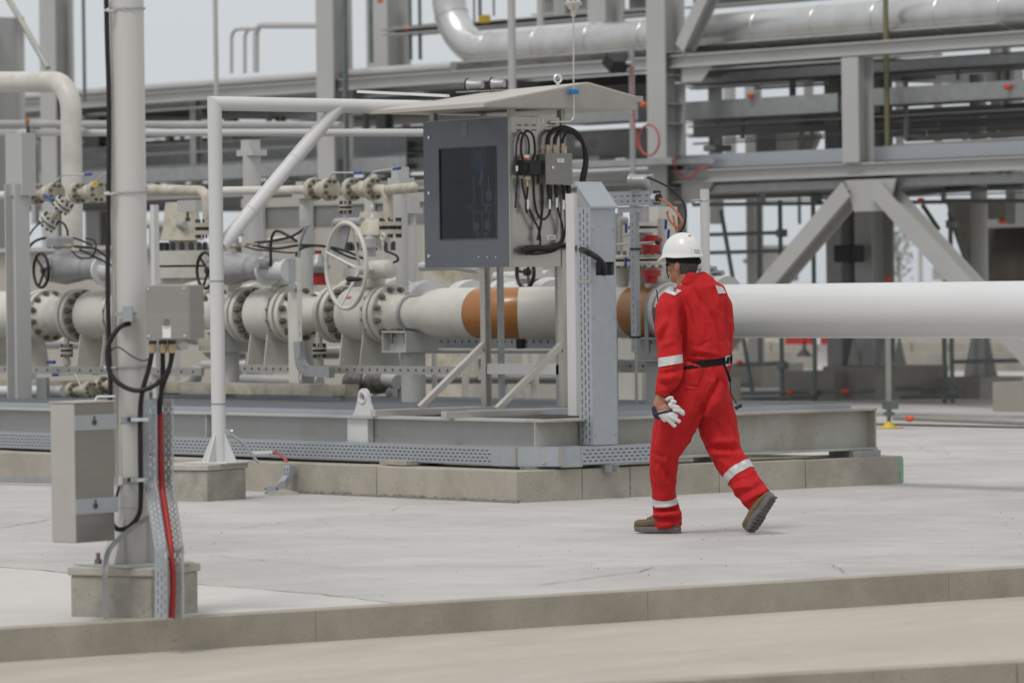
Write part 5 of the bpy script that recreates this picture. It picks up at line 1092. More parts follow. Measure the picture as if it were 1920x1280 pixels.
t = thing('drain_branch', P(648, 395, v=VU), 'short vertical drain with bolted flange under the upper-line valves', 'drain'); vflange(648, 389, VU, .055, 'creamdirty', t, .018, 8, .015); mb = MB(); q = P(648, 410, v=VU); mb.cyl(q, q+Z*.13, .022, n=14); mb.build('tube', 'cream', t)
for px, py in ((130, 665), (604, 665)):
    t = thing('drain_branch', P(px, py, v=V1-.1), 'vertical drain with bolted flange below the ' + ('leftmost cream spool, blue handle' if px == 130 else 'spool left of the large handwheel'), 'drain'); q = vflange(px-5, py-8, V1-.12, .06, 'cream', t, .02, 8, .018); mb = MB(); mb.cyl(q+Z*.04, q+Z*.17, .026, n=14); mb.cyl(q-Z*.16, q-Z*.04, .022, n=14); mb.cyl(q-Z*.13, q-Z*.07, .035, n=12); mb.build('tube', 'cream', t)
    if px == 130: mb = MB(); mb.bar(q-Z*.1-X*.16-Y*.1, q-Z*.1-X*.04-Y*.1, .03, .028); mb.build('blue_handle', 'blue', t, smooth=0, bevel=.006)
# second valve line behind: barrels, tall bonnets with stacked flanges and black stud nuts
V3 = 3.35; Z3 = P(850, 588, v=V3).z+.02; sg = 'cream pipeline valves of the rear line'
def rear_valve(px, R, top, lab, fx=None):
    q = P(px, 560, v=V3); t = thing('rear_valve', (q.x, V3, Z3-.3), lab, 'valve', sg)
    mb = MB(); mb.lathe((q.x, V3, Z3), X, [(-.32, .27), (-.30, .29), (-.2, .29), (-.19, .25), (.19, .25), (.2, .29), (.30, .29), (.32, .27)], 44); mb.build('body', 'cream', t)
    za, zb, zc, zd = [P(px, y_, v=V3).z for y_ in (521, 501, 497, 470)]
    mb = MB(); mb.cyl((q.x, V3, Z3+.1), (q.x, V3, za), R*.8, n=40); mb.cyl((q.x, V3, za), (q.x, V3, zb), R, n=48); mb.build('lower_flange', 'cream', t)
    mb = MB(); mb.cyl((q.x, V3, zb), (q.x, V3, zc), R*.85, n=40); mb.build('gasket_gap', 'dark', t)
    mb = MB(); mb.cyl((q.x, V3, zc), (q.x, V3, zd), R, n=48); mb.cyl((q.x, V3, zd), (q.x, V3, zd+.16), R*.5, n=32); mb.build('upper_flange', 'cream', t)
    n_ = 16
    for k in range(n_):
        a = 2*math.pi*(k+.3)/n_; c_ = V(q.x+math.cos(a)*R*.84, V3+math.sin(a)*R*.84, zd)
        if math.sin(a) > .6: continue
        mb = MB(); mb.cyl(c_, c_+Z*.062, .026, n=6); mb.cyl(c_+Z*.062, c_+Z*.075, .017, n=10); mb.build('stud_nut', 'boltblack', t)
    return t, q
t, q = rear_valve(345, .255, 0, 'rear cream valve with black stud nuts seen between the near column and white post')
mb = MB(); z_ = P(330, 422, v=V3).z; mb.cyl((q.x-.3, V3-.1, z_), (q.x+.17, V3-.1, z_), .035, n=20); mb.cyl((q.x, V3-.1, z_-.2), (q.x, V3-.1, z_), .012, n=8); mb.prism([V(q.x-.42, V3-.08, z_), V(q.x-.12, V3-.08, z_), V(q.x-.36, V3-.08, z_-.22), V(q.x-.42, V3-.08, z_-.26)], V(0, .012, 0)); mb.build('bypass_tube', 'alucast', t)
mb = MB(); zz = P(330, 384, v=V3).z; mb.lathe((q.x-.02, V3, P(0, 470, v=V3).z+.05), Z, [(0, .2), (.1, .17), (.3, .15), (.34, .14)], 32); mb.build('bonnet', 'creamdirty', t)
mb = MB(); q2_ = P(352, 415, v=V3-.2); mb.lathe(q2_, Z, [(0, .022), (.03, .022), (.04, .012), (.07, .010), (.08, .016), (.10, .016), (.11, .006), (.13, .004)], 12); mb.build('grease_nipple', 'dark', t)
t, q = rear_valve(704, .27, 0, 'rear cream valve with black stud nuts right of the large handwheel')
mb = MB(); z_ = P(660, 418, v=V3).z; mb.cyl((q.x-.34, V3-.15, z_), (q.x+.03, V3-.15, z_), .04, n=20); mb.prism([V(q.x-.42, V3-.14, z_+.03), V(q.x-.13, V3-.14, z_+.03), V(q.x-.26, V3-.14, z_-.26), V(q.x-.42, V3-.14, z_-.30)], V(0, .012, 0)); mb.build('bypass_tube', 'alucast', t, smooth=30)
mb = MB(); q2_ = P(698, 412, v=V3-.2); mb.lathe(q2_, Z, [(0, .022), (.03, .022), (.04, .014), (.07, .012), (.08, .018), (.11, .016), (.12, .006), (.14, .004)], 12); mb.build('grease_nipple', 'white', t)
mb = MB(); mb.lathe((q.x-.02, V3, P(0, 470, v=V3).z+.05), Z, [(0, .2), (.1, .17), (.14, .12), (.2, .11)], 32); mb.build('bonnet', 'creamdirty', t)
q = P(990, 548, v=V3); t = thing('rear_valve', (q.x, V3, Z3-.3), 'rear cream valve top showing above the pipe between the cabinet legs', 'valve', sg)
mb = MB(); mb.lathe((q.x, V3, Z3), X, [(-.32, .255), (-.30, .27), (-.22, .27), (-.21, .24), (.25, .24), (.26, .27), (.32, .27), (.34, .25)], 44); mb.build('body', 'white', t)
mb = MB(); mb.cyl((q.x+.05, V3, Z3+.2), (q.x+.05, V3, Z3+.38), .09, n=24); mb.cyl((q.x+.05, V3, Z3+.26), (q.x+.05, V3, Z3+.30), .14, n=28); mb.build('neck', 'cream', t)
mb = MB(); c_ = P(985, 510, v=V3-.3); wheel(mb, c_, WN, .13, .016, 3, .03, .02, 1.0, .012); mb.build('handwheel', 'black', t)
q0_, q1_ = P(-80, 588, v=V3), P(1040, 588, v=V3)
t = thing('rear_pipeline', (q0_.x, V3, Z3-.2), 'rear cream pipeline running parallel behind the main valve line', 'pipeline')
mb = MB(); mb.cyl((q0_.x, V3, Z3), (q1_.x, V3, Z3), .175, n=40); mb.build('pipe', 'cream', t)
for px in (800, 880, 250, 480, 560):
    x_ = P(px, 588, v=V3).x; mb = MB(); mb.lathe((x_, V3, Z3), X, [(-.06, .255), (-.003, .26), (-.002, .25), (.002, .25), (.003, .26), (.06, .255)], 44); mb.build('flange', 'white' if px > 700 else 'cream', t)
# red tagged relief device behind
t = thing('red_sleeve', P(600, 530, v=2.9), 'small red plastic sleeve on grey fitting left of the handwheel', 'sleeve'); mb = MB(); q = P(597, 523, v=2.9); mb.lathe(q-Z*.05, Z, [(0, .07), (.1, .06)], 18); mb.build('sleeve', 'red', t)
mb = MB(); mb.lathe(q+Z*.05, Z, [(0, .08), (.05, .10), (.06, .10), (.12, .06), (.16, .03)], 18); mb.cyl(q+Z*.12-X*.2, q+Z*.12-X*.05, .085, n=22); mb.build('fitting', 'alucast', t); mb = MB(); mb.cyl(q+Z*.2, q+Z*.24, .03, n=12); mb.build('red_cap', 'red', t)
# tube support posts with clamp heads
pg = 'grey tube posts carrying the upper small-bore line'
for px, py0, w_, v_, lab in ((472, 292, 34, 3.9, 'broad grey support post behind the diagonal brace'), (573, 372, 25, 2.6, 'grey tube post below the upper line left of the slotted riser'), (752, 345, 24, 3.0, 'grey tube post behind the capped cream stub'), (775, 400, 10, 3.9, 'thin grey post just left of the cabinet')):
    a = P(px, py0, v=v_); sc2 = (a-CAM).dot(FW)/FPX; t = thing('support_post', (a.x, v_, ST if v_ < 3.5 else 0), lab, 'post', pg)
    mb = MB(); mb.cyl((a.x, v_, ST-.02 if v_ < 3.5 else .0), (a.x, v_, a.z), w_*sc2/2, n=24); mb.build('tube', 'steelgrey', t)
    mb = MB(); mb.box(a.x-w_*sc2*.75, a.x+w_*sc2*.75, v_-.08, v_+.08, a.z-.002, a.z+.05); mb.box(a.x-w_*sc2*.5, a.x+w_*sc2*.3, v_-.06, v_+.06, a.z+.051, a.z+.14); mb.build('clamp_head', 'steelgrey', t, smooth=0)
t = mb = MB(); q = P(362, 384, v=2.6); mb.box(q.x-.15, q.x+.12, q.y-.06, q.y+.06, q.z-.06, q.z+.04); mb.build('pipe_shoe', 'steelgrey', smooth=0, label='grey box-shaped pipe shoe under the dirty cream elbow behind the white post', cat='pipe shoe')
# tall white elbow pipe at top left and the long pipes crossing
pipe_px('white_elbow_pipe', [(-60, 154), (133, 154), (136, 470)], 22.5/8700*39.2, 'cream', 'large smooth white pipe bending down in a wide elbow at upper left', v=4.2, rad=.30, n=48)
lg = 'long thin pipes crossing behind the posts'
pipe_px('crossing_pipe', [(-60, 249), (805, 249)], .034, 'steelgrey', 'thin white pipe crossing the left half behind the posts', group=lg, v=4.4)
pipe_px('crossing_pipe', [(-60, 232), (640, 236)], .040, 'rackdark', 'darker thin pipe just above the thin white one', group=lg, v=6.5)
t = thing('vent_valve', P(50, 252, v=4.3), 'small valve with orange knob and dark stem on the thin crossing pipe at left', 'valve'); mb = MB(); q = P(51, 228, v=4.3); mb.sph(q, .03, .02, .04, n=14, m=8); mb.build('knob', mat('worn_orange', (.40, .17, .04), .6), t); mb = MB(); mb.tube([P(52, 237, v=4.3), P(54, 262, v=4.3)], .018, 8); mb.build('stem', 'dark', t); mb = MB(); q = P(50, 252, v=4.35); mb.cyl(q-X*.1, q+X*.1, .055, n=18); mb.build('clamp', 'steelgrey', t)
# instruments on the pipe right of the riser
v_ = V2; g = lambda px, py, o=0: P(px, py, v=v_+o)
t = thing('instrument_flange', g(1195, 500), 'long cream flange plates with bolts on nozzles above the brown pipe', 'flange')
for pa, pb in ((477, 484), (491, 499)):
    a, b = g(1148, pb), g(1250, pa); mb = MB(); mb.box(a.x, b.x, v_-.16, v_+.16, a.z, b.z); mb.build('plate', 'cream', t, smooth=0, bevel=.003)
mb = MB(); a, b = g(1152, 491), g(1248, 484); mb.box(a.x+.02, b.x, v_-.12, v_+.12, a.z+.001, b.z-.001); mb.build('gap', 'dark', t, smooth=0)
for px in (1167, 1197, 1228):
    q = g(px, 500); mb = MB(); mb.lathe((q.x, v_, ZC+.12), Z, [(0, .09), (.12, .075), (q.z-ZC-.12, .068)], 28); mb.build('nozzle', 'cream', t)
for px in (1152, 1160, 1171, 1183, 1199, 1208, 1224, 1238):
    q = g(px, 478, -.13); mb = MB(); mb.cyl(q, q+Z*.03, .015, n=6); mb.cyl(q-Z*.10, q-Z*.075, .015, n=6); mb.build('bolt', 'boltgrey', t)
t = thing('gauge_cluster', g(1170, 476), 'cluster of steel instrument bodies and blocks behind the slotted strut', 'instrument')
for pts, r_, m in (([(1155, 400), (1155, 475)], .05, 'alucast'), ([(1163, 395), (1163, 475)], .022, 'inoxdull'), ([(1201, 386), (1201, 415)], .04, 'inoxdull'), ([(1240, 410), (1240, 478)], .03, 'inoxdull'), ([(1150, 445), (1185, 440)], .008, 'inoxdull')):
    mb = MB(); mb.tube([g(*q) for q in pts], r_, 18); mb.build('instrument_body', m, t)
mb = MB(); q = g(1162, 414, -.12); mb.cyl(q, q+Y*.06, .034, n=20); mb.cyl(q-Y*.004, q, .02, n=16); mb.build('gauge', 'inoxdull', t)
for pa, pb in ((417, 424), (429, 437)):
    a, b = g(1190, pb), g(1220, pa); mb = MB(); mb.box(a.x, b.x, v_-.1, v_+.1, a.z, b.z); mb.build('flange_plate', 'cream', t, smooth=0)
mb = MB(); a, b = g(1193, 429), g(1218, 424); mb.box(a.x, b.x, v_-.08, v_+.08, a.z, b.z); mb.build('gap', 'dark', t, smooth=0)
mb = MB(); mb.cyl(g(1204, 437), g(1204, 478), .085, n=24); mb.cyl(g(1204, 386), g(1204, 417), .055, n=20); mb.build('valve_neck', 'alucast', t)
t = thing('cream_pillar', g(1230, 410, .5), 'square cream pillar behind the instruments', 'pillar'); a = g(1212, 388, .5); mb = MB(); mb.box(a.x-.08, a.x+.14, a.y, a.y+.2, ST, a.z); mb.build('pillar', 'cream', t, smooth=0)
t = thing('red_sleeve', g(1221, 530, -.12), 'red plastic sleeves on the instrument stem just left of the worker', 'sleeve')
for p0, p1, r0, r1 in ((441, 446, .055, .088), (446, 455, .088, .085), (459, 476, .075, .075), (506, 518, .080, .075), (518, 531, .075, .05)):
    q = g(1221, p1, -.13); mb = MB(); mb.cyl(q, g(1221, p0, -.13), r1 if p0 > 500 else r0, r0 if p0 < 500 else r1, n=24); mb.build('sleeve', 'red', t)
for k_, (px, y0_, y1_) in enumerate(((1248, 411, 430), (1253, 430, 449), (1174, 418, 437), (1173, 482, 500))):
    mb = MB(); a, b = g(px, y1_, -.2), g(px+(1 if k_ < 2 else 0), y0_, -.2); mb.bar(a, b, .022, .016); mb.build('blue_handle', 'blue', smooth=0, bevel=.006, label='blue valve handle ' + ('high above the helmet', 'lower one above the helmet', 'behind the slotted strut', 'beside the cream flange plates')[k_], cat='handle', group='blue handles on the instruments')
mb = MB(); mb.tube([g(1144, 459, -.3), g(1228, 454, -.3)], .007, 8); o_ = mb.build('rod', 'inoxlight', label='thin horizontal rod with black ball knob left of the helmet', cat='rod'); mb = MB(); mb.sph(g(1233, 454, -.3), .022, n=16, m=10); mb.build('ball_knob', 'black', o_)
v4 = V2-.42; h = lambda px, py: P(px, py, v=v4)
t = thing('slotted_strut', V(h(1188, 660).x, v4, ST), 'tall slotted galvanised strut in front of the brown-coated pipe', 'strut')
a, b = h(1183, 386), h(1190, 765); mb = MB(); W_ = 10/8700*34.5/math.cos(BETA); mb.perf(V(h(1187, 500).x-W_/2, v4, h(1188, 660).z), Z, X, a.z-h(1188, 660).z, W_, 1, .062, .03, .009, .003); mb.build('slotted_face', 'galv', t, smooth=0)
mb = MB(); x_ = h(1187, 500).x; mb.box(x_-W_/2, x_-W_/2+.003, v4+.002, v4+.04, h(0, 660).z if 0 else h(1188, 660).z, a.z); mb.box(x_+W_/2-.003, x_+W_/2, v4+.002, v4+.04, h(1188, 660).z, a.z); mb.build('side_lips', 'galvdull', t, smooth=0)
mb = MB(); mb.cyl((x_, v4+.02, ST+.02), (x_, v4+.02, h(1188, 660).z), .011, n=10); mb.build('foot_rod', 'inoxdull', t)
for py in (467, 632):
    mb = MB(); q = h(1188, py); mb.box(q.x-W_*.6, q.x+W_*.6, v4-.008, v4+.045, q.z-.008, q.z+.008); mb.build('cable_tie', 'black', t, smooth=0)
r = thing('cable_tray', h(1185, 385), 'short punched horizontal tray on top of the slotted strut right of the riser', 'cable tray')
a, b = h(1137, 385), h(1226, 360); mb = MB(); mb.perf(V(a.x, v4-.01, h(1185, 386).z), X, Z, b.x-a.x, h(1185, 359).z-h(1185, 386).z, 2, .072, .028, .010, .003, stag=False); mb.build('punched_web', 'galv', r, smooth=0)
mb = MB(); mb.box(a.x, b.x, v4-.01, v4+.08, h(1185, 359).z+.001, h(1185, 359).z+.004); mb.box(a.x, b.x, v4+.07, v4+.073, h(1185, 385).z, h(1185, 359).z); mb.build('tray_back', 'galvdull', r, smooth=0)
mb = MB(); q0_, q1_ = h(1158, 399), h(1205, 387); mb.box(q0_.x, q1_.x, v4, v4+.004, q0_.z, q1_.z); mb.build('bracket_plate', 'galv', r, smooth=0)
q = h(1229, 371); t = thing('cable_coupling', q, 'chromed coupling at the tray end with the orange cable leaving it', 'coupling'); mb = MB(); mb.cyl(q-X*.02, q+X*.03, .035, n=20); mb.build('coupling', 'chrome', t); mb = MB(); mb.cyl(q+X*.031, q+X*.045, .03, n=20); mb.build('nut', 'black', t)
cable('orange_cable', [h(1234, 372), h(1248, 378), h(1262, 390), h(1272, 402), h(1279, 416), h(1276, 424), h(1266, 424), h(1256, 413), h(1251, 400), h(1253, 396)], .009, 'copper', 'thin orange copper cable curling above the helmet', cat='cable')
cable('orange_cable', [h(1262, 404), h(1265, 418), h(1269, 436)], .008, 'copper', 'short orange cable dropping behind the helmet', cat='cable')
q = h(1198, 341); t = thing('transmitter_head', q, 'grey cast transmitter head with open round mouth on top of the short tray', 'transmitter')
ax_ = (-X*.85-Y*.5).normalized(); mb = MB(); mb.lathe(q, ax_, [(-.075, .04), (-.06, .055), (.04, .055), (.045, .062), (.075, .062)], 28); mb.cyl(q-Z*.1, q, .025, n=14); mb.build('housing', 'alucast', t); mb = MB(); mb.cyl(q+ax_*.0755, q+ax_*.078, .045, n=24); mb.build('mouth', 'dark', t); mb = MB(); q2_ = q-ax_*.06+Z*.035; mb.cyl(q2_, q2_-ax_*.05+Z*.01, .014, n=12); mb.build('gland', 'inoxdull', t)
cable('cable', [h(1214, 333), h(1232, 340), h(1255, 352), h(1274, 368), h(1285, 390), h(1285, 415), h(1278, 432), h(1266, 445)], .0085, 'cable', 'black cable arching right from the transmitter head down behind the helmet', group='black instrument cables')
v5 = V2+.6; a = P(1321, 355, v=v5); t = thing('white_stub_post', (a.x, v5, 0), 'white tubular post with small clamp rising right of the helmet', 'post'); mb = MB(); mb.cyl((a.x, v5, 0), (a.x, v5, a.z), .036, n=24); mb.build('tube', 'white', t); mb = MB(); q = P(1318, 376, v=v5); mb.torus(V(a.x, v5, q.z), Z, .038, .004, 24, 6); mb.tube([V(a.x, v5-.04, q.z), V(a.x-.08, v5-.06, q.z)], .008, 8); mb.build('clamp', 'inoxdull', t)
# rear flange with large bolts above the white pipe
v6 = V2+.75; q = P(1318, 556, v=v6); t = thing('rear_flange', q-Z*.25, 'big bolted flange rising behind the white pipe at the worker\'s shoulder', 'flange'); sc3 = (q-CAM).dot(FW)/FPX; R_ = 63*sc3
mb = MB(); mb.lathe(q, X, [(-.09, R_*.98), (-.085, R_), (-.004, R_), (0, R_*.97), (.002, R_*.7), (.09, R_*.62), (.3, R_*.60)], 48); mb.build('flange', 'steelgrey', t)
for k in range(16):
    a = 2*math.pi*(k+.5)/16; c_ = q+V(0, math.cos(a), math.sin(a))*R_*.84
    if math.sin(a) < .3: continue
    mb = MB(); mb.cyl(c_+X*.001, c_+X*.05, .028, n=6); mb.cyl(c_+X*.05, c_+X*.10, .021, n=14); mb.build('bolt', 'alucast', t)
# parts under the pipe between riser and worker
t = thing('pipe_stand', g(1215, 690), 'grey bracketed stand plate under the brown-coated pipe with two clamps', 'pipe stand')
a, b = g(1196, 673), g(1262, 632); mb = MB(); mb.box(a.x, b.x, v_, v_+.012, a.z, b.z-.012); mb.box(a.x-.02, b.x, v_-.15, v_+.15, b.z-.012, b.z); mb.box(a.x, b.x, v_-.15, v_-.002, a.z-.012, a.z); mb.build('plate', 'steelgrey', t, smooth=0)
mb = MB(); q = g(1216, 650, -.1); mb.cyl(q-Z*.05, q+Z*.05, .014, n=10); mb.cyl(q+Z*.02, q+Z*.045, .03, n=6); mb.build('bolt', 'boltgrey', t)
mb = MB(); a = g(1232, 690); mb.box(a.x-.06, a.x+.06, v_-.06, v_+.06, ST-.02, g(1232, 673).z); mb.build('leg', 'steelgrey', t, smooth=0)
t = thing('cream_pillar', g(1175, 700, .3), 'cream square pillar low behind the riser, left of the slotted strut', 'pillar'); a, b = P(1160, 760, v=3.6), P(1186, 632, v=3.6); mb = MB(); mb.box(a.x, b.x, 3.6, 3.75, 0, b.z); mb.build('pillar', 'cream', t, smooth=0)
mb = MB(); mb.box(P(1188, 0, v=4.5).x, P(1232, 0, v=4.5).x, 4.5, 5.2, 0, P(1200, 692, v=4.5).z); mb.build('concrete_block', 'conc', smooth=0, label='beige concrete block behind the skid between riser and worker', cat='block')
for px, w_, v_, y0_ in ((1150, 8, 2.9, 632), (1052, 10, 3.0, 640)):
    a = P(px, y0_, v=v_); mb = MB(); mb.box(a.x-.02, a.x+.02, v_, v_+.03, ST, a.z); mb.build('slim_stanchion', 'white', smooth=0, label='thin pale leg ' + ('right of the riser edge' if px == 1150 else 'between the cabinet legs'), cat='leg', group='thin pale legs under the pipe')
# ------------------------------------------------------------------ pipe rack and plant behind
def zpx(px, py, v): return P(px, py, v=v).z
def hb(name, px0, px1, ref, v, hpx, m, parent=None, kind='i', w=.22, **k):
    "member parallel to the skid at photo height ref=(px, y of centre)"
    q = P(ref[0], ref[1], v=v); s_ = (q-CAM).dot(FW)/FPX; z = q.z; h = hpx*s_
    a = P(px0, ref[1], v=v); b = P(px1, ref[1], v=v); a.z = b.z = z; mb = MB()
    if kind == 'i': mb.ibeam(a, b, h, w, .02, .012)
    elif kind == 'b': mb.bar(a, b, w, h)
    elif kind == 't': mb.cyl(a, b, h/2, n=24)
    elif kind == 'tray':
        mb.bar(a-Z*(h*.45), b-Z*(h*.45), w, h*.08)
        mb.bar(a-Y*w/2, b-Y*w/2, .01, h); mb.bar(a+Y*w/2, b+Y*w/2, .01, h)
    return mb.build(name, m, parent, smooth=40 if kind == 't' else 0, **k)
def vb(name, px, py0, py1, v, wpx, m, parent=None, kind='i', d=None, **k):
    "vertical member; py1 None = down to the ground"
    q = P(px, py0, v=v); s_ = (q-CAM).dot(FW)/FPX; zt = q.z; q1 = P(px, 600 if py1 is None else py1, v=v); zb = 0 if py1 is None else q1.z; q = P(px, 500, v=v)
    mb = MB(); w = wpx*s_/math.cos(BETA) if kind != 't' else wpx*s_
    if kind == 'i': mb.ibeam((q.x, v, zb), (q.x, v, zt), d or w*.9, w, .025, .015, up=Y)
    elif kind == 'b': mb.box(q.x-w/2, q.x+w/2, v-(d or w)/2, v+(d or w)/2, zb, zt)
    else: mb.cyl((q.x, v, zb), (q.x, v, zt), w/2, n=24)
    return mb.build(name, m, parent, smooth=40 if kind == 't' else 0, **k)
RV = 18.0
q = P(1250, 600, v=RV); rk = thing('pipe_rack', (q.x, RV, 0), 'large grey steel pipe rack with columns, beams and braces across the background', 'pipe rack')
for px in (1253, 632, 112):
    vb('column', px, -60, None, RV, 33, 'rack', rk, d=.34)
vb('column', 1850+230, -60, None, RV, 36, 'rack', rk, d=.34)
zb_u = zpx(1612, 96, RV); 
hb('beam', -300, 2100, (1612, 92), RV, 25, 'rack', rk, w=.12)
hb('deck', -300, 2100, (1612, 86), RV+2.4, 3, 'rack', rk, kind='b', w=4.2)  # added solid deck, keeps sky light off so the rack inside goes dark
hb('deck', 1060, 2100, (1612, 312), RV+2.4, 3, 'rack', rk, kind='b', w=4.2)  # lower added deck, likewise blocks light to darken the space beneath
hb('beam', 1060, 2100, (1612, 318), RV, 25, 'rack', rk, w=.12)
hb('beam', -300, 1060, (700, 350), RV, 16, 'rack', rk, w=.12)
vb('post', 1612, 108, 305, RV+.02, 28, 'rack', rk, d=.26)
for x0, x1, lab in ((1290, 1345, 'h'),):
    for yr in (117, 340):
        a, b = P(x0-12, yr-6, v=RV), P(x1, yr-10, v=RV); c = P(x0-12, yr+38, v=RV); d_ = P(x0+25, yr+36, v=RV)
        mb = MB(); mb.prism([a, b, d_, c], V(0, .02, 0)); mb.box(a.x, a.x+.1, RV-.12, RV+.12, c.z-.02, c.z); mb.build('haunch', 'rack', rk, smooth=0)
for yr in (118,):
    a, b = P(1180, yr, v=RV), P(1236, yr-6, v=RV); c = P(1236, yr+30, v=RV); mb = MB(); mb.prism([a, b, c], V(0, .02, 0)); mb.build('haunch', 'rack', rk, smooth=0)
a, b = P(1590, 338, v=RV), P(1685, 336, v=RV); mb = MB(); mb.prism([V(a.x, RV-.05, a.z), V(b.x, RV-.05, a.z), V(b.x-.15, RV-.05, zpx(1640, 396, RV)), V(a.x+.15, RV-.05, zpx(1640, 396, RV))], V(0, .03, 0)); mb.build('gusset_plate', 'rack', rk, smooth=0)
for (p0, p1) in (((1600, 355), (1312, 693)), ((1652, 352), (1958, 690))):
    a, b = P(*p0, v=RV), P(*p1, v=RV); mb = MB(); mb.ibeam(a, b, .26, .22, .02, .012, up=Y); mb.build('brace', 'rack', rk, smooth=0)
a, b = P(1285, 90, v=RV), P(1345, -40, v=RV); mb = MB(); mb.ibeam(a, b, .2, .18, .02, .012, up=Y); mb.build('brace', 'rack', rk, smooth=0)
for px in (1300, 1958):
    a = P(px, 700, v=RV); mb = MB(); mb.box(a.x-.42, a.x+.42, RV-.42, RV+.42, -.05, .34); mb.build('footing', 'concfar', rk, smooth=0)
for px in (1253, 632, 112):      # cross beams to the rear row at each column
    x_ = P(px, 500, v=RV).x
    for z_ in (zb_u, zpx(1612, 318, RV), zpx(1612, 318, RV)-.9 if px < 1000 else zb_u+1.1):
        mb = MB(); mb.ibeam((x_, RV+.18, z_), (x_, RV+6.2, z_), .3, .2, .02, .012); mb.build('cross_beam', 'rackdark', rk, smooth=0)
# rear row
rr_ = thing('rear_rack', (P(1640, 700, v=21.5).x, 21.5, 0), 'second row of darker rack columns on stepped concrete footings behind the V brace', 'pipe rack')
for px, w_ in ((1584, 26), (1640, 30)): vb('column', px, 120, None, 21.3, w_, 'rackdark' if px < 1600 else 'rack', rr_, d=.4)
for px, w_, z_ in ((1588, 1.0, .36), (1645, 1.0, .42)):
    a = P(px, 700, v=21.3); mb = MB(); mb.box(a.x-w_/2, a.x+w_/2, 20.8 - (.2 if px < 1600 else 0), 22.1, -.05, z_); mb.build('footing', 'concfar', rr_, smooth=0)
for dx_ in (-.4, -.15, .2, .45):
    a = P(1635, 700, v=20.9); mb = MB(); mb.prism([V(a.x+dx_-.12, 20.95, .43), V(a.x+dx_+.12, 20.95, .43), V(a.x+dx_, 20.95, .80)], V(0, .03, 0)); mb.build('gusset', 'rackdark', rr_, smooth=0)
for z_ in (zb_u-.14, zb_u+.15, zpx(1612, 318, RV)-.14, zpx(1612, 318, RV)+.15, zb_u-.5, zb_u-.75):
    x_ = P(1253, 500, v=RV).x; mb = MB(); mb.box(x_+.02, x_+.155, RV-.14, RV+.14, z_-.008, z_+.008); mb.build('stiffener', 'rack', rk, smooth=0)
c_ = thing('round_column', (P(1838, 700, v=22).x, 22, 0), 'grey round column with fin gussets on a square concrete footing at right', 'column')
q = P(1838, 600, v=22); s_ = (q-CAM).dot(FW)/FPX; z1 = .28
mb = MB(); mb.cyl((q.x, 22, z1), (q.x, 22, zpx(1838, 140, 22)), 16*s_, n=28); mb.build('tube', 'rack', c_)
for a_ in range(4):
    d_ = V(math.cos(a_*1.571), math.sin(a_*1.571), 0); n_ = V(-d_.y, d_.x, 0); b_ = V(q.x, 22, 0); mb = MB(); mb.prism([p_-n_*.012 for p_ in (b_+d_*.1+Z*z1, b_+d_*.30+Z*z1, b_+d_*.1+Z*(z1+.7))], n_*.024); mb.build('gusset', 'rack', c_, smooth=0)
a = P(1838, 725, v=22); mb = MB(); mb.box(a.x-.40, a.x+.40, 21.6, 22.4, -.05, z1-.005); mb.build('footing', 'concfar', c_, smooth=0)
hb('beam', 1500, 2100, (1700, 215), 21.3, 20, 'rackdark', rr_); hb('beam', 1300, 1620, (1450, 240), 21.3, 22, 'rack', rr_); hb('beam', 1650, 2100, (1750, 235), 21.0, 18, 'rack', rr_)
hb('beam', 1300, 2100, (1500, 137), 21.3, 22, 'rackdark', rr_, w=.4); hb('beam', 1300, 1620, (1450, 150), 23, 14, 'rack', rr_)
hb('beam', 1300, 2100, (1600, 345), 21.3, 16, 'rackdark', rr_, w=.5)
hb('beam', 1060, 1240, (1150, 270), 21.3, 55, 'rackdark', rr_, w=.2); hb('beam', 1060, 1240, (1150, 175), 21.3, 26, 'rackdark', rr_, w=.3); hb('beam', 1060, 1240, (1150, 330), 21.3, 22, 'rack', rr_)
vb('column', 1416, 150, None, 25, 15, 'rack', rr_); vb('column', 1880, 40, 330, 24, 18, 'rackdark', rr_); vb('column', 1575, 110, 330, 24, 22, 'rackdark', rr_); vb('column', 1500, 330, 420, 24, 3, 'rackdark', rr_)
a = P(1425, 700, v=25); mb = MB(); mb.box(a.x-.5, a.x+.5, 24.6, 25.4, -.05, .35); mb.build('footing', 'concfar', rr_, smooth=0)
hb('beam', 1300, 2100, (1500, 232), 24, 26, 'rack', rr_, w=.5); hb('beam', 1640, 2100, (1750, 246), 23, 16, 'rackdark', rr_, w=.3); hb('beam', 1300, 2100, (1700, 128), 24, 26, 'rackdark', rr_, w=.5)
hb('beam', 1300, 2100, (1500, 359), 22.5, 18, 'rackdark', rr_, w=.3); hb('beam', 1300, 1600, (1450, 366), 20.5, 12, 'rack', rr_, w=.3)
for px, y0_, y1_, v_, w_, m in ((1460, 245, 300, 23, 34, 'rackdark'), (1345, 110, 420, 24, 12, 'rackdark'), (1372, 150, 300, 26, 10, 'rack'), (1520, 130, 300, 25, 8, 'rackdark'), (1590, 240, 300, 23, 26, 'rack'), (1690, 120, 300, 25, 7, 'rackdark'), (1762, 120, 300, 25, 7, 'rackdark'), (1812, 250, 330, 25, 5, 'rackdark'), (1905, 120, 420, 25, 16, 'rackdark'), (1650, 130, 300, 24, 12, 'rackdark')): vb('upright', px, y0_, y1_, v_, w_, m, rr_, kind='b')
for p0, p1 in (((1480, 300), (1512, 248)), ((1508, 300), (1532, 248))):
    a, b = P(*p0, v=24.5), P(*p1, v=24.5); mb = MB(); mb.bar(a, b, .1, .16); mb.build('stair_stringer', 'rackdark', rr_, smooth=0)
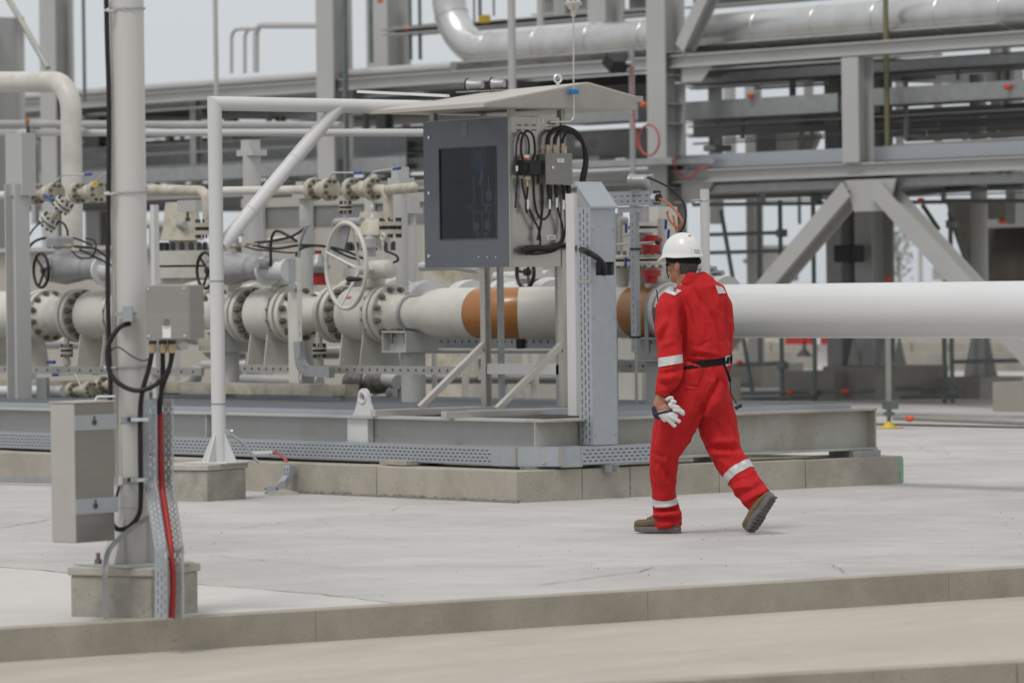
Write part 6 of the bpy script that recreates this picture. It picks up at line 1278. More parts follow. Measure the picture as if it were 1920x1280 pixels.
# big insulated pipe
pi_ = thing('insulated_pipe', P(1400, 60, v=RV+.5), 'very large shiny aluminium-clad pipe on top of the rack, turning up in an elbow', 'pipe')
vI = RV+.60; q = P(1400, 56, v=vI); s_ = (q-CAM).dot(FW)/FPX; rI = 34*s_; xe = P(842, 80, v=vI).x
pth = dense(bend([V(P(2150, 0, v=vI).x, vI, q.z), V(xe, vI, q.z), V(xe, vI, q.z+4)], .8, 12), .12)
mb = MB(); mb.tube(pth, rI, 48); mb.build('cladding', 'alu', pi_)
acc = 0
for i in range(1, len(pth)-1):
    acc += (pth[i]-pth[i-1]).length
    if acc > 1.0: acc = 0; mb = MB(); mb.torus(pth[i], pth[i+1]-pth[i-1], rI+.002, .009, 40, 6); mb.build('cladding_band', 'alu', pi_)
bg = 'thinner pipes lying on the rack'
hb('rack_pipe', -300, 850, (620, 141), RV+.15, 17, 'rack', kind='t', label='grey pipe along the top rack beam on the left half', cat='pipe', group=bg)
hb('rack_pipe', 1700, 2100, (1800, 257), RV+1.2, 9, 'scafflight', kind='t', label='thin pale pipe on the rack at far right', cat='pipe', group=bg)
hb('rack_pipe', -300, 660, (400, 215), RV+2.5, 20, 'rackdark', kind='t', label='dark wide pipe under the upper rack beam at left', cat='pipe', group=bg)
hb('rack_pipe', 640, 1235, (900, 215), RV+3, 24, 'rack', kind='t', label='grey pipe seen between canopy and cabinet', cat='pipe', group=bg)
hb('rack_pipe', -300, 900, (500, 182), RV+.9, 16, 'rack', kind='t', label='mid-grey pipe just below the upper rack beam at left', cat='pipe', group=bg)
# cable trays on the rack
tg2 = 'wide cable trays on the rack'
for px0, px1, ref, v_, h_, m, lab in (
    (1295, 1610, (1450, 202), RV+.9, 34, 'galvdull', 'wide galvanised cable tray left of the rack post, middle level'),
    (1640, 2100, (1800, 176), RV+.9, 32, 'galvdull', 'wide galvanised cable tray right of the rack post, middle level'),
    (1295, 2100, (1612, 292), RV+.5, 26, 'galv', 'bluish cable tray resting on the lower rack beam'),
    (1295, 2100, (1612, 132), RV+1.2, 18, 'galvdull', 'dull cable tray just under the top rack beam'),
    (1060, 1235, (1140, 212), RV+.9, 38, 'galvdull', 'cable tray left of the big rack column, upper'),
    (1060, 1300, (1150, 308), RV-.3, 12, 'galvdull', 'narrow slotted tray crossing the big rack column'),
    (1295, 2100, (1612, 346), RV+.4, 15, 'galvdull', 'perforated tray hung under the lower rack beam'),
    (-300, 800, (400, 290), RV+1.4, 40, 'galvdull', 'deep grey tray at left behind the crossing pipes'),
    (-300, 800, (400, 325), RV+.4, 26, 'galvdull', 'bluish tray at left just above the upper pipe line'),
    (660, 800, (730, 300), RV+.9, 22, 'galvdull', 'grey tray between column and cabinet')):
    hb('cable_tray', px0, px1, ref, v_, h_, m, kind='tray', w=.7, label=lab, cat='cable tray', group=tg2)
# more steel on the left half
lr = thing('left_rack_steel', (P(400, 700, v=21).x, 21, 0), 'layers of grey and dark steel beams behind the valves on the left', 'rack')
for px0, px1, ref, v_, h_, m, w_ in ((-300, 640, (400, 192), 21, 20, 'rack', .25), (-300, 800, (400, 268), 21.5, 20, 'rackdark', .3), (-300, 800, (500, 312), 23, 22, 'rackdark', .3), (-300, 240, (200, 275), 20, 18, 'rack', .2),
    (660, 800, (730, 225), 22, 22, 'rack', .2), (640, 1235, (900, 172), 22, 22, 'rackdark', .6), (660, 800, (730, 275), 22, 26, 'rackdark', .3), (-300, 800, (400, 352), 19, 14, 'rack', .2), (-300, 800, (400, 372), 24, 24, 'rackdark', .3), (-300, 640, (400, 245), 23, 16, 'rackdark', .3)):
    hb('beam', px0, px1, ref, v_, h_, m, lr, w=w_)
for px, y0_, y1_, v_, w_, m in ((371, 178, 345, 18.6, 11, 'rack'), (322, 190, 345, 21, 8, 'rackdark'), (192, 200, 480, 20, 30, 'rackdark'), (437, 205, 345, 21, 14, 'rack'), (530, 180, 345, 22, 10, 'rackdark'), (68, 262, 420, 17, 8, 'rack'), (250, 262, 360, 19, 12, 'rack'), (725, 205, 330, 20, 16, 'rackdark')):
    vb('upright', px, y0_, y1_, v_, w_, m, lr)
# high steel above, top edge of the photo
hg = thing('upper_platform', P(980, 40, v=20), 'dark platform beams and uprights above the clad pipe at the top edge', 'platform')
for px0, px1, ref, v_, h_, m in ((740, 1235, (1000, 41), 20, 12, 'rackdark'), (1180, 1240, (1210, 8), 20, 30, 'rackdark'), (760, 860, (800, 52), 21, 8, 'rackdark'), (1300, 2100, (1600, -22), 21, 30, 'rackdark'), (1020, 1120, (1070, 8), 22, 36, 'rack')):
    hb('beam', px0, px1, ref, v_, h_, m, hg, w=.5)
for px, y0_, y1_, v_, w_, m in ((734, -60, 170, 24, 40, 'rack'), (701, -60, 118, 20, 9, 'scaff'), (775, -60, 112, 20, 7, 'scaff'), (793, -60, 112, 20, 7, 'scaff'), (965, -60, 215, 16, 15, 'rack'), (1019, -60, 48, 18, 13, 'rack'), (1141, -60, 42, 19, 32, 'rack'), (1172, -60, 40, 21, 12, 'rackdark'), (1065, -60, 30, 20, 20, 'rackdark'), (932, -60, 30, 20, 4, 'scaff'), (895, -60, 45, 20, 4, 'scaff'), (906, -60, 50, 20, 7, 'scaff')):
    vb('upright', px, y0_, y1_, v_, w_, m, hg, kind='t' if w_ < 16 and px != 1141 else 'i')
hb('yellow_clamp', 902, 914, (908, 36), 19.5, 14, 'yellow', kind='b', w=.1, label='small yellow clamp on the platform railing at the top', cat='clamp')
# top-left: column with slant bar, pole, railing tubes
t = thing('left_tower', (P(12, 600, v=16).x, 16, 0), 'grey ribbed column at the top left corner with a thin slanting tie rod', 'column')
vb('column', 12, 32, None, 16, 28, 'rack', t, d=.5); a, b = P(5, -20, v=16), P(90, 128, v=16); mb = MB(); mb.tube([a, b], .04, 10); mb.build('tie_rod', 'scafflight', t)
vb('thin_pole', 410, -60, 200, 14.5, 9, 'rack', kind='t', label='thin grey pole rising behind the white post', cat='pole')
for i, pts in enumerate(([(434, 138), (434, 56), (466, 54)], [(459, 138), (459, 56), (480, 54)], [(480, 136), (480, 48), (640, 48)])):
    pipe_px('vent_loop', pts, (.027, .027, .045)[i]*1.0, 'rack', ('leftmost', 'middle', 'rightmost and thickest')[i]+' bent vent pipe standing on the rack at upper left', v=19, rad=.15, group='bent vent pipes on the rack')
vb('edge_strip', 163, -60, 190, 17.6, 3, 'scaff', kind='b', label='dark teal tube along the far left rack column', cat='tube')
vb('edge_strip', 652, -60, 380, 17.6, 5, 'scaff', kind='b', label='dark teal tube along the middle rack column', cat='tube')
# instrument pole with floodlight and red cable loops
t = thing('light_pole', (P(1189, 600, v=15).x, 15, 0), 'slim galvanised pole with red cable left of the big rack column', 'pole')
q = P(1189, 85, v=15); s_ = (q-CAM).dot(FW)/FPX; vb('pole', 1189, 85, None, 15, 11, 'galvdull', t, kind='t')
mb = MB(); mb.tube([P(x_, y_, v=14.9) for x_, y_ in ((1186, 125), (1185, 180), (1189, 230), (1194, 262), (1197, 280))], .010, 8); mb.tube([P(1217+19*math.cos(a), 263+29*math.sin(a), v=14.85) for a in [i*2*math.pi/24 for i in range(24)]], .012, 8, closed=True); mb.build('red_cable_loop', 'redcable', t)
q = P(1155, 118, v=14.8); t = thing('floodlight', q, 'black floodlight on a short arm tilted down left of the slim pole', 'floodlight'); mb = MB(); a_ = (-X*.6-Z*.8).normalized(); b_ = V(a_.z, 0, -a_.x); mb.obox(q, a_*.08, Y*.13, b_*.10); mb.build('lamp_head', 'black', t, smooth=0, bevel=.02); mb = MB(); mb.tube([q, P(1184, 118, v=14.9)], .02, 8); mb.build('arm', 'rack', t)
mb = MB(); mb.tube(spl([P(1265, 296, v=17.6), P(1268, 318, v=17.6), P(1282, 332, v=17.6), P(1298, 330, v=17.6), P(1310, 318, v=17.6), P(1330, 312, v=17.6)]), .014, 8); mb.build('red_cable', 'redcable', label='red cable sagging across the foot of the upper rack column', cat='cable')
mb = MB(); mb.tube(spl([P(978, 193, v=15), P(985, 200, v=15), P(992, 210, v=15), P(1000, 216, v=15)]), .05, 8); mb.build('red_cable', 'redcable', label='short thick red cable seen between canopy and cabinet top', cat='cable')
for i, (px, py, v_) in enumerate(((1207, 196, 17), (1408, 180, 18.5), (1890, 163, 18.5), (1727, 376, 19.8), (1880, 415, 19.8), (1665, 523, 19.8), (1387, 680, 19.8), (1482, 735, 19.8), (1586, 733, 19.8), (1706, 785, 12.6), (764, 54, 19.8), (713, 2, 19.8))):
    q = P(px, py, v=v_); mb = MB(); mb.lathe(q-X*.05, X, [(0, .022), (.012, .031), (.08, .031), (.092, .022)], 14)
    mb.build('tube_coupler', 'orange', label='orange tube coupler ' + ['between canopy tip and rack column', 'at left end of the middle tray', 'at right end of the middle tray', 'on the top scaffold ledger', 'before the dark hopper', 'just above the white pipe', 'on the ledger behind the worker', 'on the low ledger, left one', 'on the low ledger, right one', 'near the yellow base plate', 'at the top behind thin uprights', 'at the very top edge'][i], cat='coupler', group='orange tube couplers')
# scaffold
sc = thing('scaffold', (P(1527, 745, v=19.9).x, 19.9, 0), 'tube scaffold of dark green-grey poles and ledgers behind the white pipe', 'scaffold')
def tb(p0, p1, v0, r=.026, m='scaff', parent=sc, v1=None, name='ledger'):
    mb = MB(); mb.tube([P(*p0, v=v0), P(*p1, v=v1 if v1 else v0)], r, 10); return mb.build(name, m, parent)
for px, y0_ in ((1527, 355), (1465, 375), (1784, 380), (1770, 560)):
    q = P(px, 600, v=19.9); mb = MB(); mb.cyl((q.x, 19.9, 0), (q.x, 19.9, zpx(px, y0_, 19.9)), .03, n=12); mb.build('standard', 'scaff', sc)
tb((1352, 395), (1412, 740), 19.9, .028, name='raker'); tb((1780, 400), (1815, 500), 19.9, .03, name='raker'); tb((1730, 385), (1760, 430), 20, .03, name='raker')
for p0, p1 in (((1300, 384), (2000, 376)), ((1330, 440), (1472, 436)), ((1330, 474), (1510, 469)), ((1380, 684), (1470, 680)), ((1370, 737), (1640, 732)), ((1370, 747), (1530, 744)), ((1560, 372), (1920, 350)), ((1680, 728), (1800, 724)), ((1790, 678), (2000, 674)), ((1370, 720), (1410, 719)), ((1690, 745), (1800, 741))): tb(p0, p1, 19.9)
for px, py in ((1465, 437), (1530, 372), (1467, 685), (1527, 735), (1784, 420)):
    q = P(px, py, v=19.85); mb = MB(); mb.box(q.x-.06, q.x+.06, q.y-.05, q.y+.06, q.z-.05, q.z+.05); mb.build('clamp', 'scaff', sc, smooth=0, bevel=.015)
sc2 = thing('scaffold_standard', P(1667, 803, z=0), 'tall olive scaffold pole on a yellow base plate in front of the rack', 'scaffold pole'); vS = 12.7
q = P(1667, 803, z=0); mb = MB(); mb.cyl((q.x, q.y, .12), (q.x, q.y, 1.45), .030, n=14); mb.build('tube', 'scafflight', sc2)
mb = MB(); mb.cyl((q.x, q.y, .02), (q.x, q.y, .35), .022, n=12); mb.cyl((q.x, q.y, .14), (q.x, q.y, .17), .06, n=14); mb.box(q.x-.05, q.x+.09, q.y-.05, q.y+.05, .20, .28); mb.build('jack_screw', 'scaff', sc2, smooth=30)
mb = MB(); mb.box(q.x-.11, q.x+.11, q.y-.11, q.y+.11, 0.002, .012); mb.lathe((q.x, q.y, .012), Z, [(0, .08), (.03, .05), (.06, .035)], 14); mb.build('base_plate', 'yellow', sc2, smooth=30)
tb((1676, 783), (2000, 796), q.y, .026, 'scafflight', sc2); 
oliv = mat('olive_tube', (.17, .16, .09), .5, .2, var=.2, vs=3)
t = thing('olive_pole', (P(1664, 600, v=RV+.24).x, RV+.24, zpx(1664, 305, RV+.24)), 'olive scaffold pole passing behind the top rack beam with a pale ledger clamped to it', 'scaffold pole'); xo = P(1664, 300, v=RV+.24).x
mb = MB(); mb.cyl((xo, RV+.24, zpx(1664, 312, RV+.24)), (xo, RV+.24, 6), .034, n=14); mb.build('tube', oliv, t); tb((1660, 275), (2000, 256), RV+.3, .026, 'scafflight', t)
hb('slab_batten', 1560, 2100, (1800, 778), q.y+.9, 7, 'rackdark', kind='b', w=.5, label='dark low batten lying on the slab behind the yellow base plate', cat='batten')
# dark hopper at far right
v_ = 27; t = thing('dark_hopper', (P(1860, 600, v=v_).x, v_, 0), 'dark brown weathered hopper with sloping side at the far right', 'hopper')
hm = mat('hopper_brown', (.075, .065, .055), .8, var=.3, vs=1.5, c2=(.04, .035, .03), c2amt=.6, c2s=2)
a, b, c, d_ = P(1770, 372, v=v_), P(2100, 372, v=v_), P(2100, 560, v=v_), P(1822, 510, v=v_)
mb = MB(); mb.prism([a, b, c, V(d_.x, v_, c.z), d_], V(0, 2.5, 0)); mb.build('bin', hm, t, smooth=0); mb = MB(); e_ = P(1900, 415, v=v_-.2); mb.bar(P(1850, 420, v=v_-.15), P(2100, 412, v=v_-.15), .2, .12); mb.build('rim_beam', 'rackdark', t, smooth=0)
for px in (1840, 1990): vb('leg', px, 500, None, v_+.5, 14, 'rackdark', t, kind='b')
# far wall, barriers, building strip
v_ = 38; q = P(1600, 693, z=0); v_ = q.y
fw = MB(); fw.box(P(700, 600, v=v_).x-10, P(2300, 600, v=v_).x+30, v_, v_+.3, -.1, .30); fw.build('low_wall', 'concfar', smooth=0, label='long low concrete wall at the back of the yard', cat='wall')
fw = MB(); x_ = P(700, 600, v=v_+.6).x
for k in range(46): fw.box(x_+k*.9, x_+k*.9+.86, v_+.6, v_+.9, -.1, .47)
fw.build('block_wall', mat('pale_blocks', (.42, .39, .33), .9, var=.12, vs=2), smooth=0, label='second row of pale concrete blocks just behind the low wall', cat='wall')
fw = MB(); fw.box(P(300, 600, v=v_+6).x, P(1560, 600, v=v_+6).x, v_+6, v_+12, -.1, .95); fw.build('far_building', mat('far_beige', (.46, .43, .37), .85, var=.06), smooth=0, label='far low beige building strip behind the worker', cat='building')
t = thing('road_barrier', P(1528, 650, v=v_-1), 'red and white plastic road barrier far behind the pipe', 'barrier')
for k, (px0, px1) in enumerate(((1488, 1524), (1527, 1538), (1541, 1553), (1556, 1566))):
    a, b = P(px0, 645, v=v_-1), P(px1, 626, v=v_-1); mb = MB(); mb.box(a.x, b.x, v_-1.2, v_-1, a.z, b.z); mb.build('panel', 'red' if k in (0, 1, 3) else 'paper', t, smooth=0)
mb = MB(); mb.box(P(1527, 640, v=v_-.95).x, P(1566, 640, v=v_-.95).x, v_-.98, v_-.9, 0, P(1500, 628, v=v_-1).z); mb.build('backing', 'paper', t, smooth=0)
mb = MB(); q = P(1508, 668, v=v_-1.6); mb.lathe((q.x, q.y, q.z), Z, [(0, .14), (.02, .13), (.13, .03), (.18, .02), (.24, .02)], 16); mb.build('barrier_cone', 'black', label='black cone-shaped foot under the red barrier', cat='cone')
# cabinet box, floodlight on rear column
q = P(1600, 477, v=20.9); mb = MB(); mb.box(q.x-.17, q.x+.17, 20.7, 20.95, q.z-.1, q.z+.12); mb.build('dark_box', 'black', smooth=0, bevel=.02, label='small black lamp box on the rear column under the V brace', cat='lamp')
q = P(1455, 490, v=27); mb = MB(); mb.box(q.x-.3, q.x+.3, 26.8, 27.2, q.z-.3, q.z+.25); mb.bar(P(1395, 489, v=27), P(1450, 487, v=27), .08, .08); mb.build('grey_box', 'rackdark', smooth=0, bevel=.03, label='dim grey box left of the V brace, far behind the ledgers', cat='box')
vb('far_pole', 1726, 400, None, 40, 8, 'rack', kind='t', label='far grey pole under the right arm of the V brace', cat='pole')
mb = MB(); mb.bar(P(1755, 513, v=45), P(1790, 513, v=45), .2, .25); mb.prism([P(1768, 520, v=45), P(1800, 520, v=45), P(1800, 560, v=45), P(1760, 560, v=45)], V(0, 2, 0)); mb.build('far_hut', 'rackdark', smooth=0, label='tiny dark hut on the horizon above the white pipe', cat='hut')
# sapling between the braces
t = thing('young_tree', (P(1680, 600, v=48).x, 48, 0), 'thin young tree with sparse leaves far behind the V brace', 'tree')
leafm = mat('leaf_green', (.07, .10, .05), .7, var=.35, vs=4); q = P(1680, 470, v=48); s_ = (q-CAM).dot(FW)/FPX
mb = MB(); mb.tube(spl([V(q.x, 48, 0), V(q.x+.1, 48, 1.4), V(q.x-.05, 48, q.z+.4)]), .045, 8); 
for k in range(9): z_ = 1.2+k*.15; a = random.uniform(0, 6.3); mb.tube([V(q.x, 48, z_), V(q.x+math.cos(a)*.4, 48+math.sin(a)*.4, z_+.3)], .014, 6)
mb.build('trunk', 'rackdark', t); mb = MB(); rnd = random.Random(3)
for c_ in [(1680, 445), (1692, 455), (1672, 462), (1665, 432), (1690, 480), (1650, 470), (1683, 500), (1664, 498), (1700, 440)]:
    cc_ = P(c_[0]+rnd.uniform(-4, 4), c_[1], v=48+rnd.uniform(-.3, .3))
    for k in range(34):
        p_ = cc_+V(rnd.gauss(0, .13), rnd.gauss(0, .13), rnd.gauss(0, .11)); d1 = V(rnd.gauss(0, 1), rnd.gauss(0, 1), rnd.gauss(0, 1)).normalized()*.045; d2 = d1.cross(V(rnd.gauss(0, 1), rnd.gauss(0, 1), rnd.gauss(0, 1))).normalized()*.025
        mb.add([p_-d1, p_+d2, p_+d1, p_-d2], [(0, 1, 2, 3)])
mb.build('crown', leafm, t, smooth=0)
# shelter behind the valves
v_ = 8.5; t = thing('equipment_shelter', (P(640, 600, v=v_).x, v_, 0), 'beige equipment shelter with dark louvre band behind the valves', 'shelter')
bm = mat('shelter_beige', (.40, .38, .335), .7, var=.05, vs=1, c2=(.33, .31, .27), c2amt=.3, c2s=1)
xa_, xb_ = P(455, 600, v=v_).x, P(815, 600, v=v_).x; zt_, zl, zr = zpx(640, 366, v_), zpx(640, 426, v_), zpx(640, 384, v_)
mb = MB(); mb.box(xa_, xb_, v_, v_+3, 0, zl); mb.box(xa_, xb_, v_, v_+3, zr, zt_); mb.build('wall', bm, t, smooth=0)
mb = MB()
for k in range(10): z_ = zl+(zr-zl)*(k+.5)/10; mb.box(xa_, xb_, v_+.02, v_+.06, z_-.008, z_+.006)
mb.box(xa_, xb_, v_+.08, v_+.1, zl, zr); mb.build('louvre_band', 'rackdark', t, smooth=0)
for px in (485, 575, 690, 745): a = P(px, 400, v=v_-.05); mb = MB(); mb.box(a.x-.06, a.x+.06, v_-.05, v_-.002, 0, zt_+.05); mb.build('mullion', 'steelgrey', t, smooth=0)
mb = MB(); a, b = P(765, 432, v=v_-.9), P(800, 560, v=v_-.9); mb.cyl(((a.x+b.x)/2+.1, v_-.6, 0), ((a.x+b.x)/2+.1, v_-.6, a.z), .25, n=28); mb.build('storage_tank', 'creamdirty', label='rounded beige tank just left of the cabinet behind the valves', cat='tank')
t = thing('equipment_shelter', (P(150, 600, v=9).x, 9, 0), 'second beige shelter wall low behind the leftmost valves', 'shelter'); mb = MB(); mb.box(P(-100, 0, v=9).x, P(420, 0, v=9).x, 9, 11, 0, zpx(150, 470, 9)); mb.build('wall', bm, t, smooth=0)
mb = MB(); mb.box(P(-100, 0, v=9).x-.1, P(420, 0, v=9).x+.1, 8.9, 11.1, zpx(150, 470, 9)+.001, zpx(150, 462, 9)); mb.build('roof_edge', 'rack', t, smooth=0)
# ------------------------------------------------------------------ walking worker
from mathutils.bvhtree import BVHTree
MD = 28.22; PXM = FPX/MD
def Q(px, py, o=0.0): return P(px, py, d=MD+o)
def sect(pts, k=7):
    "interpolate (px,py,off,half width px,half depth m) stations"
    vs = [Q(p[0], p[1], p[2]) for p in pts]; c = spl(vs, k)
    ws = spl([V(p[3]/PXM, p[4], 0) for p in pts], k)
    return c, ws
def limb(mb, pts, k=7, n=28, t0=0, t1=None, grow=0., cap=True):
    c, ws = sect(pts, k); N_ = len(c); i0 = int(t0*(N_-1)); i1 = int(round((t1 if t1 is not None else 1)*(N_-1)))
    rings = []; 
    for i in range(i0, i1+1):
        T = (c[min(i+1, N_-1)]-c[max(i-1, 0)]).normalized(); s = T.cross(FW).normalized(); d_ = s.cross(T).normalized()
        rings.append([c[i]+s*((ws[i].x+grow)*math.cos(2*math.pi*j/n))+d_*((ws[i].y+grow)*math.sin(2*math.pi*j/n)) for j in range(n)])
    vs = [q for r in rings for q in r]; fs = []
    for i in range(len(rings)-1): fs += [(i*n+j, i*n+(j+1) % n, (i+1)*n+(j+1) % n, (i+1)*n+j) for j in range(n)]
    if cap: fs += [tuple(range(n))[::-1], tuple(range((len(rings)-1)*n, len(rings)*n))]
    mb.add(vs, fs); return mb
def remesh(mb, vox, it=4, fac=.5):
    me = bpy.data.meshes.new('tmp'); me.from_pydata(mb.v, [], mb.f); me.update()
    o = bpy.data.objects.new('tmp', me); COL.objects.link(o)
    r = o.modifiers.new('r', 'REMESH'); r.mode = 'VOXEL'; r.voxel_size = vox; r.adaptivity = 0
    s_ = o.modifiers.new('s', 'SMOOTH'); s_.factor = fac; s_.iterations = it
    dg = bpy.context.evaluated_depsgraph_get(); res = bpy.data.meshes.new_from_object(o.evaluated_get(dg))
    out_ = MB(); out_.v = [v.co.copy() for v in res.vertices]; out_.f = [tuple(p.vertices) for p in res.polygons]
    bpy.data.objects.remove(o); bpy.data.meshes.remove(me); bpy.data.meshes.remove(res); return out_
def vnormals(mb):
    N_ = [V(0, 0, 0) for _ in mb.v]
    for f in mb.f:
        a, b, c = mb.v[f[0]], mb.v[f[1]], mb.v[f[2]]; n = (b-a).cross(c-a)
        for i in f: N_[i] += n
    return [n.normalized() if n.length > 1e-12 else V(0, 0, 1) for n in N_]
LEG_F = [(1306, 690, -.03, 30, .12), (1290, 725, -.05, 40, .13), (1274, 770, -.06, 43, .125), (1260, 812, -.04, 37, .105), (1247, 850, -.02, 28, .09), (1244, 885, .02, 24.5, .08), (1245, 918, .06, 22, .075), (1247, 945, .09, 23, .078), (1251, 962, .10, 26.5, .084), (1251, 975, .11, 26.5, .086), (1253, 988, .11, 27, .088)]
LEG_R = [(1330, 690, .05, 32, .12), (1332, 730, .07, 37, .13), (1340, 775, .06, 37, .12), (1350, 815, .05, 35, .105), (1362, 850, .02, 30, .09), (1380, 878, -.02, 29, .08), (1396, 902, -.06, 28, .075), (1410, 922, -.10, 28, .07), (1425, 938, -.13, 27, .07)]
TORSO = [(1291, 526, 0, 22, .065), (1297, 534, 0, 40, .08), (1300, 545, .0, 54, .10), (1306, 568, .01, 60, .115), (1312, 605, .015, 56, .125), (1317, 640, .015, 50, .13), (1321, 668, .015, 46, .13), (1322, 684, .01, 43, .125), (1321, 700, .0, 47, .13), (1318, 730, .0, 50, .14), (1314, 758, 0, 48, .13), (1312, 780, 0, 40, .10)]
ARM_L = [(1263, 556, -.04, 19, .075), (1254, 578, -.08, 23, .08), (1253, 612, -.12, 24, .08), (1255, 645, -.16, 23, .075), (1257, 675, -.19, 23, .072), (1257, 697, -.205, 23.5, .07), (1251, 714, -.215, 20, .06), (1243, 729, -.22, 15.5, .048), (1239, 742, -.225, 12.5, .042)]
ARM_R = [(1345, 556, .04, 19, .075), (1353, 580, .07, 21, .085), (1357, 615, .09, 18, .08), (1359, 650, .11, 14, .075), (1358, 682, .15, 13, .065), (1350, 700, .22, 12, .055), (1338, 708, .32, 11, .05)]
mb = MB()
for L_ in (TORSO, LEG_F, LEG_R, ARM_L, ARM_R): limb(mb, L_)
limb(mb, [(1268, 553, -.02, 15, .06), (1300, 548, .0, 20, .075), (1342, 553, .04, 15, .06)])
limb(mb, [(1299, 511, -.01, 15.5, .062), (1295, 519, -.008, 20.5, .068), (1293, 530, 0, 26, .078)])     # collar
suit = remesh(mb, .0075, 5)
# creases: (x0,y0,x1,y1,width px,depth m) read as folds in the cloth; negative depth = ridge
CR = [(1300, 540, 1340, 600, 4, .006), (1320, 545, 1352, 640, 4, .006), (1312, 560, 1325, 600, 3, .005), (1285, 560, 1300, 610, 4, .005), (1345, 590, 1352, 660, 4, .006), (1335, 600, 1348, 650, 5, -.005),
 (1282, 575, 1281, 668, 4.5, .012), (1290, 640, 1288, 672, 3, .004), (1300, 655, 1345, 664, 4, -.005), (1296, 668, 1340, 668, 3, .005), (1310, 650, 1330, 640, 4, .004), (1362, 565, 1365, 640, 3, .009),
 (1236, 640, 1252, 610, 4, .010), (1234, 628, 1246, 600, 5, -.007), (1250, 560, 1262, 600, 4, .005), (1262, 640, 1274, 662, 3, .005), (1240, 650, 1262, 640, 4, -.005), (1243, 700, 1278, 692, 3.5, .008), (1240, 710, 1275, 706, 5, -.008), (1238, 720, 1262, 718, 3, .007), (1233, 733, 1256, 730, 3, -.004), (1262, 716, 1275, 700, 4, .006),
 (1286, 722, 1312, 726, 3, .006), (1312, 726, 1318, 706, 3, .005), (1290, 700, 1292, 720, 3, .004), (1330, 698, 1332, 716, 3, .004), (1345, 700, 1350, 722, 3, .005),
 (1348, 715, 1292, 815, 5, .016), (1355, 745, 1310, 790, 6, -.006), (1320, 765, 1298, 800, 4, .005), (1340, 790, 1365, 830, 5, .004), (1325, 838, 1388, 842, 5, .012), (1330, 850, 1385, 852, 5, -.008), (1335, 828, 1380, 826, 5, -.006), (1368, 790, 1390, 835, 4, .006),
 (1240, 780, 1236, 850, 6, -.006), (1262, 800, 1250, 850, 4, .005), (1228, 850, 1262, 862, 5, .006), (1240, 870, 1262, 905, 4, .006), (1232, 880, 1250, 930, 5, -.005), (1262, 838, 1250, 900, 4, .005), (1225, 905, 1240, 930, 4, .004),
 (1226, 958, 1276, 952, 3, .012), (1228, 966, 1278, 962, 4, -.010), (1226, 974, 1272, 972, 3, .010), (1232, 950, 1270, 946, 3, -.005), (1240, 984, 1274, 980, 3, -.004),
 (1365, 905, 1424, 890, 4, .003), (1385, 930, 1430, 905, 5, .009), (1372, 915, 1410, 912, 4, -.006), (1395, 940, 1438, 918, 4, -.006), (1400, 950, 1425, 925, 3, .006), (1380, 865, 1400, 885, 4, .004), (1350, 870, 1375, 895, 5, .004)]
def fold(p, n):
    x_, y_, w_ = px_of(p); face = max(0., -n.dot(FW)); f = min(1., face*1.8); d_ = 0
    if f > 0:
        for a, b, c, e, wd, dp in CR:
            ux, uy = c-a, e-b; L2 = ux*ux+uy*uy; t_ = ((x_-a)*ux+(y_-b)*uy)/L2; tc_ = max(0, min(1, t_)); dx_, dy_ = x_-(a+ux*tc_), y_-(b+uy*tc_)
            r2 = (dx_*dx_+dy_*dy_)/(wd*wd)
            if r2 < 9: d_ -= dp*math.exp(-r2)*(1-.5*abs(2*tc_-1)**3)
        d_ *= f
    q = p*9; nz = noise.noise(V(q.x+noise.noise(p*5)*1.5, q.y, q.z*.55)); nz2 = noise.noise(V(p.x*22, p.y*22, p.z*15))
    nz3 = noise.noise(V(q.x*2.1+3, q.y*2.1, q.z*1.0))
    return max(-.028, min(.018, d_*2.1))+.005*(abs(noise.noise(V(q.x*2.2, q.y*2.2, q.z*.8)+V(7, 1, 3)))*-2+.45)+.0085*(abs(nz)*-2+.55)+.0045*(abs(nz3)*-2+.5)+.0012*nz2
def folded(mb):
    N_ = vnormals(mb); mb.v = [p+n*fold(p, n) for p, n in zip(mb.v, N_)]; return mb
folded(suit)
clothm = mat('red_cotton', (.46, .013, .015), .82, var=.07, vs=7, bump=.12, bs=420, spec=.3)
bandm = mat('reflective_band', (.50, .51, .50), .45, .15, var=.04, vs=10, bump=.05, bs=300)
skinm = mat('tanned_skin', (.36, .165, .10), .5, var=.1, vs=25, c2=(.28, .11, .07), c2amt=.4, c2s=12, bump=.05, bs=200)
hairm = mat('dark_hair', (.035, .03, .028), .6, var=.3, vs=60, c2=(.14, .13, .12), c2amt=.5, c2s=80, bump=.3, bs=250)
# body: one continuous skin mesh
HC = Q(1281, 497, .0); hf = (-R0*.84+FH*.54).normalized(); hl = Z.cross(hf).normalized(); tilt = Matrix.Rotation(math.radians(6), 3, hl)
RH = Matrix((hf, hl, Z)).transposed()
def hp(a, b, c): return HC+hf*a+hl*b+Z*c
mb = MB()
mb.sph(hp(-.004, 0, .035), .094, .076, .098, n=28, m=18, R=RH); mb.sph(hp(.028, 0, -.045), .060, .056, .070, n=24, m=14, R=RH); mb.sph(hp(.062, 0, -.085), .028, .026, .024, R=RH)
mb.sph(hp(.098, 0, -.022), .020, .013, .018, R=RH); mb.sph(hp(.086, 0, .004), .018, .012, .03, R=RH); mb.sph(hp(.062, .036, -.018), .028, .024, .026, R=RH); mb.sph(hp(.062, -.036, -.018), .028, .024, .026, R=RH)
mb.sph(hp(.088, 0, -.055), .012, .022, .009, R=RH); mb.sph(hp(.070, 0, .028), .022, .05, .012, R=RH)
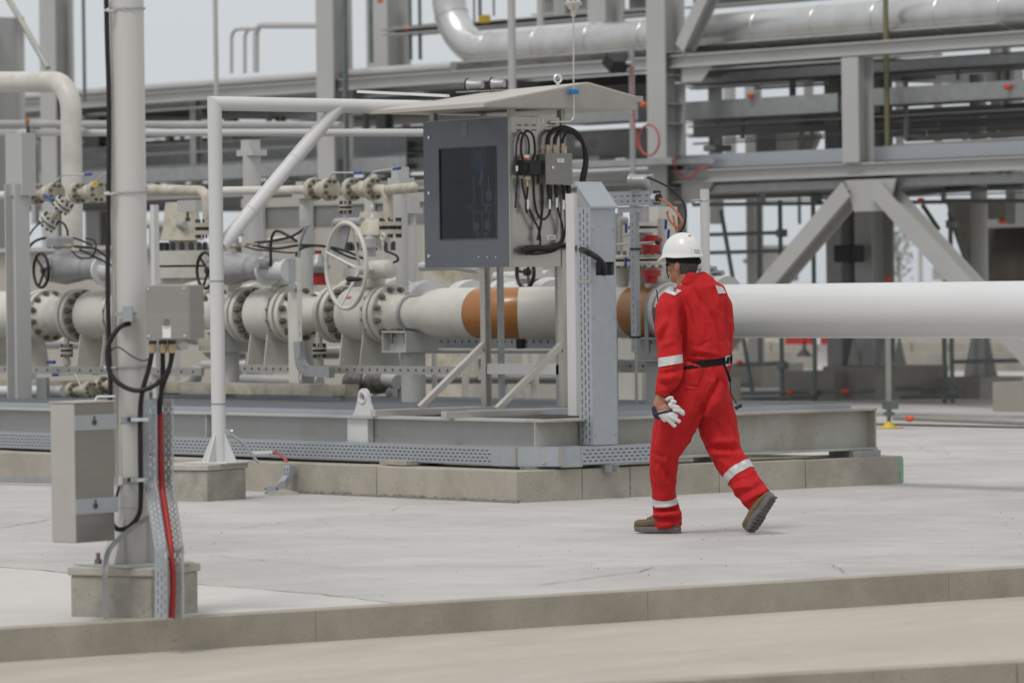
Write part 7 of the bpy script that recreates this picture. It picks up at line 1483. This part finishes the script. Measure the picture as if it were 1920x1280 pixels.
for s_ in (1, -1):
    E_ = hp(-.002, .077*s_, -.012); RE = Matrix((( hf*.9+hl*.3*s_).normalized(), hl*s_, Z)).transposed()
    mb.sph(E_, .017, .010, .031, n=18, m=12, R=RE); mb.sph(E_+hl*.006*s_-hf*.006+Z*.006, .016, .008, .026, n=16, m=10, R=RE)
limb(mb, [(1284, 512, 0, 19, .062), (1288, 525, 0, 21, .065), (1296, 545, 0, 30, .075), (1308, 600, .01, 38, .09), (1320, 690, .01, 36, .10), (1314, 765, 0, 36, .09)])
limb(mb, [(1262, 560, -.05, 15, .05), (1256, 640, -.155, 13, .045), (1256, 685, -.20, 12, .04), (1247, 720, -.218, 9.5, .03), (1240, 740, -.226, 8.8, .025), (1238, 748, -.230, 10.5, .021), (1238, 758, -.234, 13.5, .018), (1240, 766, -.236, 12.5, .017)])
limb(mb, [(1348, 560, .05, 14, .05), (1356, 640, .10, 10, .045), (1356, 682, .15, 9, .035), (1338, 708, .32, 8, .028), (1330, 714, .38, 9, .02), (1322, 718, .45, 9, .018)])
for k in range(4): limb(mb, [(1324-k*2, 716+k*1.5, .43+.0*k, 3, .009), (1318-k, 722+k*2, .47-.02*k, 2.8, .009), (1322-k, 730+k, .48-.02*k, 2.5, .008)], n=10)
limb(mb, [(1330, 716, .40, 3, .01), (1324, 728, .41, 3, .01), (1322, 734, .42, 2.7, .009)], n=10)
limb(mb, [(1290, 730, -.05, 24, .08), (1264, 810, -.04, 18, .06), (1247, 855, -.01, 13, .045), (1245, 930, .07, 11, .04), (1252, 985, .11, 11, .038)])
limb(mb, [(1335, 730, .06, 24, .08), (1350, 815, .05, 17, .06), (1363, 852, .02, 13, .045), (1405, 915, -.08, 12, .04), (1426, 942, -.13, 11, .035)])
# left hand: four bent fingers closing on the gloves, thumb on the near side
for pts in ([(1230, 762, -.238), (1231, 772, -.240), (1241, 777, -.243), (1252, 774, -.246)], [(1235, 764, -.244), (1238, 773, -.250), (1248, 774, -.255), (1257, 770, -.256)],
            [(1241, 763, -.248), (1246, 770, -.256), (1254, 769, -.260), (1261, 765, -.260)], [(1247, 760, -.248), (1253, 765, -.258), (1260, 763, -.261), (1265, 759, -.260)], [(1246, 748, -.248), (1253, 752, -.260), (1258, 757, -.266), (1260, 760, -.266)]):
    limb(mb, [(a, b, c, w_, w_/PXM*1.05) for (a, b, c), w_ in zip(pts, (3.4, 3.2, 3.0, 2.5))], n=12, k=5)
body = remesh(mb, .0050, 3, .45)
person = body.build('person', skinm, smooth=80, label='man in red coveralls and white helmet walking left past the skid, work gloves in hand', cat='person')
cov = suit.build('coverall', clothm, person, smooth=80)
bvh = BVHTree.FromPolygons(suit.v, suit.f)
def patch(quad, nu, nv, m, name, parent, lift=.008, th=.002):
    "cloth patch draped on the coverall, given by four photo corners"
    g_ = []
    for j in range(nv+1):
        for i in range(nu+1):
            u, v_ = i/nu, j/nv; a, b, c, d_ = [Vector(q) for q in quad]; q = (a*(1-u)+b*u)*(1-v_)+(d_*(1-u)+c*u)*v_
            r = ray(q.x, q.y).normalized(); h = bvh.ray_cast(CAM, r)
            g_.append(h[0] if h[0] is not None else None)
    if any(q is None for q in g_): 
        ok = [q for q in g_ if q is not None]; dm = sum((q-CAM).dot(FW) for q in ok)/max(1, len(ok))
        for k, q in enumerate(g_):
            if q is None:
                i, j = k % (nu+1), k//(nu+1); u, v_ = i/nu, j/nv; a, b, c, d_ = [Vector(x_) for x_ in quad]; s_ = (a*(1-u)+b*u)*(1-v_)+(d_*(1-u)+c*u)*v_; g_[k] = P(s_.x, s_.y, d=dm+.02)
    mb = MB(); top = [p-ray(*px_of(p)[:2]).normalized()*lift for p in g_]; bot = [p+FW*.003 for p in g_]; n_ = len(g_); W_ = nu+1
    fs = []
    for j in range(nv):
        for i in range(nu): a = j*W_+i; fs.append((a, a+1, a+1+W_, a+W_)); fs.append((n_+a, n_+a+W_, n_+a+1+W_, n_+a+1))
    per = [i for i in range(W_)]+[j*W_+nu for j in range(1, nv+1)]+[nv*W_+i for i in range(nu-1, -1, -1)]+[j*W_ for j in range(nv-1, 0, -1)]
    fs += [(per[k], n_+per[k], n_+per[(k+1) % len(per)], per[(k+1) % len(per)]) for k in range(len(per))]
    mb.add(top+bot, fs); return mb.build(name, m, parent, smooth=50)
patch([(1245, 547), (1255, 535.5), (1278, 545), (1265, 554)], 10, 8, bandm, 'shoulder_stripe', cov)
patch([(1341, 534), (1355, 538.5), (1362, 549.5), (1347, 550.5)], 8, 8, bandm, 'shoulder_stripe', cov)
patch([(1234, 671), (1280, 664), (1280.5, 680), (1234, 688)], 20, 8, bandm, 'sleeve_band', cov)
def fitted(cs, axes, n, lift):
    "loop of vertices lying just outside the coverall round each centre"
    rings = []
    for c_, (s1, s2) in zip(cs, axes):
        r_ = []
        for j in range(n):
            d_ = s1*math.cos(2*math.pi*j/n)+s2*math.sin(2*math.pi*j/n); h = bvh.ray_cast(c_, d_, .35); r_.append(h[3] if h[0] is not None else None)
        ok = [q for q in r_ if q is not None] or [.1]; av = sum(ok)/len(ok); r_ = [av if q is None else q for q in r_]
        sm = [max(r_[j], (r_[j-1]+r_[j]*2+r_[(j+1) % n])/4) for j in range(n)]
        rings.append([c_+(s1*math.cos(2*math.pi*j/n)+s2*math.sin(2*math.pi*j/n))*(sm[j]+lift) for j in range(n)])
    return rings
def loop_mesh(rings, n):
    mb = MB(); mb.add([q for r in rings for q in r], [(i*n+j, i*n+(j+1) % n, (i+1)*n+(j+1) % n, (i+1)*n+j) for i in range(len(rings)-1) for j in range(n)]); return mb
def ring_band(L_, t0, t1, name):
    c, ws = sect(L_, 24); N_ = len(c); i0, i1 = int(t0*(N_-1)), int(t1*(N_-1)); cs, ax = [], []
    for i in range(i0, i1+1): T = (c[i+1]-c[i-1]).normalized(); s1 = T.cross(FW).normalized(); cs.append(c[i]); ax.append((s1, s1.cross(T).normalized()))
    loop_mesh(fitted(cs, ax, 72, .0035), 72).build(name, bandm, cov, smooth=60)
ring_band(LEG_F, .645, .690, 'shin_band'); ring_band(LEG_R, .635, .700, 'shin_band')
patch([(1360, 668), (1374, 664), (1373, 682), (1361, 687)], 6, 6, bandm, 'sleeve_band', cov)
for quad in ([(1284, 727), (1313, 727.5), (1313, 729), (1284, 728.5)], [(1313, 728), (1320, 708), (1321, 709), (1314, 729)], [(1351, 700), (1366, 726), (1365, 727.5), (1350, 702)], [(1289, 672), (1349, 671), (1349, 672.2), (1289, 673.4)]):
    patch(quad, 12, 1, clothm, 'seam', cov, lift=.006)
# belt
s1_ = (R0+Z*.11).normalized(); cs = [Q(1321, 681, .012)+Z*dz_ for dz_ in (.020, .010, 0, -.010, -.020)]
beltm = mat('black_webbing', (.008, .008, .009), .85, var=.1, vs=30, bump=.2, bs=300, spec=.2)
belt = loop_mesh(fitted(cs, [(s1_, FW)]*5, 90, .004), 90).build('belt', beltm, person, smooth=60)
pts = spl([Q(1356, 680, -.14), Q(1363, 696, -.14), Q(1369, 715, -.12), Q(1371, 738, -.09), Q(1381, 757, -.09)], 8); mb = MB()
for a, b in zip(pts, pts[1:]): mb.bar(a, b, .016 if a is pts[0] or (a-pts[0]).length < .12 else .006, .003, up=-FW)
mb.build('hanging_strap', beltm, belt, smooth=60); mb = MB(); mb.bar(Q(1378, 766, -.09), Q(1391, 759, -.09), .022, .012, up=-FW); mb.build('strap_end', 'black', belt, smooth=0, bevel=.003)
# radio and pouch
mb = MB(); mb.tube([Q(1231, 543, .05), Q(1235, 574, .06)], .004, 8); mb.bar(Q(1231, 576, .04), Q(1234, 630, .05), .03, .03); mb.build('radio', mat('navy_plastic', (.01, .015, .05), .4), person, smooth=30)
mb = MB(); mb.bar(Q(1262, 722, -.11), Q(1276, 713, -.13), .02, .03); mb.build('key_pouch', 'black', belt, smooth=30, bevel=.004)
# hair, helmet, glasses
mb = MB(); n_, m_ = 40, 26
for j in range(m_):
    for i in range(n_):
        def dirv(i, j): th_ = math.pi*j/m_; ph_ = 2*math.pi*i/n_; return V(math.sin(th_)*math.cos(ph_), math.sin(th_)*math.sin(ph_), math.cos(th_))
        q = [dirv(i, j), dirv(i, j+1), dirv(i+1, j+1), dirv(i+1, j)]; c_ = sum(q, V(0, 0, 0))/4
        if c_.x > .18+.5*max(0, c_.z-.2) or c_.z < -.62: continue
        if c_.x > -.15 and c_.z < .05: continue
        def hq(d_): w_ = 1.045; p_ = V(d_.x*.094*w_-.004, d_.y*.076*w_, d_.z*(.098 if d_.z > 0 else .125)*w_+.035); return HC+hf*p_.x+hl*p_.y+Z*p_.z
        mb.add([hq(a) for a in q], [(0, 1, 2, 3)])
hair = mb.build('hair', hairm, person, smooth=60)
hcen = Q(1281, 482, .0)+hf*.004
RHm = Matrix.Rotation(math.radians(2), 3, hl)
def hel(ph_, t_, g=0.):
    "helmet shell: angle round the head, t 0 rim .. 1 crown"
    cx_, sy_ = math.cos(ph_), math.sin(ph_); a_ = (.134 if cx_ > 0 else .126)+g; b_ = .106+g; r = math.cos(t_*math.pi/2)**.86; z_ = .150*math.sin(t_*math.pi/2)**1.0+g
    br = 0
    if t_ < .06: f = max(0, cx_)**1.5; br = .040*f*(1-t_/.06)
    flare = .006*(1-min(1, t_/.1)); zz = z_-.004-.016*max(0, cx_)**2*(1-min(1, t_/.08))+.010*math.exp(-((cx_-.45)/.3)**2)*(1-min(1, t_/.2)); 
    rid = .0035*math.exp(-(sy_/.16)**2)*min(1, t_*4)
    p_ = V((a_+br+flare+rid)*cx_*r, (b_+flare)*sy_*r, zz+rid*t_); p_ = V(p_.x, p_.y, p_.z)
    q = hf*p_.x+hl*p_.y+Z*p_.z; return hcen+RHm @ q
n_, T_ = 80, [0, .006, .012, .03, .06, .1]+[.1+.9*k/22 for k in range(1, 23)]
mb = MB(); vs = [hel(2*math.pi*i/n_, t_) for t_ in T_ for i in range(n_)]; inn = [hel(2*math.pi*i/n_, t_, -.003) for t_ in T_ for i in range(n_)]; k_ = len(vs)
fs = []
for j in range(len(T_)-1):
    for i in range(n_): a, b = j*n_+i, j*n_+(i+1) % n_; fs.append((a, b, b+n_, a+n_)); fs.append((k_+a, k_+a+n_, k_+b+n_, k_+b))
fs += [(i, k_+i, k_+(i+1) % n_, (i+1) % n_) for i in range(n_)]
mb.add(vs+inn, fs); helm = mb.build('helmet', mat('helmet_white', (.68, .68, .66), .28, var=.02, vs=4, coat=.3), person, smooth=50)
hb_ = BVHTree.FromPolygons([Vector(v) for v in vs], [f for f in fs if max(f) < k_])
def on_h(px, py, lift=.0012):
    r = ray(px, py).normalized(); h = hb_.ray_cast(CAM, r); return (h[0]-r*lift) if h[0] is not None else None
def decal(rects, m, name):
    mb = MB()
    for (x0, y0, x1, y1) in rects:
        q = [on_h(x0, y0), on_h(x1, y0), on_h(x1, y1), on_h(x0, y1)]
        if all(p_ is not None for p_ in q): mb.add(q, [(3, 2, 1, 0)])
    if mb.v: mb.build(name, m, helm, smooth=0)
navy = mat('navy_print', (.03, .04, .12), .5)
decal([(1301+i*1.9, 468+.2*i, 1302.3+i*1.9, 470+.2*i) for i in range(6)]+[(1301.5+i*1.9, 472.6+.2*i, 1302.9+i*1.9, 474.4+.2*i) for i in range(6)], navy, 'helmet_print')
decal([(1290.5, 440.5, 1295.5, 442.5), (1291.5, 442.5, 1295, 443.6)], 'redcable', 'helmet_emblem')
mb = MB(); mb.tube([p_ for p_ in [on_h(x_, y_, .0002) for x_, y_ in ((1268, 440), (1278, 440.5), (1286, 446), (1292, 455), (1296, 467), (1298, 479))] if p_ is not None], .0011, 6); mb.build('moulded_ridge', mat('helmet_line', (.33, .33, .32), .4), helm)
blackm = mat('matt_black', (.008, .008, .008), .8, spec=.2)
# harness band under the helmet
mb = MB(); rg_ = []
for zz, g in ((.02, -.012), (.0, -.008), (-.018, -.010), (-.034, -.016)):
    rg_.append([hcen+RHm @ (hf*((.118+g)*math.cos(a))+hl*((.098+g)*math.sin(a))+Z*(zz-.012*max(0, -math.cos(a)))) for a in [2*math.pi*i/48 for i in range(48)]])
mb.add([q for r in rg_ for q in r], [(j*48+i, j*48+(i+1) % 48, (j+1)*48+(i+1) % 48, (j+1)*48+i) for j in range(3) for i in range(48)]); mb.build('harness', blackm, helm)
mb = MB(); q = hcen+RHm @ (-hf*.108-Z*.03); mb.cyl(q-hf*.012, q+hf*.004, .018, n=16); mb.build('ratchet_knob', blackm, helm)
mb = MB(); 
for s_ in (1, -1):
    mb.sph(hp(.088, .033*s_, .004), .010, .026, .022, n=16, m=10, R=RH); mb.tube(spl([hp(.085, .054*s_, .012), hp(.05, .074*s_, .012), hp(.0, .082*s_, .008), hp(-.012, .083*s_, -.002)]), .0035, 8)
mb.tube([hp(.096, .012, .006), hp(.096, -.012, .006)], .004, 8); mb.build('sunglasses', mat('dark_lens', (.015, .012, .012), .12, coat=.5), person)
mb = MB(); mb.tube(spl([Q(1250, 503, .0)-FW*.0, Q(1251, 512, -.02), Q(1254, 521, -.03)]), .004, 8); mb.build('chin_strap', blackm, helm)
# boots
shoem = mat('brown_suede', (.15, .10, .055), .8, var=.2, vs=14, c2=(.11, .085, .06), c2amt=.5, c2s=10, bump=.2, bs=150)
solem = mat('grey_rubber_sole', (.12, .12, .115), .75, var=.25, vs=20, c2=(.20, .19, .17), c2amt=.5, c2s=15, bump=.2, bs=120)
def boot(T, name='boot'):
    f = lambda x_, y_, z_: T @ V(x_, y_, z_)
    OL = []                                                          # sole outline, toe towards +x
    for k in range(40):
        a = 2*math.pi*k/40; cx_, sy_ = math.cos(a), math.sin(a); x_ = .148*cx_; w_ = .050 if cx_ > 0 else .041; w_ *= 1-.14*math.exp(-((cx_+.2)/.3)**2); OL.append((x_, w_*(1 if sy_ >= 0 else -1)*abs(sy_)**.75))
    def zt(x_): return .014*max(0, (x_-.07)/.08)**2
    mb = MB(); rr2 = []
    for z_, g in ((.004, -.003), (.012, .0), (.030, .002), (.036, -.002)): rr2.append([f(x_*(1+g/.15), y_*(1+g/.05), z_+zt(x_)) for x_, y_ in OL])
    vs = [q for r in rr2 for q in r]; mb.add(vs, [(j*40+i, j*40+(i+1) % 40, (j+1)*40+(i+1) % 40, (j+1)*40+i) for j in range(3) for i in range(40)]+[tuple(range(40))[::-1], tuple(range(120, 160))])
    for ix in range(11):
        for iy in range(3):
            x_ = -.135+ix*.0262; hw_ = (.047 if x_ > 0 else .037); y_ = (iy-1)*hw_*.62
            if abs(x_) > .12 and iy != 1: y_ *= .8
            c_ = V(x_+(.004 if iy == 1 else 0), y_, .0025+zt(x_)); mb.obox(f(*c_), (T.to_3x3() @ X)*.0095, (T.to_3x3() @ Y)*hw_*.24, (T.to_3x3() @ Z)*.0035)
    sole = mb
    mb = MB(); S_ = [(-.142, .024, .022, .055), (-.125, .031, .026, .065), (-.085, .034, .036, .075), (-.04, .036, .036, .098), (.0, .039, .034, .102), (.04, .043, .030, .088), (.085, .048, .026, .080), (.12, .044, .024, .074), (.142, .026, .026, .058)]
    rr3 = []
    for x_, w_, z0, z1 in S_:
        rr3.append([f(x_, w_*math.copysign(abs(math.cos(a))**.8, math.cos(a)), zt(x_)+(z0+z1)/2+(z1-z0)/2*math.copysign(abs(math.sin(a))**.8, math.sin(a))) for a in [2*math.pi*i/24 for i in range(24)]])
    mb.add([q for r in rr3 for q in r], [(j*24+i, j*24+(i+1) % 24, (j+1)*24+(i+1) % 24, (j+1)*24+i) for j in range(len(S_)-1) for i in range(24)]+[tuple(range(24))[::-1], tuple(range((len(S_)-1)*24, len(S_)*24))])
    up_ = remesh(mb, .005, 4)
    b_ = up_.build(name, shoem, person, smooth=70); sole.build('sole', solem, b_, smooth=40)
    mb = MB()
    for k in range(4): x_ = .015+k*.014; z_ = .106-k*.0055; mb.tube([f(x_, -.028, z_-.010), f(x_+.004, 0, z_+.002), f(x_, .028, z_-.010)], .003, 6)
    mb.tube([f(.0, .0, .122), f(.004, -.02, .128), f(-.004, -.035, .112)], .003, 6); mb.build('laces', 'black', b_)
fd = (-R0*.95+FH*.30).normalized(); fl_ = Z.cross(fd); c_ = P(1233, 999.5, z=0); c_.z = .006
boot(Matrix.Translation(c_) @ Matrix((fd, fl_, Z)).transposed().to_4x4())
toe, heel = Q(1409, 993, -.16), Q(1446, 934, -.20); fd = (toe-heel+FW*.05).normalized(); nd = (R0*.66-FW*.74-Z*.30); nd = (nd-fd*nd.dot(fd)).normalized(); zu = -nd; fl_ = zu.cross(fd)
c_ = (toe+heel)/2+nd*.012
boot(Matrix.Translation(c_) @ Matrix((fd, fl_, zu)).transposed().to_4x4())
# gloves carried in the left hand: leather palms and fingers, navy cuffs
glm = mat('white_leather', (.52, .52, .50), .6, var=.06, vs=20, bump=.15, bs=120); nvm = mat('navy_cloth', (.018, .02, .05), .8, var=.2, vs=20)
t = thing('work_gloves', Q(1255, 790, -.27), 'pair of white leather work gloves with navy cuffs held in the man\'s left hand', 'gloves')
mb = MB()
limb(mb, [(1232, 776, -.263, 5, .02), (1243, 778, -.273, 9, .02), (1252, 783, -.278, 11, .018)], n=16)
for pts in ([(1246, 781, -.278), (1257, 790, -.283), (1267, 800, -.288)], [(1250, 777, -.283), (1262, 784, -.293), (1276, 791, -.298)], [(1252, 774, -.278), (1262, 777, -.288), (1271, 781, -.288)]):
    limb(mb, [(a, b, c, w_, w_/PXM) for (a, b, c), w_ in zip(pts, (4.4, 4.4, 3.7))], n=14)
remesh(mb, .0045, 2).build('lower_glove', glm, t, smooth=70)
mb = MB()
for pts in ([(1249, 750, -.273), (1256, 746, -.278), (1263, 746, -.278)], [(1258, 754, -.278), (1264, 753, -.288), (1268, 755, -.288)], [(1254, 756, -.278), (1258, 761, -.288), (1261, 765, -.288)], [(1263, 762, -.283), (1270, 763, -.293), (1275, 767, -.293)], [(1262, 769, -.288), (1272, 770, -.298), (1280, 776, -.298)], [(1274, 768, -.288), (1280, 772, -.293), (1281, 779, -.293)]):
    limb(mb, [(a, b, c, w_, w_/PXM) for (a, b, c), w_ in zip(pts, (3.5, 3.9, 3.2))], n=14)
remesh(mb, .0045, 1).build('upper_glove', glm, t, smooth=70)
mb = MB(); limb(mb, [(1225, 762, -.258, 3.5, .02), (1227, 772, -.263, 4.5, .022), (1231, 780, -.268, 5, .02), (1238, 785, -.268, 3, .015)], n=14); limb(mb, [(1229, 776, -.273, 3, .02), (1245, 772.5, -.278, 2.6, .02), (1262, 771, -.278, 2.2, .016)], n=14); remesh(mb, .0045, 1).build('navy_cuffs', nvm, t, smooth=70)
# ------------------------------------------------------------------ clutter: thin runs on the rack and small pipework behind the valves
rc = random.Random(21)
tr_ = thing('thin_rack_lines', (P(1612, 600, v=20).x, 20, 2.6), 'many thin conduits, rails and small pipes strung along the rack between the beams at right', 'conduits')
for y_, v_, h_, m in ((112, 18.5, 4, 'rack'), (119, 19.2, 3, 'galvdull'), (126, 20.0, 5, 'rack'), (133, 18.9, 3, 'rackdark'), (141, 20.6, 4, 'rack'), (148, 19.5, 3, 'galvdull'), (154, 22.2, 5, 'rack'), (197, 18.6, 3, 'galv'), (212, 19.4, 4, 'rackdark'), (221, 19.0, 3, 'rack'), (240, 20.4, 5, 'rack'), (249, 19.2, 3, 'rackdark'), (255, 21.9, 4, 'rack'), (281, 18.5, 2.5, 'galv'), (300, 18.55, 2.5, 'rackdark'), (329, 18.4, 2.5, 'galvdull'), (339, 18.7, 3, 'rack'), (350, 20.2, 4, 'rack'), (357, 19.3, 3, 'galvdull'), (364, 21.8, 4, 'rackdark'), (371, 22.7, 3, 'rack')):
    a = rc.choice((1300, 1300, 1340, 1420)); hb('conduit', a, rc.choice((2100, 2100, 1880, 1760)), (1612, y_), v_, h_, m, tr_, kind='t' if rc.random() < .6 else 'b', w=.12)
for px, y0_, y1_ in ((1330, 120, 160), (1395, 225, 260), (1432, 335, 380), (1490, 150, 186), (1548, 330, 372), (1556, 118, 160), (1596, 128, 250), (1702, 150, 262), (1738, 235, 262), (1771, 345, 378), (1801, 118, 150), (1872, 240, 290), (1899, 150, 190)):
    vb('hanger', px, y0_, y1_, rc.uniform(19, 22.5), rc.uniform(2.5, 6), rc.choice(('rack', 'rackdark', 'rackdark')), tr_, kind='b')
tl = thing('thin_rack_lines', (P(400, 600, v=20).x, 20, 2.6), 'thin conduits and small pipes strung along the rack behind the left half', 'conduits')
for y_, v_, h_, m in ((176, 18.3, 4, 'rack'), (188, 19, 3, 'galvdull'), (197, 18.5, 4, 'rack'), (206, 20.4, 4, 'rackdark'), (263, 18.8, 4, 'rack'), (272, 20, 3, 'galvdull'), (281, 18.6, 5, 'rackdark'), (296, 19.3, 4, 'rack'), (305, 18.4, 3, 'rackdark'), (316, 19.8, 4, 'rack'), (334, 18.6, 3, 'rackdark'), (343, 19.4, 4, 'galvdull'), (361, 18.9, 5, 'rack')):
    hb('conduit', -300, rc.choice((640, 800, 800)), (450, y_), v_, h_, m, tl, kind='t' if rc.random() < .6 else 'b', w=.12)
for px, y0_, y1_, w_ in ((298, 262, 350, 5), (345, 190, 260, 4), (452, 262, 350, 6), (508, 190, 345, 5), (548, 262, 350, 7), (600, 205, 345, 5), (690, 205, 345, 6), (765, 205, 345, 7), (340, 300, 345, 9), (420, 265, 345, 4), (180, 262, 330, 4), (30, 262, 330, 5)):
    vb('hanger', px, y0_, y1_, rc.uniform(18.6, 22), w_, rc.choice(('rack', 'rackdark', 'rack')), tl, kind='b')
for px, py, w_, h_ in ((330, 318, 16, 10), (405, 330, 12, 16), (480, 285, 14, 12), (560, 330, 20, 12), (690, 320, 16, 14), (742, 268, 14, 10), (1120, 300, 26, 14), (1095, 270, 14, 12), (1190, 300, 16, 12), (1460, 345, 30, 10), (1340, 278, 22, 12)):
    q = P(px, py, v=19.5); s_ = (q-CAM).dot(FW)/FPX; mb = MB(); mb.box(q.x-w_*s_/2/.63, q.x+w_*s_/2/.63, 19.4, 19.7, q.z-h_*s_/2, q.z+h_*s_/2); mb.build('instrument_box', rc.choice(('rack', 'galvdull', 'rackdark', 'white')), tl if px < 900 else tr_, smooth=0, bevel=.02)
# small-bore pipework between the valve lines and the shelter
cg_ = 'small-bore pipes behind the rear valves'
for k, (pts, r_, v_, m, lab) in enumerate((
    ([(-50, 642), (345, 644)], .06, 4.2, 'steelgrey', 'grey small pipe low behind the leftmost valves'),
    ([(400, 664), (745, 662)], .05, 4.6, 'boltgrey', 'dark small pipe low behind the middle valves'),
    ([(380, 684), (560, 684), (575, 660), (700, 655)], .04, 5.2, 'steelgrey', 'grey pipe stepping up behind the handwheel valve'),
    ([(500, 540), (500, 452), (560, 448)], .035, 4.4, 'cream', 'cream pipe rising and bending behind the slotted riser'),
    ([(240, 420), (330, 420), (336, 540)], .045, 4.4, 'creamdirty', 'dirty cream pipe bending down behind the slim post'),
    ([(790, 500), (850, 498), (900, 505)], .04, 4.4, 'steelgrey', 'grey pipe under the cabinet bottom'),
    ([(930, 520), (1030, 516)], .045, 4.4, 'cream', 'cream pipe under the cabinet right of its leg'),
    ([(800, 656), (1060, 656)], .03, 4.0, 'steelgrey', 'grey small pipe seen through the cabinet legs'),
    ([(800, 712), (1120, 712)], .035, 4.6, 'boltgrey', 'dark small pipe low behind the cabinet legs'),
    ([(440, 730), (760, 732)], .03, 3.9, 'boltgrey', 'dark thin pipe near the deck behind the supports'),
    ([(430, 505), (430, 438), (470, 436)], .03, 4.0, 'steelgrey', 'grey thin pipe rising behind the diagonal brace'))):
    pipe_px('small_pipe', pts, r_, m, lab, group=cg_, v=v_, rad=.1)
for px, y0_, v_, w_, m, lab in ((812, 630, 4.2, 10, 'steelgrey', 'just right of the box-head support'), (870, 640, 4.4, 14, 'cream', 'between strut and cabinet leg'), (944, 660, 4.6, 10, 'steelgrey', 'right of the front cabinet leg'), (1000, 640, 4.2, 16, 'cream', 'below the second brown gap'), (505, 640, 4.6, 12, 'steelgrey', 'behind the middle valve legs'), (700, 660, 4.6, 9, 'boltgrey', 'behind the dark strainers'), (60, 640, 4.4, 12, 'steelgrey', 'behind the grey post'), (330, 640, 4.6, 10, 'steelgrey', 'left of the white post')):
    vb('pipe_stanchion', px, y0_, None, v_, w_, m, kind='t', label='small pipe leg low behind the skid, '+lab, cat='stanchion', group='small pipe stanchions behind the skid')
for px, py, v_, r_, lab in ((905, 668, 4.3, .09, 'left'), (985, 700, 4.3, .07, 'right')):
    q = P(px, py, v=v_); t = thing('small_flange', q-Z*r_, 'small dark-bolted flange seen through the cabinet legs, '+lab+' one', 'flange', 'small flanges behind the cabinet legs'); mb = MB(); mb.cyl(q-Z*.02, q+Z*.02, r_, n=20); mb.cyl(q+Z*.03, q+Z*.06, r_, n=20); mb.cyl(q-Z*.2, q+Z*.2, r_*.45, n=14); mb.build('flange_pair', 'cream', t)
    mb = MB(); mb.cyl(q+Z*.0201, q+Z*.0299, r_*.8, n=16); mb.build('gasket', 'dark', t)
